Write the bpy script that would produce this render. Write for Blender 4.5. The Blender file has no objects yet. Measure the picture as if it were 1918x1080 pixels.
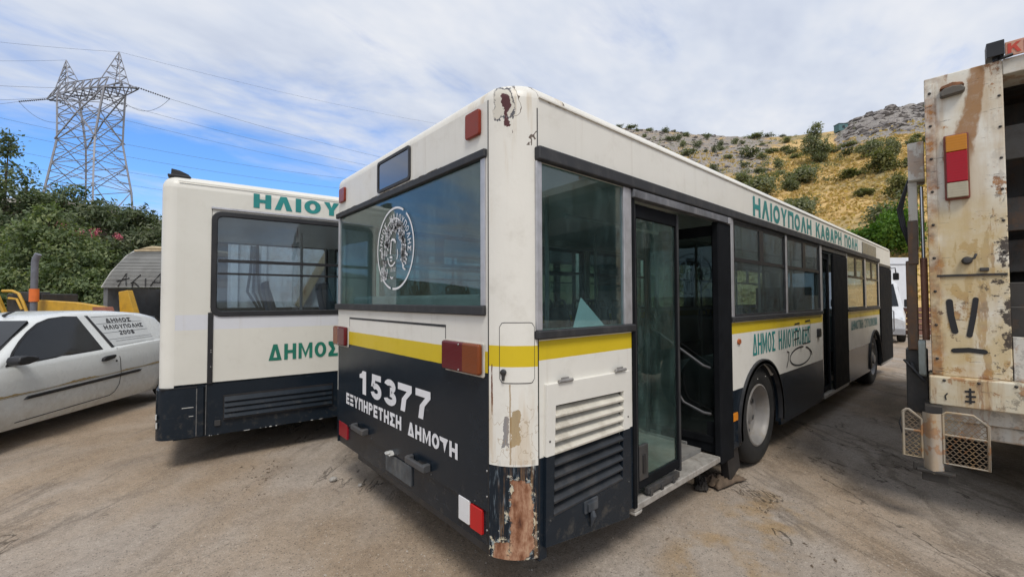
import bpy, bmesh, math, random
import numpy as np
from mathutils import Vector, Matrix, noise as mnoise

random.seed(7)
rng = np.random.default_rng(7)
SC = bpy.context.scene
COL = SC.collection
PI = math.pi
rad = math.radians

# ------------------------------------------------------------------ camera
CAM = Vector((-1.3463, -1.5463, 1.6269))
YAW, PITCH, ROLL = rad(48.87), rad(1.541), rad(-0.185)
cd = bpy.data.cameras.new('camera')
cam = bpy.data.objects.new('camera', cd)
COL.objects.link(cam)
cd.sensor_width = 36.0
cd.lens = 14.873
cd.clip_start = 0.05
cd.clip_end = 4000
_f = Vector((math.cos(YAW) * math.cos(PITCH), math.sin(YAW) * math.cos(PITCH), math.sin(PITCH)))
_r = Vector((math.sin(YAW), -math.cos(YAW), 0))
_u = _r.cross(_f)
_r2 = _r * math.cos(ROLL) + _u * math.sin(ROLL)
_u2 = -_r * math.sin(ROLL) + _u * math.cos(ROLL)
cam.matrix_world = Matrix(((_r2.x, _u2.x, -_f.x, CAM.x), (_r2.y, _u2.y, -_f.y, CAM.y), (_r2.z, _u2.z, -_f.z, CAM.z), (0, 0, 0, 1)))
SC.camera = cam
FH = Vector((math.cos(YAW), math.sin(YAW), 0))
RH = Vector((math.sin(YAW), -math.cos(YAW), 0))


def yard(lat, dep, z=0.0):
    """a point given by metres to the right and metres ahead of the spot where the photographer stands"""
    p = CAM + FH * dep + RH * lat
    return Vector((p.x, p.y, z))


# ------------------------------------------------------------------ render settings
SC.render.engine = 'CYCLES'
SC.cycles.use_denoising = True
SC.cycles.max_bounces = 6
SC.cycles.diffuse_bounces = 3
SC.cycles.glossy_bounces = 3
SC.cycles.transmission_bounces = 4
SC.cycles.use_adaptive_sampling = True
SC.cycles.adaptive_threshold = 0.02
SC.cycles.transparent_max_bounces = 12
SC.cycles.caustics_reflective = False
SC.cycles.caustics_refractive = False
SC.view_settings.view_transform = 'Standard'
SC.view_settings.look = 'None'
SC.view_settings.gamma = 1.0
SC.view_settings.exposure = 0.62

# ------------------------------------------------------------------ node helper
class G:
    def __init__(self, nt):
        self.nt = nt

    def node(self, typ, **kw):
        n = self.nt.nodes.new(typ)
        for k, v in kw.items():
            setattr(n, k, v)
        return n

    def put(self, sock, v):
        if v is None:
            return
        if isinstance(v, bpy.types.NodeSocket):
            self.nt.links.new(v, sock)
        elif isinstance(v, (tuple, list)):
            if sock.type == 'RGBA' and len(v) == 3:
                v = (*v, 1.0)
            sock.default_value = v
        else:
            sock.default_value = v

    def m(self, op, a, b=None, c=None, clamp=False):
        n = self.node('ShaderNodeMath', operation=op, use_clamp=clamp)
        self.put(n.inputs[0], a)
        self.put(n.inputs[1], b)
        self.put(n.inputs[2], c)
        return n.outputs[0]

    def add(self, a, b): return self.m('ADD', a, b)
    def sub(self, a, b): return self.m('SUBTRACT', a, b)
    def mul(self, a, b): return self.m('MULTIPLY', a, b)
    def mx(self, a, b): return self.m('MAXIMUM', a, b)
    def mn(self, a, b): return self.m('MINIMUM', a, b)
    def gt(self, a, b): return self.m('GREATER_THAN', a, b)
    def lt(self, a, b): return self.m('LESS_THAN', a, b)
    def ab(self, a): return self.m('ABSOLUTE', a)
    def inv(self, a): return self.m('SUBTRACT', 1.0, a)

    def ss(self, x, lo, hi, a=0.0, b=1.0):
        n = self.node('ShaderNodeMapRange', interpolation_type='SMOOTHSTEP')
        self.put(n.inputs[0], x)
        self.put(n.inputs[1], lo)
        self.put(n.inputs[2], hi)
        self.put(n.inputs[3], a)
        self.put(n.inputs[4], b)
        return n.outputs[0]

    def mix(self, f, a, b, mode='MIX'):
        n = self.node('ShaderNodeMix', data_type='RGBA', blend_type=mode)
        self.put(n.inputs[0], f)
        self.put(n.inputs[6], a)
        self.put(n.inputs[7], b)
        return n.outputs[2]

    def noise(self, vec, scale=5.0, detail=4.0, rough=0.55, dist=0.0):
        n = self.node('ShaderNodeTexNoise')
        self.put(n.inputs['Vector'], vec)
        n.inputs['Scale'].default_value = scale
        n.inputs['Detail'].default_value = detail
        n.inputs['Roughness'].default_value = rough
        n.inputs['Distortion'].default_value = dist
        return n.outputs['Fac']

    def voro(self, vec, scale=5.0, feature='F1', out='Distance', rnd=1.0):
        n = self.node('ShaderNodeTexVoronoi', feature=feature)
        self.put(n.inputs['Vector'], vec)
        n.inputs['Scale'].default_value = scale
        n.inputs['Randomness'].default_value = rnd
        return n.outputs[out]

    def ramp(self, f, stops, interp='LINEAR'):
        n = self.node('ShaderNodeValToRGB')
        r = n.color_ramp
        r.interpolation = interp
        while len(r.elements) < len(stops):
            r.elements.new(0.5)
        for e, (p, c) in zip(r.elements, stops):
            e.position = p
            e.color = (*c, 1.0) if len(c) == 3 else c
        self.put(n.inputs[0], f)
        return n.outputs[0]

    def xyz(self, vec):
        n = self.node('ShaderNodeSeparateXYZ')
        self.put(n.inputs[0], vec)
        return n.outputs

    def vec(self, x, y, z):
        n = self.node('ShaderNodeCombineXYZ')
        self.put(n.inputs[0], x)
        self.put(n.inputs[1], y)
        self.put(n.inputs[2], z)
        return n.outputs[0]

    def map(self, vec, scale=(1, 1, 1), rot=(0, 0, 0), loc=(0, 0, 0)):
        n = self.node('ShaderNodeMapping')
        self.put(n.inputs[0], vec)
        n.inputs['Location'].default_value = loc
        n.inputs['Rotation'].default_value = rot
        n.inputs['Scale'].default_value = scale
        return n.outputs[0]

    def obj(self):
        return self.node('ShaderNodeTexCoord').outputs['Object']

    def bump(self, h, strength=0.3, dist=0.01):
        n = self.node('ShaderNodeBump')
        n.inputs['Strength'].default_value = strength
        n.inputs['Distance'].default_value = dist
        self.put(n.inputs['Height'], h)
        return n.outputs[0]

    def attr(self, name, out='Fac'):
        n = self.node('ShaderNodeAttribute', attribute_name=name)
        return n.outputs[out]


MATS = {}


def mat(name, build):
    if name in MATS:
        return MATS[name]
    m = bpy.data.materials.new(name)
    m.use_nodes = True
    nt = m.node_tree
    b = nt.nodes['Principled BSDF']
    g = G(nt)
    build(g, b)
    MATS[name] = m
    return m


def simple(name, col, rough=0.5, metal=0.0, var=0.12, scale=6.0, dirt=0.0, dirtcol=(0.12, 0.09, 0.06), bump=0.0, bscale=60.0, spec=None, coat=0.0):
    def build(g, b):
        o = g.obj()
        n = g.noise(o, scale, 5, 0.6)
        lo = tuple(c * (1 - var) for c in col)
        hi = tuple(min(1, c * (1 + var)) for c in col)
        c = g.ramp(n, [(0.3, lo), (0.7, hi)])
        if dirt > 0:
            d = g.noise(g.map(o, (1.7, 1.7, 0.6), loc=(3, 1, 7)), scale * 0.8, 6, 0.68)
            c = g.mix(g.ss(d, 0.45, 0.75, 0.0, dirt), c, dirtcol)
        g.put(b.inputs['Base Color'], c)
        g.put(b.inputs['Roughness'], g.ss(n, 0.2, 0.8, max(0.02, rough - 0.1), min(1, rough + 0.1)))
        b.inputs['Metallic'].default_value = metal
        if spec is not None:
            b.inputs['Specular IOR Level'].default_value = spec
        if coat:
            b.inputs['Coat Weight'].default_value = coat
            b.inputs['Coat Roughness'].default_value = 0.12
        if bump > 0:
            g.put(b.inputs['Normal'], g.bump(g.noise(o, bscale, 4, 0.6), bump, 0.005))
    return mat(name, build)


# ------------------------------------------------------------------ sky and sun
SUN_EL, SUN_AZ = rad(56), rad(238)          # azimuth of the sun measured from +X towards +Y
w = bpy.data.worlds.new('World')
SC.world = w
w.use_nodes = True
g = G(w.node_tree)
bg = w.node_tree.nodes['Background']
sky = g.node('ShaderNodeTexSky', sky_type='NISHITA')
sky.sun_disc = False
sky.sun_elevation = SUN_EL
sky.sun_rotation = PI / 2 - SUN_AZ
sky.air_density = 1.0
sky.dust_density = 1.0
sky.ozone_density = 1.4
dirv = g.node('ShaderNodeTexCoord').outputs['Generated']
dx, dy, dz = g.xyz(dirv)
den = g.add(g.mx(dz, 0.0), 0.16)
pl = g.vec(g.m('DIVIDE', dx, den), g.m('DIVIDE', dy, den), 0.0)
big = g.noise(g.map(pl, (0.55, 0.55, 1), rot=(0, 0, rad(20)), loc=(4.2, 1.3, 0)), 1.0, 2, 0.5)
wisp = g.noise(g.map(pl, (1.0, 1.9, 1), rot=(0, 0, rad(-38)), loc=(1.7, 0.6, 0)), 1.45, 6, 0.60, 0.35)
lat = g.add(g.mul(dx, RH.x), g.mul(dy, RH.y))
dep = g.add(g.mul(dx, FH.x), g.mul(dy, FH.y))
# a broad opening in the cloud towards the low sky on the left of the yard
open_ = g.mul(g.ss(lat, -0.02, -0.50), g.ss(dz, 0.46, 0.20))
open_ = g.mul(g.mul(open_, g.ss(dep, 0.1, 0.4)), g.ss(dz, 0.08, 0.24, 0.45, 1.0))
cov = g.add(g.mul(big, 0.45), g.add(g.mul(wisp, 0.95), -0.02))
cov = g.sub(cov, g.mul(open_, 0.44))
cov = g.ss(cov, 0.20, 0.66, 0.0, 1.0)
shade = g.noise(g.map(pl, (1.0, 1.5, 1), rot=(0, 0, rad(-30)), loc=(9, 3, 0)), 1.9, 4, 0.60)
cloud = g.ramp(shade, [(0.30, (3.7, 4.1, 5.0)), (0.48, (4.45, 4.8, 5.5)), (0.66, (5.25, 5.42, 5.8))])
skyc = g.mix(1.0, sky.outputs[0], (0.66, 1.02, 1.45), 'MULTIPLY')
g.put(bg.inputs['Color'], g.mix(cov, skyc, cloud))
bg.inputs['Strength'].default_value = 0.1

sd = bpy.data.lights.new('sun', 'SUN')
sd.energy = 1.5
sd.angle = rad(18)
sd.color = (1.0, 0.95, 0.87)
sun = bpy.data.objects.new('sun', sd)
COL.objects.link(sun)
_sv = Vector((math.cos(SUN_AZ) * math.cos(SUN_EL), math.sin(SUN_AZ) * math.cos(SUN_EL), math.sin(SUN_EL)))
sun.rotation_euler = _sv.to_track_quat('Z', 'Y').to_euler()
sun.location = _sv * 60


# ------------------------------------------------------------------ mesh helper
class MB:
    def __init__(self):
        self.v = []
        self.f = []

    def add(self, vs, fs):
        b = len(self.v)
        self.v += [tuple(p) for p in vs]
        self.f += [tuple(i + b for i in f) for f in fs]
        return self

    def box(self, x0, x1, y0, y1, z0, z1):
        x0, x1 = min(x0, x1), max(x0, x1)
        y0, y1 = min(y0, y1), max(y0, y1)
        z0, z1 = min(z0, z1), max(z0, z1)
        return self.add([(x0, y0, z0), (x1, y0, z0), (x1, y1, z0), (x0, y1, z0), (x0, y0, z1), (x1, y0, z1), (x1, y1, z1), (x0, y1, z1)],
                        [(0, 3, 2, 1), (4, 5, 6, 7), (0, 1, 5, 4), (1, 2, 6, 5), (2, 3, 7, 6), (3, 0, 4, 7)])

    def prism(self, pts, a0, a1, axis='y'):
        """extrude a 2-D outline along an axis: pts are (x,z) for y, (y,z) for x, (x,y) for z"""
        def P(p, a):
            return (p[0], a, p[1]) if axis == 'y' else (a, p[0], p[1]) if axis == 'x' else (p[0], p[1], a)
        n = len(pts)
        vs = [P(p, a0) for p in pts] + [P(p, a1) for p in pts]
        fs = [tuple(range(n)), tuple(range(2 * n - 1, n - 1, -1))]
        fs += [(i, (i + 1) % n, n + (i + 1) % n, n + i) for i in range(n)]
        return self.add(vs, fs)

    def ring(self, outer, inner, a0, a1, axis='y'):
        """frame between two outlines with the same number of points, extruded"""
        def P(p, a):
            return (p[0], a, p[1]) if axis == 'y' else (a, p[0], p[1]) if axis == 'x' else (p[0], p[1], a)
        n = len(outer)
        vs = [P(p, a0) for p in outer] + [P(p, a0) for p in inner] + [P(p, a1) for p in outer] + [P(p, a1) for p in inner]
        fs = []
        for i in range(n):
            j = (i + 1) % n
            fs += [(i, j, n + j, n + i), (2 * n + i, 3 * n + i, 3 * n + j, 2 * n + j), (i, 2 * n + i, 2 * n + j, j), (n + i, n + j, 3 * n + j, 3 * n + i)]
        return self.add(vs, fs)

    def tube(self, path, r, seg=8, cap=True):
        path = [Vector(p) for p in path]
        n = len(path)
        rr = r if isinstance(r, (list, tuple)) else [r] * n
        rings = []
        up = None
        for i, p in enumerate(path):
            t = (path[min(i + 1, n - 1)] - path[max(i - 1, 0)]).normalized()
            if up is None:
                up = t.orthogonal().normalized()
            up = (up - t * up.dot(t))
            up = up.normalized() if up.length > 1e-6 else t.orthogonal().normalized()
            s = t.cross(up)
            rings.append([p + (up * math.cos(2 * PI * k / seg) + s * math.sin(2 * PI * k / seg)) * rr[i] for k in range(seg)])
        vs = [q for R in rings for q in R]
        fs = [(i * seg + k, i * seg + (k + 1) % seg, (i + 1) * seg + (k + 1) % seg, (i + 1) * seg + k) for i in range(n - 1) for k in range(seg)]
        if cap:
            fs += [tuple(range(seg - 1, -1, -1)), tuple((n - 1) * seg + k for k in range(seg))]
        return self.add(vs, fs)

    def bar(self, a, b, t=0.02, t2=None):
        """square bar between two points"""
        a, b = Vector(a), Vector(b)
        d = (b - a).normalized()
        u = d.cross(Vector((0, 0, 1)))
        u = u.normalized() if u.length > 1e-4 else Vector((1, 0, 0))
        v = d.cross(u)
        t2 = t2 or t
        c = [u * sx * t / 2 + v * sy * t2 / 2 for sx, sy in ((-1, -1), (1, -1), (1, 1), (-1, 1))]
        return self.add([a + q for q in c] + [b + q for q in c], [(3, 2, 1, 0), (4, 5, 6, 7), (0, 1, 5, 4), (1, 2, 6, 5), (2, 3, 7, 6), (3, 0, 4, 7)])

    def revolve(self, prof, centre, axis='y', seg=40):
        """prof: list of (radius, along-axis)"""
        cx, cy, cz = centre
        vs, n = [], len(prof)
        for k in range(seg):
            a = 2 * PI * k / seg
            for r, h in prof:
                if axis == 'y':
                    vs.append((cx + r * math.cos(a), cy + h, cz + r * math.sin(a)))
                elif axis == 'x':
                    vs.append((cx + h, cy + r * math.cos(a), cz + r * math.sin(a)))
                else:
                    vs.append((cx + r * math.cos(a), cy + r * math.sin(a), cz + h))
        fs = [(k * n + i, k * n + i + 1, ((k + 1) % seg) * n + i + 1, ((k + 1) % seg) * n + i) for k in range(seg) for i in range(n - 1)]
        return self.add(vs, fs)

    def slab(self, xs, zs, holes, a0, a1, axis='y'):
        """wall of a grid with rectangular holes (u0,u1,v0,v1), closed all round"""
        xs, zs = sorted(set(round(x, 5) for x in xs)), sorted(set(round(z, 5) for z in zs))

        def solid(i, j):
            if i < 0 or j < 0 or i >= len(xs) - 1 or j >= len(zs) - 1:
                return False
            cx, cz = (xs[i] + xs[i + 1]) / 2, (zs[j] + zs[j + 1]) / 2
            return not any(h[0] < cx < h[1] and h[2] < cz < h[3] for h in holes)
        idx = {}

        def V(i, j, s):
            k = (i, j, s)
            if k not in idx:
                a = (a0, a1)[s]
                p = (xs[i], a, zs[j]) if axis == 'y' else (a, xs[i], zs[j])
                idx[k] = len(self.v)
                self.v.append(p)
            return idx[k]
        for i in range(len(xs) - 1):
            for j in range(len(zs) - 1):
                if not solid(i, j):
                    continue
                self.f.append((V(i, j, 0), V(i + 1, j, 0), V(i + 1, j + 1, 0), V(i, j + 1, 0)))
                self.f.append((V(i, j, 1), V(i, j + 1, 1), V(i + 1, j + 1, 1), V(i + 1, j, 1)))
                if not solid(i - 1, j):
                    self.f.append((V(i, j, 0), V(i, j + 1, 0), V(i, j + 1, 1), V(i, j, 1)))
                if not solid(i + 1, j):
                    self.f.append((V(i + 1, j, 0), V(i + 1, j, 1), V(i + 1, j + 1, 1), V(i + 1, j + 1, 0)))
                if not solid(i, j - 1):
                    self.f.append((V(i, j, 0), V(i, j, 1), V(i + 1, j, 1), V(i + 1, j, 0)))
                if not solid(i, j + 1):
                    self.f.append((V(i, j + 1, 0), V(i + 1, j + 1, 0), V(i + 1, j + 1, 1), V(i, j + 1, 1)))
        return self

    def mesh(self, name, m=None, smooth=None, recalc=True):
        me = bpy.data.meshes.new(name)
        me.from_pydata(self.v, [], self.f)
        if recalc:
            bm = bmesh.new()
            bm.from_mesh(me)
            bmesh.ops.recalc_face_normals(bm, faces=bm.faces)
            bm.to_mesh(me)
            bm.free()
        me.update()
        if smooth is not None:
            me.polygons.foreach_set('use_smooth', [True] * len(me.polygons))
            me.set_sharp_from_angle(angle=rad(smooth))
        if m:
            me.materials.append(m)
        return me

    def build(self, name, m, parent=None, smooth=None, bevel=0.0, seg=2, recalc=True):
        o = bpy.data.objects.new(name, self.mesh(name, m, smooth, recalc))
        COL.objects.link(o)
        o.parent = parent
        if bevel > 0:
            b = o.modifiers.new('bevel', 'BEVEL')
            b.width = bevel
            b.segments = seg
            b.limit_method = 'ANGLE'
            b.angle_limit = rad(40)
            o.data.polygons.foreach_set('use_smooth', [True] * len(o.data.polygons))
            o.data.set_sharp_from_angle(angle=rad(40))
            b.harden_normals = True
        return o


def tag(o, label=None, cat=None, group=None, kind=None):
    if label:
        o['label'] = label
    if cat:
        o['category'] = cat
    if group:
        o['group'] = group
    if kind:
        o['kind'] = kind
    return o


def thing(name, label, cat, loc=(0, 0, 0), rz=0.0, group=None):
    o = bpy.data.objects.new(name, None)
    o.empty_display_size = 0.2
    COL.objects.link(o)
    o.location = loc
    o.rotation_euler = (0, 0, rz)
    return tag(o, label, cat, group)


def rrect(x0, x1, z0, z1, r, n=6):
    pts = []
    for cx, cz, a in ((x1 - r, z0 + r, -90), (x1 - r, z1 - r, 0), (x0 + r, z1 - r, 90), (x0 + r, z0 + r, 180)):
        for k in range(n + 1):
            t = rad(a + 90 * k / n)
            pts.append((cx + r * math.cos(t), cz + r * math.sin(t)))
    return pts


def _bar(u0, u1, v0, v1):
    return [(u0, v0), (u1, v0), (u1, v1), (u0, v1)]


def _ring(cu, cv, ru, rv, s, t, a0=0, a1=360, n=28):
    P = []
    for k in range(n):
        a, b_ = rad(a0 + (a1 - a0) * k / n), rad(a0 + (a1 - a0) * (k + 1) / n)
        P.append([(cu + ru * math.cos(a), cv + rv * math.sin(a)), (cu + ru * math.cos(b_), cv + rv * math.sin(b_)), (cu + (ru - s) * math.cos(b_), cv + (rv - t) * math.sin(b_)), (cu + (ru - s) * math.cos(a), cv + (rv - t) * math.sin(a))])
    return P


def glyph(ch, s, t):
    """bold upright letter as flat polygons in a unit box: (relative width, [polygons])"""
    L_, R_, T_, B_ = _bar(0, s, 0, 1), _bar(1 - s, 1, 0, 1), _bar(0, 1, 1 - t, 1), _bar(0, 1, 0, t)
    ap = 1 - 1.7 * t
    LAM = [(0, 0), (.5 - s * .55, 1), (.5 + s * .55, 1), (1, 0), (1 - s * 1.05, 0), (.5, ap), (s * 1.05, 0)]
    D = {'Η': (1, [L_, R_, _bar(s, 1 - s, .5 - t / 2, .5 + t / 2)]), 'Ι': (s, [_bar(0, 1, 0, 1)]), 'Λ': (1.06, [LAM]),
         'Α': (1.06, [LAM, _bar(.25, .75, .20, .20 + t * .85)]), 'Δ': (1.06, [LAM, _bar(.06, .94, 0, t * .9)]),
         'Ο': (1.05, _ring(.5, .5, .5, .5, s, t)), 'Θ': (1.05, _ring(.5, .5, .5, .5, s, t) + [_bar(s * 1.15, 1 - s * 1.15, .5 - t / 2, .5 + t / 2)]),
         'Υ': (1.02, [[(.5 - s / 2, 0), (.5 + s / 2, 0), (.5 + s / 2, .42), (1, 1), (1 - s * 1.1, 1), (.5, .60), (s * 1.1, 1), (0, 1), (.5 - s / 2, .42)]]),
         'Π': (1, [L_, R_, _bar(s, 1 - s, 1 - t, 1)]), 'Τ': (.95, [T_, _bar(.5 - s / 2, .5 + s / 2, 0, 1 - t)]), 'Γ': (.85, [L_, _bar(s, 1, 1 - t, 1)]),
         'Ε': (.88, [L_, _bar(s, 1, 1 - t, 1), _bar(s, .92, .5 - t / 2, .5 + t / 2), _bar(s, 1, 0, t)]), 'Ξ': (.9, [T_, B_, _bar(.08, .92, .5 - t / 2, .5 + t / 2)]),
         'Κ': (1, [L_, [(s, .36), (s, .66), (.66, 1), (1, 1)], [(.38, .60), (.58, .80), (1, 0), (.70, 0)]]),
         'Ρ': (.92, [L_, _bar(s, .55, 1 - t, 1), _bar(s, .55, .40, .40 + t)] + _ring(.55, .70, .45, .30, s, t, -90, 90, 14)),
         'Μ': (1.2, [_bar(0, s * .9, 0, 1), _bar(1 - s * .9, 1, 0, 1), [(s * .9, 1), (s * .9, .70), (.5, .04), (1 - s * .9, .70), (1 - s * .9, 1), (.5, .38)]]),
         'Ν': (1.02, [L_, R_, [(s, 1), (s, .66), (1 - s, 0), (1 - s, .34)]]),
         'Σ': (.92, [_bar(0, 1, 1 - t, 1), _bar(0, 1, 0, t), [(.0, 1 - t), (s * 1.5, 1 - t), (.68, .5), (.34, .5)], [(.0, t), (.34, .5), (.68, .5), (s * 1.5, t)]]),
         'Ω': (1.1, _ring(.5, .56, .5, .44, s, t, -55, 235) + [_bar(0, .40, 0, t), _bar(.60, 1, 0, t)]),
         '1': (.62, [[(0, .66), (0, .82), (.30, .88), (.48, 1), (1, 1), (1, 0), (.48, 0), (.48, .68)]]),
         '7': (.95, [[(0, 1), (1, 1), (1, 1 - t), (.62, .45), (.52, 0), (.20, 0), (.30, .45), (.66, 1 - t * 1.05), (0, 1 - t * 1.05)]]),
         '5': (.95, [_bar(.12, .95, 1 - t, 1), [(.12, 1 - t), (.12 + s, 1 - t), (.06 + s, .52), (.04, .48)]] + _ring(.5, .33, .5, .33, s, t, -165, 140)),
         '3': (.95, _ring(.48, .73, .46, .27, s, t, 165, -85, 20) + _ring(.49, .29, .51, .29, s, t, 88, -165, 22)),
         '0': (.95, _ring(.5, .5, .5, .5, s, t)), '8': (.95, _ring(.5, .745, .45, .255, s, t) + _ring(.5, .28, .5, .28, s, t)),
         '2': (.92, _ring(.5, .70, .48, .30, s, t, 170, -25, 20) + [[(.62, .62), (.94, .58), (.36, t * .9), (0, t * .9)], _bar(0, 1, 0, t)])}
    return D[ch]


def lettering(body, m, parent, org, ux, uz, w, h, bold=0.26, name='lettering', gap=0.20, space=0.85, warp=None, step=0.0):
    """flat sign-writer's capitals: lower left corner org, running along ux, upright along uz, fitted to w x h"""
    org, ux, uz = Vector(org), Vector(ux), Vector(uz)
    nrm = ux.cross(uz)
    items, x = [], 0.0
    for ch in body:
        if ch == ' ':
            x += space
            continue
        gw = bold if ch == 'Ι' else glyph(ch, bold, 0.2)[0]
        items.append((ch, x, gw))
        x += gw + gap
    tot = x - gap
    mb = MB()
    k = 0
    for ch, x0, gw in items:
        wd = w * gw / tot
        s = bold / gw if ch != 'Ι' else 1.0
        _, polys = glyph(ch, min(s, 0.45), min(0.24, bold * (w / tot) / h * 0.95))
        for i, pg in enumerate(polys):
            off = nrm * (0.0002 * (i % 3))
            mb.add([org + ux * (w * x0 / tot + p[0] * wd) + uz * (p[1] * h) + off for p in pg], [tuple(range(len(pg)))])
    if warp is not None:
        mb.v = [tuple(q) for q in warp(np.array(mb.v))]
    return mb.build(name, m, parent, recalc=False)


def stroke(mb, pts, wdt, org, ux, uz, nrm, off=0.004):
    """a painted or printed line: flat ribbon through 2-D points (in metres)"""
    org, ux, uz, nrm = Vector(org), Vector(ux), Vector(uz), Vector(nrm)
    n = len(pts)
    L, R = [], []
    for i in range(n):
        a, b = pts[max(i - 1, 0)], pts[min(i + 1, n - 1)]
        dx_, dz_ = b[0] - a[0], b[1] - a[1]
        l = math.hypot(dx_, dz_) or 1
        nx, nz = -dz_ / l * wdt / 2, dx_ / l * wdt / 2
        for S, s in ((L, 1), (R, -1)):
            S.append(org + ux * (pts[i][0] + s * nx) + uz * (pts[i][1] + s * nz) + nrm * off)
    mb.add(L + R, [(i, i + 1, n + i + 1, n + i) for i in range(n - 1)])


def arc(cx, cz, rx, rz, a0, a1, n=16):
    return [(cx + rx * math.cos(rad(a0 + (a1 - a0) * k / n)), cz + rz * math.sin(rad(a0 + (a1 - a0) * k / n))) for k in range(n + 1)]

# ------------------------------------------------------------------ materials
CREAM = (0.755, 0.735, 0.675)
WHITE = (0.74, 0.74, 0.73)
NAVY = (0.009, 0.015, 0.023)
YELLOW = (0.62, 0.46, 0.02)
TEAL = (0.012, 0.22, 0.21)


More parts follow.
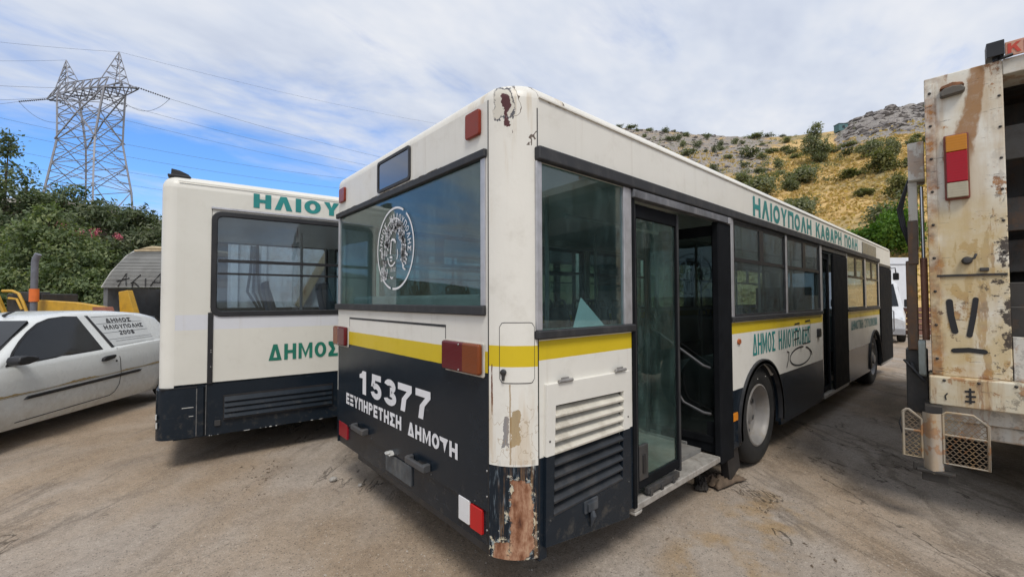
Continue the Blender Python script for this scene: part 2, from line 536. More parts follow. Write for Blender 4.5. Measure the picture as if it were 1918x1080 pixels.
def bus_paint(name, bands, base=CREAM, damage=False, grime=0.35, streak=0.35, left_white=None):
    def build(g, b):
        o = g.obj()
        x, y, z = g.xyz(o)
        wob = g.mul(g.sub(g.noise(o, 9, 3), 0.5), 0.004)
        zz = g.add(z, wob)
        big_ = g.noise(o, 1.6, 4, 0.6)
        c = g.ramp(big_, [(0.3, tuple(k * 0.93 for k in base)), (0.7, base)])
        # rain streaks that run down the sheet metal
        st = g.noise(g.map(o, (26, 26, 0.9)), 1.0, 5, 0.6)
        st2 = g.noise(g.map(o, (7, 7, 0.35), loc=(5, 2, 1)), 1.0, 4, 0.6)
        sf = g.mul(g.ss(st, 0.5, 0.8), g.ss(st2, 0.42, 0.7))
        c = g.mix(g.mul(sf, streak), c, (0.33, 0.26, 0.17))
        gr = g.noise(o, 5.5, 7, 0.7)
        c = g.mix(g.ss(gr, 0.5, 0.82, 0, grime), c, (0.40, 0.36, 0.29))
        rough = g.ss(gr, 0.3, 0.8, 0.28, 0.5)
        for lo, hi, col in bands:
            mk = g.mul(g.gt(zz, lo), g.lt(zz, hi))
            if col == NAVY:
                cc = g.mix(g.ss(gr, 0.45, 0.85, 0, 0.22), NAVY, (0.035, 0.046, 0.060))
                rough = g.mix(mk, rough, (0.24, 0.24, 0.24))
                scr = g.mul(g.ss(g.noise(g.map(o, (5, 5, 90), rot=(0.05, 0.03, 0)), 1.0, 3, 0.6), 0.70, 0.74), g.ss(gr, 0.45, 0.6))
                cc = g.mix(g.mul(scr, 0.5), cc, (0.13, 0.15, 0.17))
                dust = g.mul(g.ss(g.noise(o, 14, 6, 0.7), 0.5, 0.75), g.ss(z, 0.75, 0.30))
                cc = g.mix(g.mul(dust, 0.35), cc, (0.16, 0.14, 0.11))
            else:
                cc = g.mix(g.mul(sf, 0.3), g.mix(g.ss(gr, 0.5, 0.8, 0, 0.25), col, tuple(k * 0.7 for k in col)), (0.3, 0.22, 0.05))
            c = g.mix(mk, c, cc)
        metal = None
        if damage:
            s = g.sub(x, y)
            near = g.mul(g.lt(x, 0.4), g.lt(y, 0.4))
            n1 = g.sub(g.noise(o, 7.5, 6, 0.66), 0.5)
            n2 = g.sub(g.noise(o, 34, 5, 0.65), 0.5)
            nn = g.add(g.mul(n1, 0.24), g.mul(n2, 0.04))

            def sdf(cs, hs, cz, hz, k=1.0):
                return g.add(g.mx(g.sub(g.ab(g.sub(s, cs)), hs), g.sub(g.ab(g.sub(z, cz)), hz)), g.mul(nn, k))
            low = g.mul(near, g.lt(z, 0.82))
            # scraped blue-grey lines round the bare metal
            sl = g.noise(g.map(o, (60, 60, 7)), 1.0, 5, 0.7)
            c = g.mix(g.mul(low, g.ss(sl, 0.53, 0.72, 0, 0.75)), c, (0.20, 0.25, 0.29))
            sl2 = g.noise(g.map(o, (22, 22, 6), loc=(4, 1, 2)), 1.0, 5, 0.7)
            c = g.mix(g.mul(low, g.mul(g.ss(sl2, 0.58, 0.7, 0, 0.75), g.ss(s, -0.02, 0.1))), c, (0.50, 0.49, 0.43))
            d = g.add(sdf(0.060, 0.070, 0.52, 0.205), g.mul(g.ss(z, 0.50, 0.78), 0.035))
            d2 = sdf(-0.085, 0.035, 0.365, 0.030, 0.8)
            d = g.mn(d, d2)
            pit = g.noise(o, 26, 5, 0.7)
            d = g.add(d, g.mul(g.sub(pit, 0.5), 0.05))
            rst = g.add(g.mul(g.noise(g.map(o, (1, 1, 0.30)), 30, 6, 0.7), 0.55), g.mul(g.noise(o, 9, 5, 0.65), 0.45))
            rust = g.ramp(rst, [(0.34, (0.070, 0.026, 0.016)), (0.45, (0.22, 0.095, 0.050)), (0.53, (0.36, 0.20, 0.125)), (0.64, (0.52, 0.36, 0.23))])
            rim = g.mul(near, g.mul(g.lt(d, g.ss(n2, -0.14, 0.14, 0.0, 0.07)), g.ss(g.noise(g.map(o, loc=(3, 3, 9)), 17, 4, 0.6), 0.40, 0.52)))
            c = g.mix(rim, c, g.mix(g.ss(g.noise(o, 40, 3), 0.4, 0.6), (0.56, 0.50, 0.37), (0.24, 0.28, 0.29)))
            run = g.mul(g.mul(low, g.ss(g.noise(g.map(o, (40, 40, 2.2), loc=(6, 2, 1)), 1.0, 5, 0.65), 0.50, 0.64)), g.ss(d, 0.16, 0.02))
            c = g.mix(g.mul(run, 0.55), c, (0.30, 0.17, 0.08))
            c = g.mix(g.mul(near, g.ss(d, 0.016, 0.010)), c, rust)
            c = g.mix(g.mul(near, g.mul(g.lt(g.ab(g.sub(d, 0.012)), 0.004), 0.6)), c, (0.05, 0.03, 0.022))  # thin dark line paints a shadow along the rust edge
            # filler patch and drips on the cream part of the corner
            d3 = sdf(0.015, 0.030, 0.985, 0.085, 0.7)
            c = g.mix(g.mul(near, g.lt(d3, 0.0)), c, (0.36, 0.28, 0.17))
            d4 = sdf(-0.055, 0.020, 0.965, 0.075, 0.5)
            c = g.mix(g.mul(near, g.lt(d4, 0.0)), c, (0.25, 0.24, 0.24))
            d5 = sdf(-0.155, 0.004, 1.17, 0.13, 0.16)
            c = g.mix(g.mul(near, g.lt(d5, 0.0)), c, (0.13, 0.045, 0.025))
            drip = g.mul(g.mul(g.lt(g.ab(g.add(g.sub(s, -0.02), g.mul(n1, 0.03))), 0.006), near), g.mul(g.lt(z, 1.20), g.gt(z, 0.80)))
            c = g.mix(g.mul(drip, 0.7), c, (0.30, 0.19, 0.08))
            stain = g.mul(g.mul(g.ss(g.noise(g.map(o, (16, 16, 1.3), loc=(2, 7, 0)), 1.0, 4), 0.50, 0.66), near), g.ss(z, 1.9, 2.45))
            c = g.mix(g.mul(stain, 0.40), c, (0.46, 0.33, 0.17))
            stain2 = g.mul(g.mul(g.ss(g.noise(g.map(o, (18, 18, 1.6), loc=(8, 3, 0)), 1.0, 4), 0.46, 0.66), near), g.mul(g.ss(z, 1.25, 1.0), g.gt(z, 0.8)))
            c = g.mix(g.mul(stain2, 0.45), c, (0.50, 0.36, 0.20))
            # knocked-in top corner: bare primer, filler and cracks
            top = g.mul(near, g.gt(z, 2.3))
            d6 = sdf(-0.055, 0.075, 2.645, 0.10, 0.8)
            c = g.mix(g.mul(top, g.lt(d6, 0.0)), c, (0.60, 0.57, 0.50))
            c = g.mix(g.mul(g.mul(top, g.lt(g.ab(d6), 0.006)), g.ss(n1, -0.06, 0.04)), c, (0.09, 0.09, 0.10))
            d7 = sdf(-0.045, 0.030, 2.600, 0.090, 0.85)
            c = g.mix(g.mul(top, g.lt(d7, 0.0)), c, (0.085, 0.030, 0.032))
            ck = g.lt(g.ab(g.sub(g.noise(o, 5.2, 3, 0.5), 0.5)), 0.006)
            c = g.mix(g.mul(g.mul(top, ck), g.mul(g.gt(z, 2.42), g.gt(s, 0.0))), c, (0.14, 0.11, 0.09))
            ck2 = g.lt(g.ab(g.sub(g.noise(o, 8.0, 3, 0.5), 0.48)), 0.005)
            c = g.mix(g.mul(g.mul(near, ck2), g.mul(g.mul(g.gt(z, 0.8), g.lt(z, 1.1)), 0.5)), c, (0.35, 0.25, 0.15))
            rough = g.mx(rough, g.mul(g.mul(near, g.lt(d, 0.02)), 0.85))
            hgt = g.add(g.mul(g.ss(d, -0.01, 0.02), 0.5), g.mul(g.noise(o, 45, 4), 0.25))
            g.put(b.inputs['Normal'], g.bump(g.add(hgt, g.mul(g.ss(d6, -0.01, 0.01), 0.4)), 0.5, 0.006))
        else:
            g.put(b.inputs['Normal'], g.bump(g.noise(o, 2.2, 3, 0.5), 0.22, 0.02))
        g.put(b.inputs['Base Color'], c)
        g.put(b.inputs['Roughness'], rough)
        b.inputs['Specular IOR Level'].default_value = 0.28
    return mat(name, build)


def glass_mat(name, tint, refl=0.9, dirt=0.12, dirtcol=(0.30, 0.33, 0.32)):
    def build(g, b):
        nt = g.nt
        out = nt.nodes['Material Output']
        nt.nodes.remove(b)
        o = g.obj()
        tr = g.node('ShaderNodeBsdfTransparent')
        g.put(tr.inputs[0], tint)
        gl = g.node('ShaderNodeBsdfGlossy')
        gl.inputs['Roughness'].default_value = 0.012
        g.put(gl.inputs['Color'], (refl, refl, refl))
        g.put(gl.inputs['Normal'], g.bump(g.noise(o, 1.3, 2, 0.5), 0.012, 0.1))
        geo = g.node('ShaderNodeNewGeometry')
        dt = g.node('ShaderNodeVectorMath', operation='DOT_PRODUCT')
        g.put(dt.inputs[0], geo.outputs['Incoming'])
        g.put(dt.inputs[1], geo.outputs['Normal'])
        gz_ = g.inv(g.ab(dt.outputs['Value']))
        df = g.node('ShaderNodeBsdfDiffuse')
        g.put(df.inputs[0], dirtcol)
        fr2 = g.add(0.07, g.mul(g.m('POWER', gz_, 5.0), 0.9))
        m1 = g.node('ShaderNodeMixShader')
        dn = g.add(g.mul(g.ss(g.noise(g.map(o, (3, 3, 1.2)), 2.0, 6, 0.68), 0.4, 0.8), dirt), dirt * 0.25)
        sp = g.mul(g.ss(g.noise(o, 42, 3, 0.6), 0.70, 0.76), dirt * 1.5)
        g.put(m1.inputs[0], g.m('ADD', dn, sp, clamp=True))
        nt.links.new(tr.outputs[0], m1.inputs[1])
        nt.links.new(df.outputs[0], m1.inputs[2])
        m2 = g.node('ShaderNodeMixShader')
        g.put(m2.inputs[0], fr2)
        nt.links.new(m1.outputs[0], m2.inputs[1])
        nt.links.new(gl.outputs[0], m2.inputs[2])
        nt.links.new(m2.outputs[0], out.inputs['Surface'])
    return mat(name, build)


def lamp_mat(name, cols, axis=1, lines=90.0):
    lines = lines * 1.8
    """ribbed plastic lens; cols = [(coordinate limit, colour)...] along an object axis"""
    def build(g, b):
        o = g.obj()
        c3 = g.xyz(o)
        c = cols[0][1]
        for lim, col in cols[1:]:
            c = g.mix(g.gt(c3[axis], lim), c, col)
        rb = g.m('SINE', g.mul(c3[2], lines * 2 * PI))
        c = g.mix(g.ss(g.noise(o, 20, 4), 0.5, 0.85, 0, 0.2), c, (0.08, 0.04, 0.03))
        g.put(b.inputs['Base Color'], c)
        b.inputs['Roughness'].default_value = 0.18
        b.inputs['Specular IOR Level'].default_value = 0.3
        g.put(b.inputs['Normal'], g.bump(rb, 0.12, 0.002))
    return mat(name, build)


P_SIDE = bus_paint('bus_side_paint', [(-1, 0.82, NAVY), (1.316, 1.416, YELLOW)])
P_REAR = bus_paint('bus_rear_paint', [(-1, 1.25, NAVY), (1.25, 1.36, YELLOW)])
P_CORNER = bus_paint('bus_corner_paint', [(-1, 0.79, NAVY), (1.288, 1.395, YELLOW)], damage=True, streak=0.22)
P_PILLAR = bus_paint('bus_pillar_paint', [(-1, 0.82, NAVY), (1.30, 1.40, YELLOW)])
P_LEFT = bus_paint('bus_two_paint', [(-1, 0.812, NAVY), (1.34, 1.49, (0.645, 0.655, 0.69))], base=(0.70, 0.685, 0.62), streak=0.1, grime=0.25)
P_LEFTC = bus_paint('bus_two_corner_paint', [(-1, 0.79, NAVY)], base=(0.72, 0.705, 0.645), streak=0.1, grime=0.2)
NAVYM = bus_paint('navy_panel_paint', [(-1, 5, NAVY)])
RUBBER = simple('black_rubber', (0.022, 0.023, 0.026), 0.6, var=0.3, scale=9, dirt=0.25, dirtcol=(0.13, 0.12, 0.11), bump=0.2, bscale=40)
BLACK = simple('black_plastic', (0.012, 0.012, 0.014), 0.45, var=0.3, dirt=0.3, dirtcol=(0.05, 0.05, 0.05))
DOORBLK = simple('black_door_paint', (0.009, 0.010, 0.012), 0.75, var=0.3, dirt=0.2, dirtcol=(0.022, 0.022, 0.022), spec=0.08)
ALU = simple('anodised_aluminium', (0.50, 0.50, 0.52), 0.42, metal=0.55, var=0.12, scale=12, dirt=0.35, dirtcol=(0.22, 0.20, 0.19))
STEEL = simple('worn_steel', (0.34, 0.33, 0.32), 0.5, metal=0.6, var=0.2, scale=15, dirt=0.4)
DARKST = simple('dark_steel', (0.055, 0.055, 0.056), 0.55, metal=0.3, var=0.3, scale=10, dirt=0.4, dirtcol=(0.12, 0.10, 0.08))
TYRE = simple('tyre_rubber', (0.013, 0.013, 0.013), 0.8, var=0.3, scale=10, dirt=0.3, dirtcol=(0.06, 0.053, 0.045), bump=0.4, bscale=30)
RIMM = simple('dusty_silver_wheel', (0.25, 0.24, 0.23), 0.55, metal=0.25, var=0.15, scale=9, dirt=0.55, dirtcol=(0.22, 0.18, 0.13))
INTG = simple('interior_grey', (0.42, 0.43, 0.43), 0.7, var=0.15, dirt=0.3, dirtcol=(0.14, 0.13, 0.11))
INTD = simple('interior_dark', (0.05, 0.052, 0.055), 0.8, var=0.2)
FLOORM = simple('interior_floor', (0.24, 0.24, 0.235), 0.75, var=0.2, dirt=0.5, dirtcol=(0.10, 0.085, 0.065), bump=0.2)
SEATM = simple('blue_seat_plastic', (0.035, 0.07, 0.13), 0.6, var=0.25, dirt=0.2)
SEATG = simple('grey_seat_plastic', (0.10, 0.11, 0.125), 0.6, var=0.25, dirt=0.2)
SILLM = simple('worn_sill_metal', (0.36, 0.34, 0.31), 0.6, metal=0.2, var=0.25, scale=14, dirt=0.6, dirtcol=(0.15, 0.12, 0.09), bump=0.3)
GLASS = glass_mat('tinted_glass', (0.64, 0.755, 0.765), dirt=0.08, dirtcol=(0.27, 0.40, 0.41))
GLASSD = glass_mat('dirty_door_glass', (0.72, 0.86, 0.83), dirt=0.12, dirtcol=(0.28, 0.42, 0.39))
GLASSW = glass_mat('side_pane_glass', (0.62, 0.735, 0.75), dirt=0.10, dirtcol=(0.34, 0.44, 0.46))  # pale teal-grey film lightens the side panes
GLASSC = glass_mat('clear_glass', (0.74, 0.80, 0.84), dirt=0.03)
GLASSK = glass_mat('dark_glass', (0.46, 0.52, 0.52), dirt=0.03)
LETW = simple('white_lettering', (0.74, 0.74, 0.76), 0.5, var=0.06)
LETT = simple('teal_lettering', TEAL, 0.5, var=0.15)
LETTF = simple('faded_teal_lettering', (0.06, 0.27, 0.28), 0.6, var=0.3, scale=14, dirt=0.6, dirtcol=(0.55, 0.57, 0.56))
LETG = simple('green_lettering', (0.012, 0.17, 0.115), 0.5, var=0.15)
LETK = simple('dark_lettering', (0.05, 0.05, 0.055), 0.6, var=0.2)
SPRAY = simple('black_spray', (0.018, 0.018, 0.02), 0.7, var=0.3)
RUSTM = simple('rust', (0.22, 0.10, 0.05), 0.9, var=0.4, scale=14, dirt=0.5, dirtcol=(0.08, 0.04, 0.025), bump=0.5)
YELM = simple('machine_yellow', (0.52, 0.30, 0.03), 0.5, var=0.15, dirt=0.4, dirtcol=(0.16, 0.10, 0.04))
ORANGE = simple('orange_paint', (0.70, 0.16, 0.03), 0.5, var=0.1)
GALV = simple('galvanised_steel', (0.33, 0.33, 0.36), 0.55, metal=0.4, var=0.15, scale=0.6)

# ------------------------------------------------------------------ ground
def build_ground(g, b):
    o = g.obj()
    x, y, z = g.xyz(o)
    a = rad(50)
    al = g.map(o, (1, 1, 1), rot=(0, 0, -a))                    # x runs along the old wheel tracks
    tr = g.noise(g.map(al, (0.22, 0.55, 1)), 1.0, 4, 0.6)
    patch = g.noise(o, 0.33, 3, 0.6)
    mid = g.noise(o, 1.9, 5, 0.66)
    fine = g.noise(o, 30, 4, 0.74)
    grit = g.noise(o, 150, 2, 0.7)
    tan = g.ramp(mid, [(0.25, (0.275, 0.202, 0.138)), (0.5, (0.355, 0.272, 0.194)), (0.8, (0.425, 0.337, 0.252))])
    grey = g.ramp(mid, [(0.25, (0.300, 0.252, 0.208)), (0.5, (0.385, 0.332, 0.282)), (0.8, (0.455, 0.402, 0.350))])
    f = g.ss(g.add(g.mul(tr, 0.7), g.mul(patch, 0.5)), 0.50, 0.68)
    c = g.mix(f, tan, grey)
    # darker, mottled strip beside the bus and in front of the truck
    dark_strip = g.mul(g.ss(g.noise(g.map(o, (0.35, 1.1, 1)), 1.1, 4, 0.62), 0.44, 0.66), g.mul(g.ss(x, 2.6, 4.6), g.ss(y, 0.6, -0.4)))
    c = g.mix(g.mul(dark_strip, 0.45), c, (0.070, 0.058, 0.046))
    # ochre dust spilled below the rear door
    och = g.mul(g.ss(g.noise(o, 2.6, 3, 0.6), 0.45, 0.65), g.mul(g.ss(g.m('ABSOLUTE', g.add(g.mul(y, 1.0), 0.35)), 0.45, 0.1), g.mul(g.ss(x, 0.7, 1.4), g.ss(x, 3.4, 2.2))))
    c = g.mix(g.mul(och, 0.6), c, (0.38, 0.24, 0.09))
    spots = g.ss(g.noise(o, 3.4, 4, 0.72), 0.635, 0.73)
    c = g.mix(g.mul(spots, 0.55), c, (0.075, 0.058, 0.042))
    # darker damp seams that follow the tracks
    seam = g.noise(g.map(al, (0.30, 0.95, 1), loc=(3.3, 0.4, 0)), 0.8, 5, 0.66, 0.5)
    c = g.mix(g.mul(g.ss(g.ab(g.sub(seam, 0.5)), 0.034, 0.0), g.ss(patch, 0.40, 0.56, 0.05, 0.42)), c, (0.105, 0.080, 0.058))
    crack = g.ss(g.ab(g.sub(g.noise(g.map(al, (0.35, 1.0, 1), loc=(1.3, 5.4, 0)), 0.8, 6, 0.6), 0.5)), 0.0045, 0.001)
    crack = g.mul(crack, g.ss(patch, 0.44, 0.56))
    c = g.mix(g.mul(crack, 0.7), c, (0.045, 0.036, 0.028))
    # aggregate
    agd = g.voro(o, 75)
    agv = g.xyz(agd.node.outputs['Color'])[0]
    st = g.mul(g.lt(agd, 0.35), g.gt(agv, 0.80))
    c = g.mix(g.mul(st, 0.45), c, g.mix(agv, (0.42, 0.38, 0.32), (0.52, 0.48, 0.42)))
    st2 = g.mul(g.lt(agd, 0.4), g.lt(agv, 0.16))
    c = g.mix(g.mul(st2, 0.5), c, (0.07, 0.06, 0.05))
    c = g.mix(1.0, c, g.ramp(fine, [(0.25, (0.72, 0.72, 0.72)), (0.75, (1.12, 1.11, 1.09))]), 'MULTIPLY')
    c = g.mix(1.0, c, g.ramp(grit, [(0.3, (0.72, 0.72, 0.72)), (0.7, (1.20, 1.20, 1.20))]), 'MULTIPLY')
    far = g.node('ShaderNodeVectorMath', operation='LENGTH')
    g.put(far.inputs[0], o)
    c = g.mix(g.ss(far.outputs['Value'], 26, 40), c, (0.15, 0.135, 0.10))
    g.put(b.inputs['Base Color'], c)
    g.put(b.inputs['Roughness'], g.ss(mid, 0.2, 0.8, 0.82, 0.95))
    b.inputs['Specular IOR Level'].default_value = 0.25
    h = g.add(g.add(g.mul(fine, 0.5), g.mul(grit, 0.35)), g.sub(g.mul(mid, 0.9), g.mul(crack, 0.8)))
    g.put(b.inputs['Normal'], g.bump(h, 0.65, 0.012))


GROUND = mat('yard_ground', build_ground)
mb = MB()
N = 60
ext = [-900, -300, -90, -40] + [-24 + i * 0.8 for i in range(N + 1)] + [40, 90, 300, 900]
nx = len(ext)


def gz(x, y):
    r = math.hypot(x - 2, y + 1)
    return 0.012 * mnoise.noise((x * 0.45, y * 0.45, 0.3)) - 0.012 if r < 30 else -0.02


vs = [(a, b_, gz(a, b_)) for b_ in ext for a in ext]
fs = [(j * nx + i, j * nx + i + 1, (j + 1) * nx + i + 1, (j + 1) * nx + i) for j in range(nx - 1) for i in range(nx - 1)]
mb.add(vs, fs)
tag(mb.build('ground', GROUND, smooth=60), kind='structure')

# ------------------------------------------------------------------ hillside round the yard
TH = [-80, -60, -45, -25, -8, 4, 13.5, 20.1, 25.1, 31.3, 34.3, 37.6, 39, 41.5, 44.6, 50, 60, 75, 90]
TE = [.02, .06, .130, .13, .20, .32, .398, .376, .351, .328, .320, .317, .328, .338, .330, .32, .28, .22, .15]
R0, RC = 36.0, 185.0


def fbm(x, y, z, oct_=4):
    return mnoise.fractal((x, y, z), 1.0, 2.0, oct_)


def rockiness(th, R):
    """0 = grass, 1 = bare grey rock"""
    a = max(0.0, min(1.0, (th - 36.9) / 1.8)) * max(0.0, min(1.0, (R - 126) / 16))           # outcrop on the summit
    b_ = max(0.0, min(1.0, (38 - th) / 8)) * max(0.0, min(1.0, (R - 92) / 26)) * 0.62        # scree on the other shoulder
    return max(a, b_)


def hill_h(th, R):
    e = float(np.interp(th, TH, TE))
    hc = e * RC + 1.627
    t = max(0.0, min(1.0, (R - R0) / (RC - R0)))
    h = hc * t ** 1.12
    p = yard(R * math.sin(rad(th)), R * math.cos(rad(th)))
    rk = rockiness(th, R)
    amp = min(1.0, max(0.0, (R - R0) / 25))
    h += amp * (0.55 * fbm(p.x * 0.06, p.y * 0.06, 1.0) + 0.18 * fbm(p.x * 0.3, p.y * 0.3, 2.0))
    if rk > 0.0:
        h += rk * amp * (1.2 * abs(fbm(p.x * 0.16, p.y * 0.16, 5.0)) + 0.7 * fbm(p.x * 0.45, p.y * 0.45, 3.0))
    if R > RC:
        h -= (R - RC) * 0.25
    return h - 0.12 * (1 - amp)


def hill_p(th, R, dz=0.0):
    p = yard(R * math.sin(rad(th)), R * math.cos(rad(th)))
    return Vector((p.x, p.y, hill_h(th, R) + dz))


ths = list(np.arange(-80, -12, 2.0)) + list(np.arange(-12, 10, 1.0)) + list(np.arange(10, 50, 0.30)) + list(np.arange(50, 91, 2.0))
Rs = list(np.linspace(R0, 60, 14)) + list(np.linspace(62, RC, 92)) + [190, 200, 230, 280]
vs, rk_ = [], []
for R in Rs:
    for th in ths:
        vs.append(hill_p(th, R))
        rk_.append(rockiness(th, R))
nt_ = len(ths)
fs = [(j * nt_ + i, (j + 1) * nt_ + i, (j + 1) * nt_ + i + 1, j * nt_ + i + 1) for j in range(len(Rs) - 1) for i in range(nt_ - 1)]


def build_hill(g, b):
    o = g.obj()
    rk0 = g.attr('rocky')
    n1 = g.noise(o, 0.055, 6, 0.62, 0.3)
    n2 = g.noise(o, 0.28, 6, 0.66)
    n3 = g.noise(g.map(o, (1, 1, 2.2)), 1.5, 5, 0.7)
    gold = g.ramp(n2, [(0.25, (0.50, 0.335, 0.145)), (0.5, (0.60, 0.415, 0.185)), (0.75, (0.66, 0.48, 0.23))])
    olive = g.ramp(n3, [(0.3, (0.14, 0.14, 0.075)), (0.7, (0.29, 0.25, 0.14))])
    c = g.mix(g.ss(n1, 0.47, 0.62, 0, 0.75), gold, olive)
    rock = g.ramp(n3, [(0.25, (0.17, 0.158, 0.148)), (0.5, (0.28, 0.260, 0.240)), (0.75, (0.39, 0.365, 0.340))])
    pink = g.ramp(n3, [(0.3, (0.24, 0.175, 0.125)), (0.7, (0.40, 0.305, 0.225))])
    rock = g.mix(g.ss(rk0, 0.70, 0.45), rock, g.mix(g.ss(n2, 0.4, 0.6), pink, rock))
    wood = g.attr('wood')
    c = g.mix(g.mul(wood, 0.92), c, g.ramp(n3, [(0.3, (0.030, 0.038, 0.020)), (0.7, (0.085, 0.092, 0.048))]))
    f = g.mul(g.ss(g.add(rk0, g.mul(g.sub(n2, 0.5), 1.1)), 0.36, 0.60), g.inv(wood))
    c = g.mix(f, c, rock)
    bare = g.ss(g.noise(g.map(o, loc=(40, 3, 0)), 0.2, 7, 0.7), 0.60, 0.68)
    c = g.mix(g.mul(bare, 0.6), c, (0.30, 0.215, 0.145))
    c = g.mix(1.0, c, g.ramp(n3, [(0.2, (0.72, 0.72, 0.72)), (0.8, (1.22, 1.2, 1.18))]), 'MULTIPLY')
    g.put(b.inputs['Base Color'], c)
    b.inputs['Roughness'].default_value = 0.95
    b.inputs['Specular IOR Level'].default_value = 0.1
    g.put(b.inputs['Normal'], g.bump(g.add(n3, g.mul(n2, 2.0)), 0.5, 0.5))


mb = MB()
mb.add(vs, fs)
hill = mb.build('hillside', mat('hill_slope', build_hill), recalc=False)
hill.data.polygons.foreach_set('use_smooth', [True] * len(hill.data.polygons))
at_ = hill.data.attributes.new('rocky', 'FLOAT', 'POINT')
at_.data.foreach_set('value', rk_)
at_ = hill.data.attributes.new('wood', 'FLOAT', 'POINT')
at_.data.foreach_set('value', [max(0.0, min(1.0, (4 - th) / 10)) for R in Rs for th in ths])
tag(hill, kind='structure')

# ------------------------------------------------------------------ shared bus pieces
FLAT = 0.38      # the big body corners are flatter than a quarter circle


def plan(x0, x1, y0, y1, rads, inset=0.0, n=8):
    """rounded rectangle seen from above; rads = (rear right, front right, front left, rear left)"""
    pts = []
    for (cx, cy, a, r) in ((x0, y0, 180, rads[0]), (x1, y0, 270, rads[1]), (x1, y1, 0, rads[2]), (x0, y1, 90, rads[3])):
        sx, sy = (1 if cx == x0 else -1), (1 if cy == y0 else -1)
        rr = max(r - inset, 0.012)
        mx_, my_ = cx + sx * (inset + rr), cy + sy * (inset + rr)
        fl = FLAT if r > 0.15 else 0.0
        e0, e1 = [(mx_ + rr * math.cos(rad(q)), my_ + rr * math.sin(rad(q))) for q in (a, a + 90)]
        for k in range(n + 1):
            t = rad(a + 90 * k / n)
            u = k / n
            pts.append(((mx_ + rr * math.cos(t)) * (1 - fl) + (e0[0] + (e1[0] - e0[0]) * u) * fl, (my_ + rr * math.sin(t)) * (1 - fl) + (e0[1] + (e1[1] - e0[1]) * u) * fl))
    return pts


def bus_roof(parent, m, x0, x1, y0, y1, rads, zw, rho, crown, head_z):
    mb = MB()
    prof = [(0.0, zw - 0.0), ] + [(rho * (1 - math.cos(rad(a))), zw + rho * math.sin(rad(a))) for a in (15, 30, 45, 60, 75, 90)]
    prof += [(rho + 0.25, zw + rho + crown * 0.5), (rho + 0.6, zw + rho + crown * 0.85), ((y1 - y0) / 2 - 0.1, zw + rho + crown)]
    rings = [[(p[0], p[1], z) for p in plan(x0, x1, y0, y1, rads, i)] for i, z in prof]
    inner = [(p[0], p[1], zw) for p in plan(x0, x1, y0, y1, rads, 0.05)]
    head = [(p[0], p[1], head_z) for p in plan(x0, x1, y0, y1, rads, 0.05)]
    rings = [head, inner] + rings
    n = len(rings[0])
    vs = [p for R in rings for p in R]
    fs = [(i * n + k, i * n + (k + 1) % n, (i + 1) * n + (k + 1) % n, (i + 1) * n + k) for i in range(len(rings) - 1) for k in range(n)]
    fs += [tuple(range(n)), tuple((len(rings) - 1) * n + k for k in range(n))]
    mb.add(vs, fs)
    return mb.build('roof', m, parent, smooth=35)


def bus_corner(parent, m, cx, cy, sx, sy, r, z0, z1, name='corner_pillar', n=12):
    """quarter cylinder; (cx,cy) is the sharp corner, sx/sy point into the bus"""
    mb = MB()
    t = 0.05
    vs, fs = [], []
    zs = list(np.linspace(z0, z1, 14))
    ox, oy = cx + sx * r, cy + sy * r
    for z in zs:
        for rr in (r, max(r - t, 0.004)):
            for k in range(n + 1):
                a = rad(90 * k / n)
                fl = FLAT if r > 0.15 else 0.0
                ca, sa = math.cos(a) * (1 - fl) + (1 - k / n) * fl, math.sin(a) * (1 - fl) + k / n * fl
                vs.append((ox - sx * rr * ca, oy - sy * rr * sa, z))
    row = 2 * (n + 1)
    for j in range(len(zs) - 1):
        for k in range(n):
            a = j * row + k
            fs.append((a, a + 1, a + 1 + row, a + row))
            b_ = a + n + 1
            fs.append((b_, b_ + row, b_ + 1 + row, b_ + 1))
        for k in (0, n):
            a = j * row + k
            fs.append((a, a + row, a + row + n + 1, a + n + 1))
    for j in (0, len(zs) - 1):
        for k in range(n):
            a = j * row + k
            fs.append((a, a + n + 1, a + n + 2, a + 1))
    mb.add(vs, fs)
    return mb.build(name, m, parent, smooth=40)


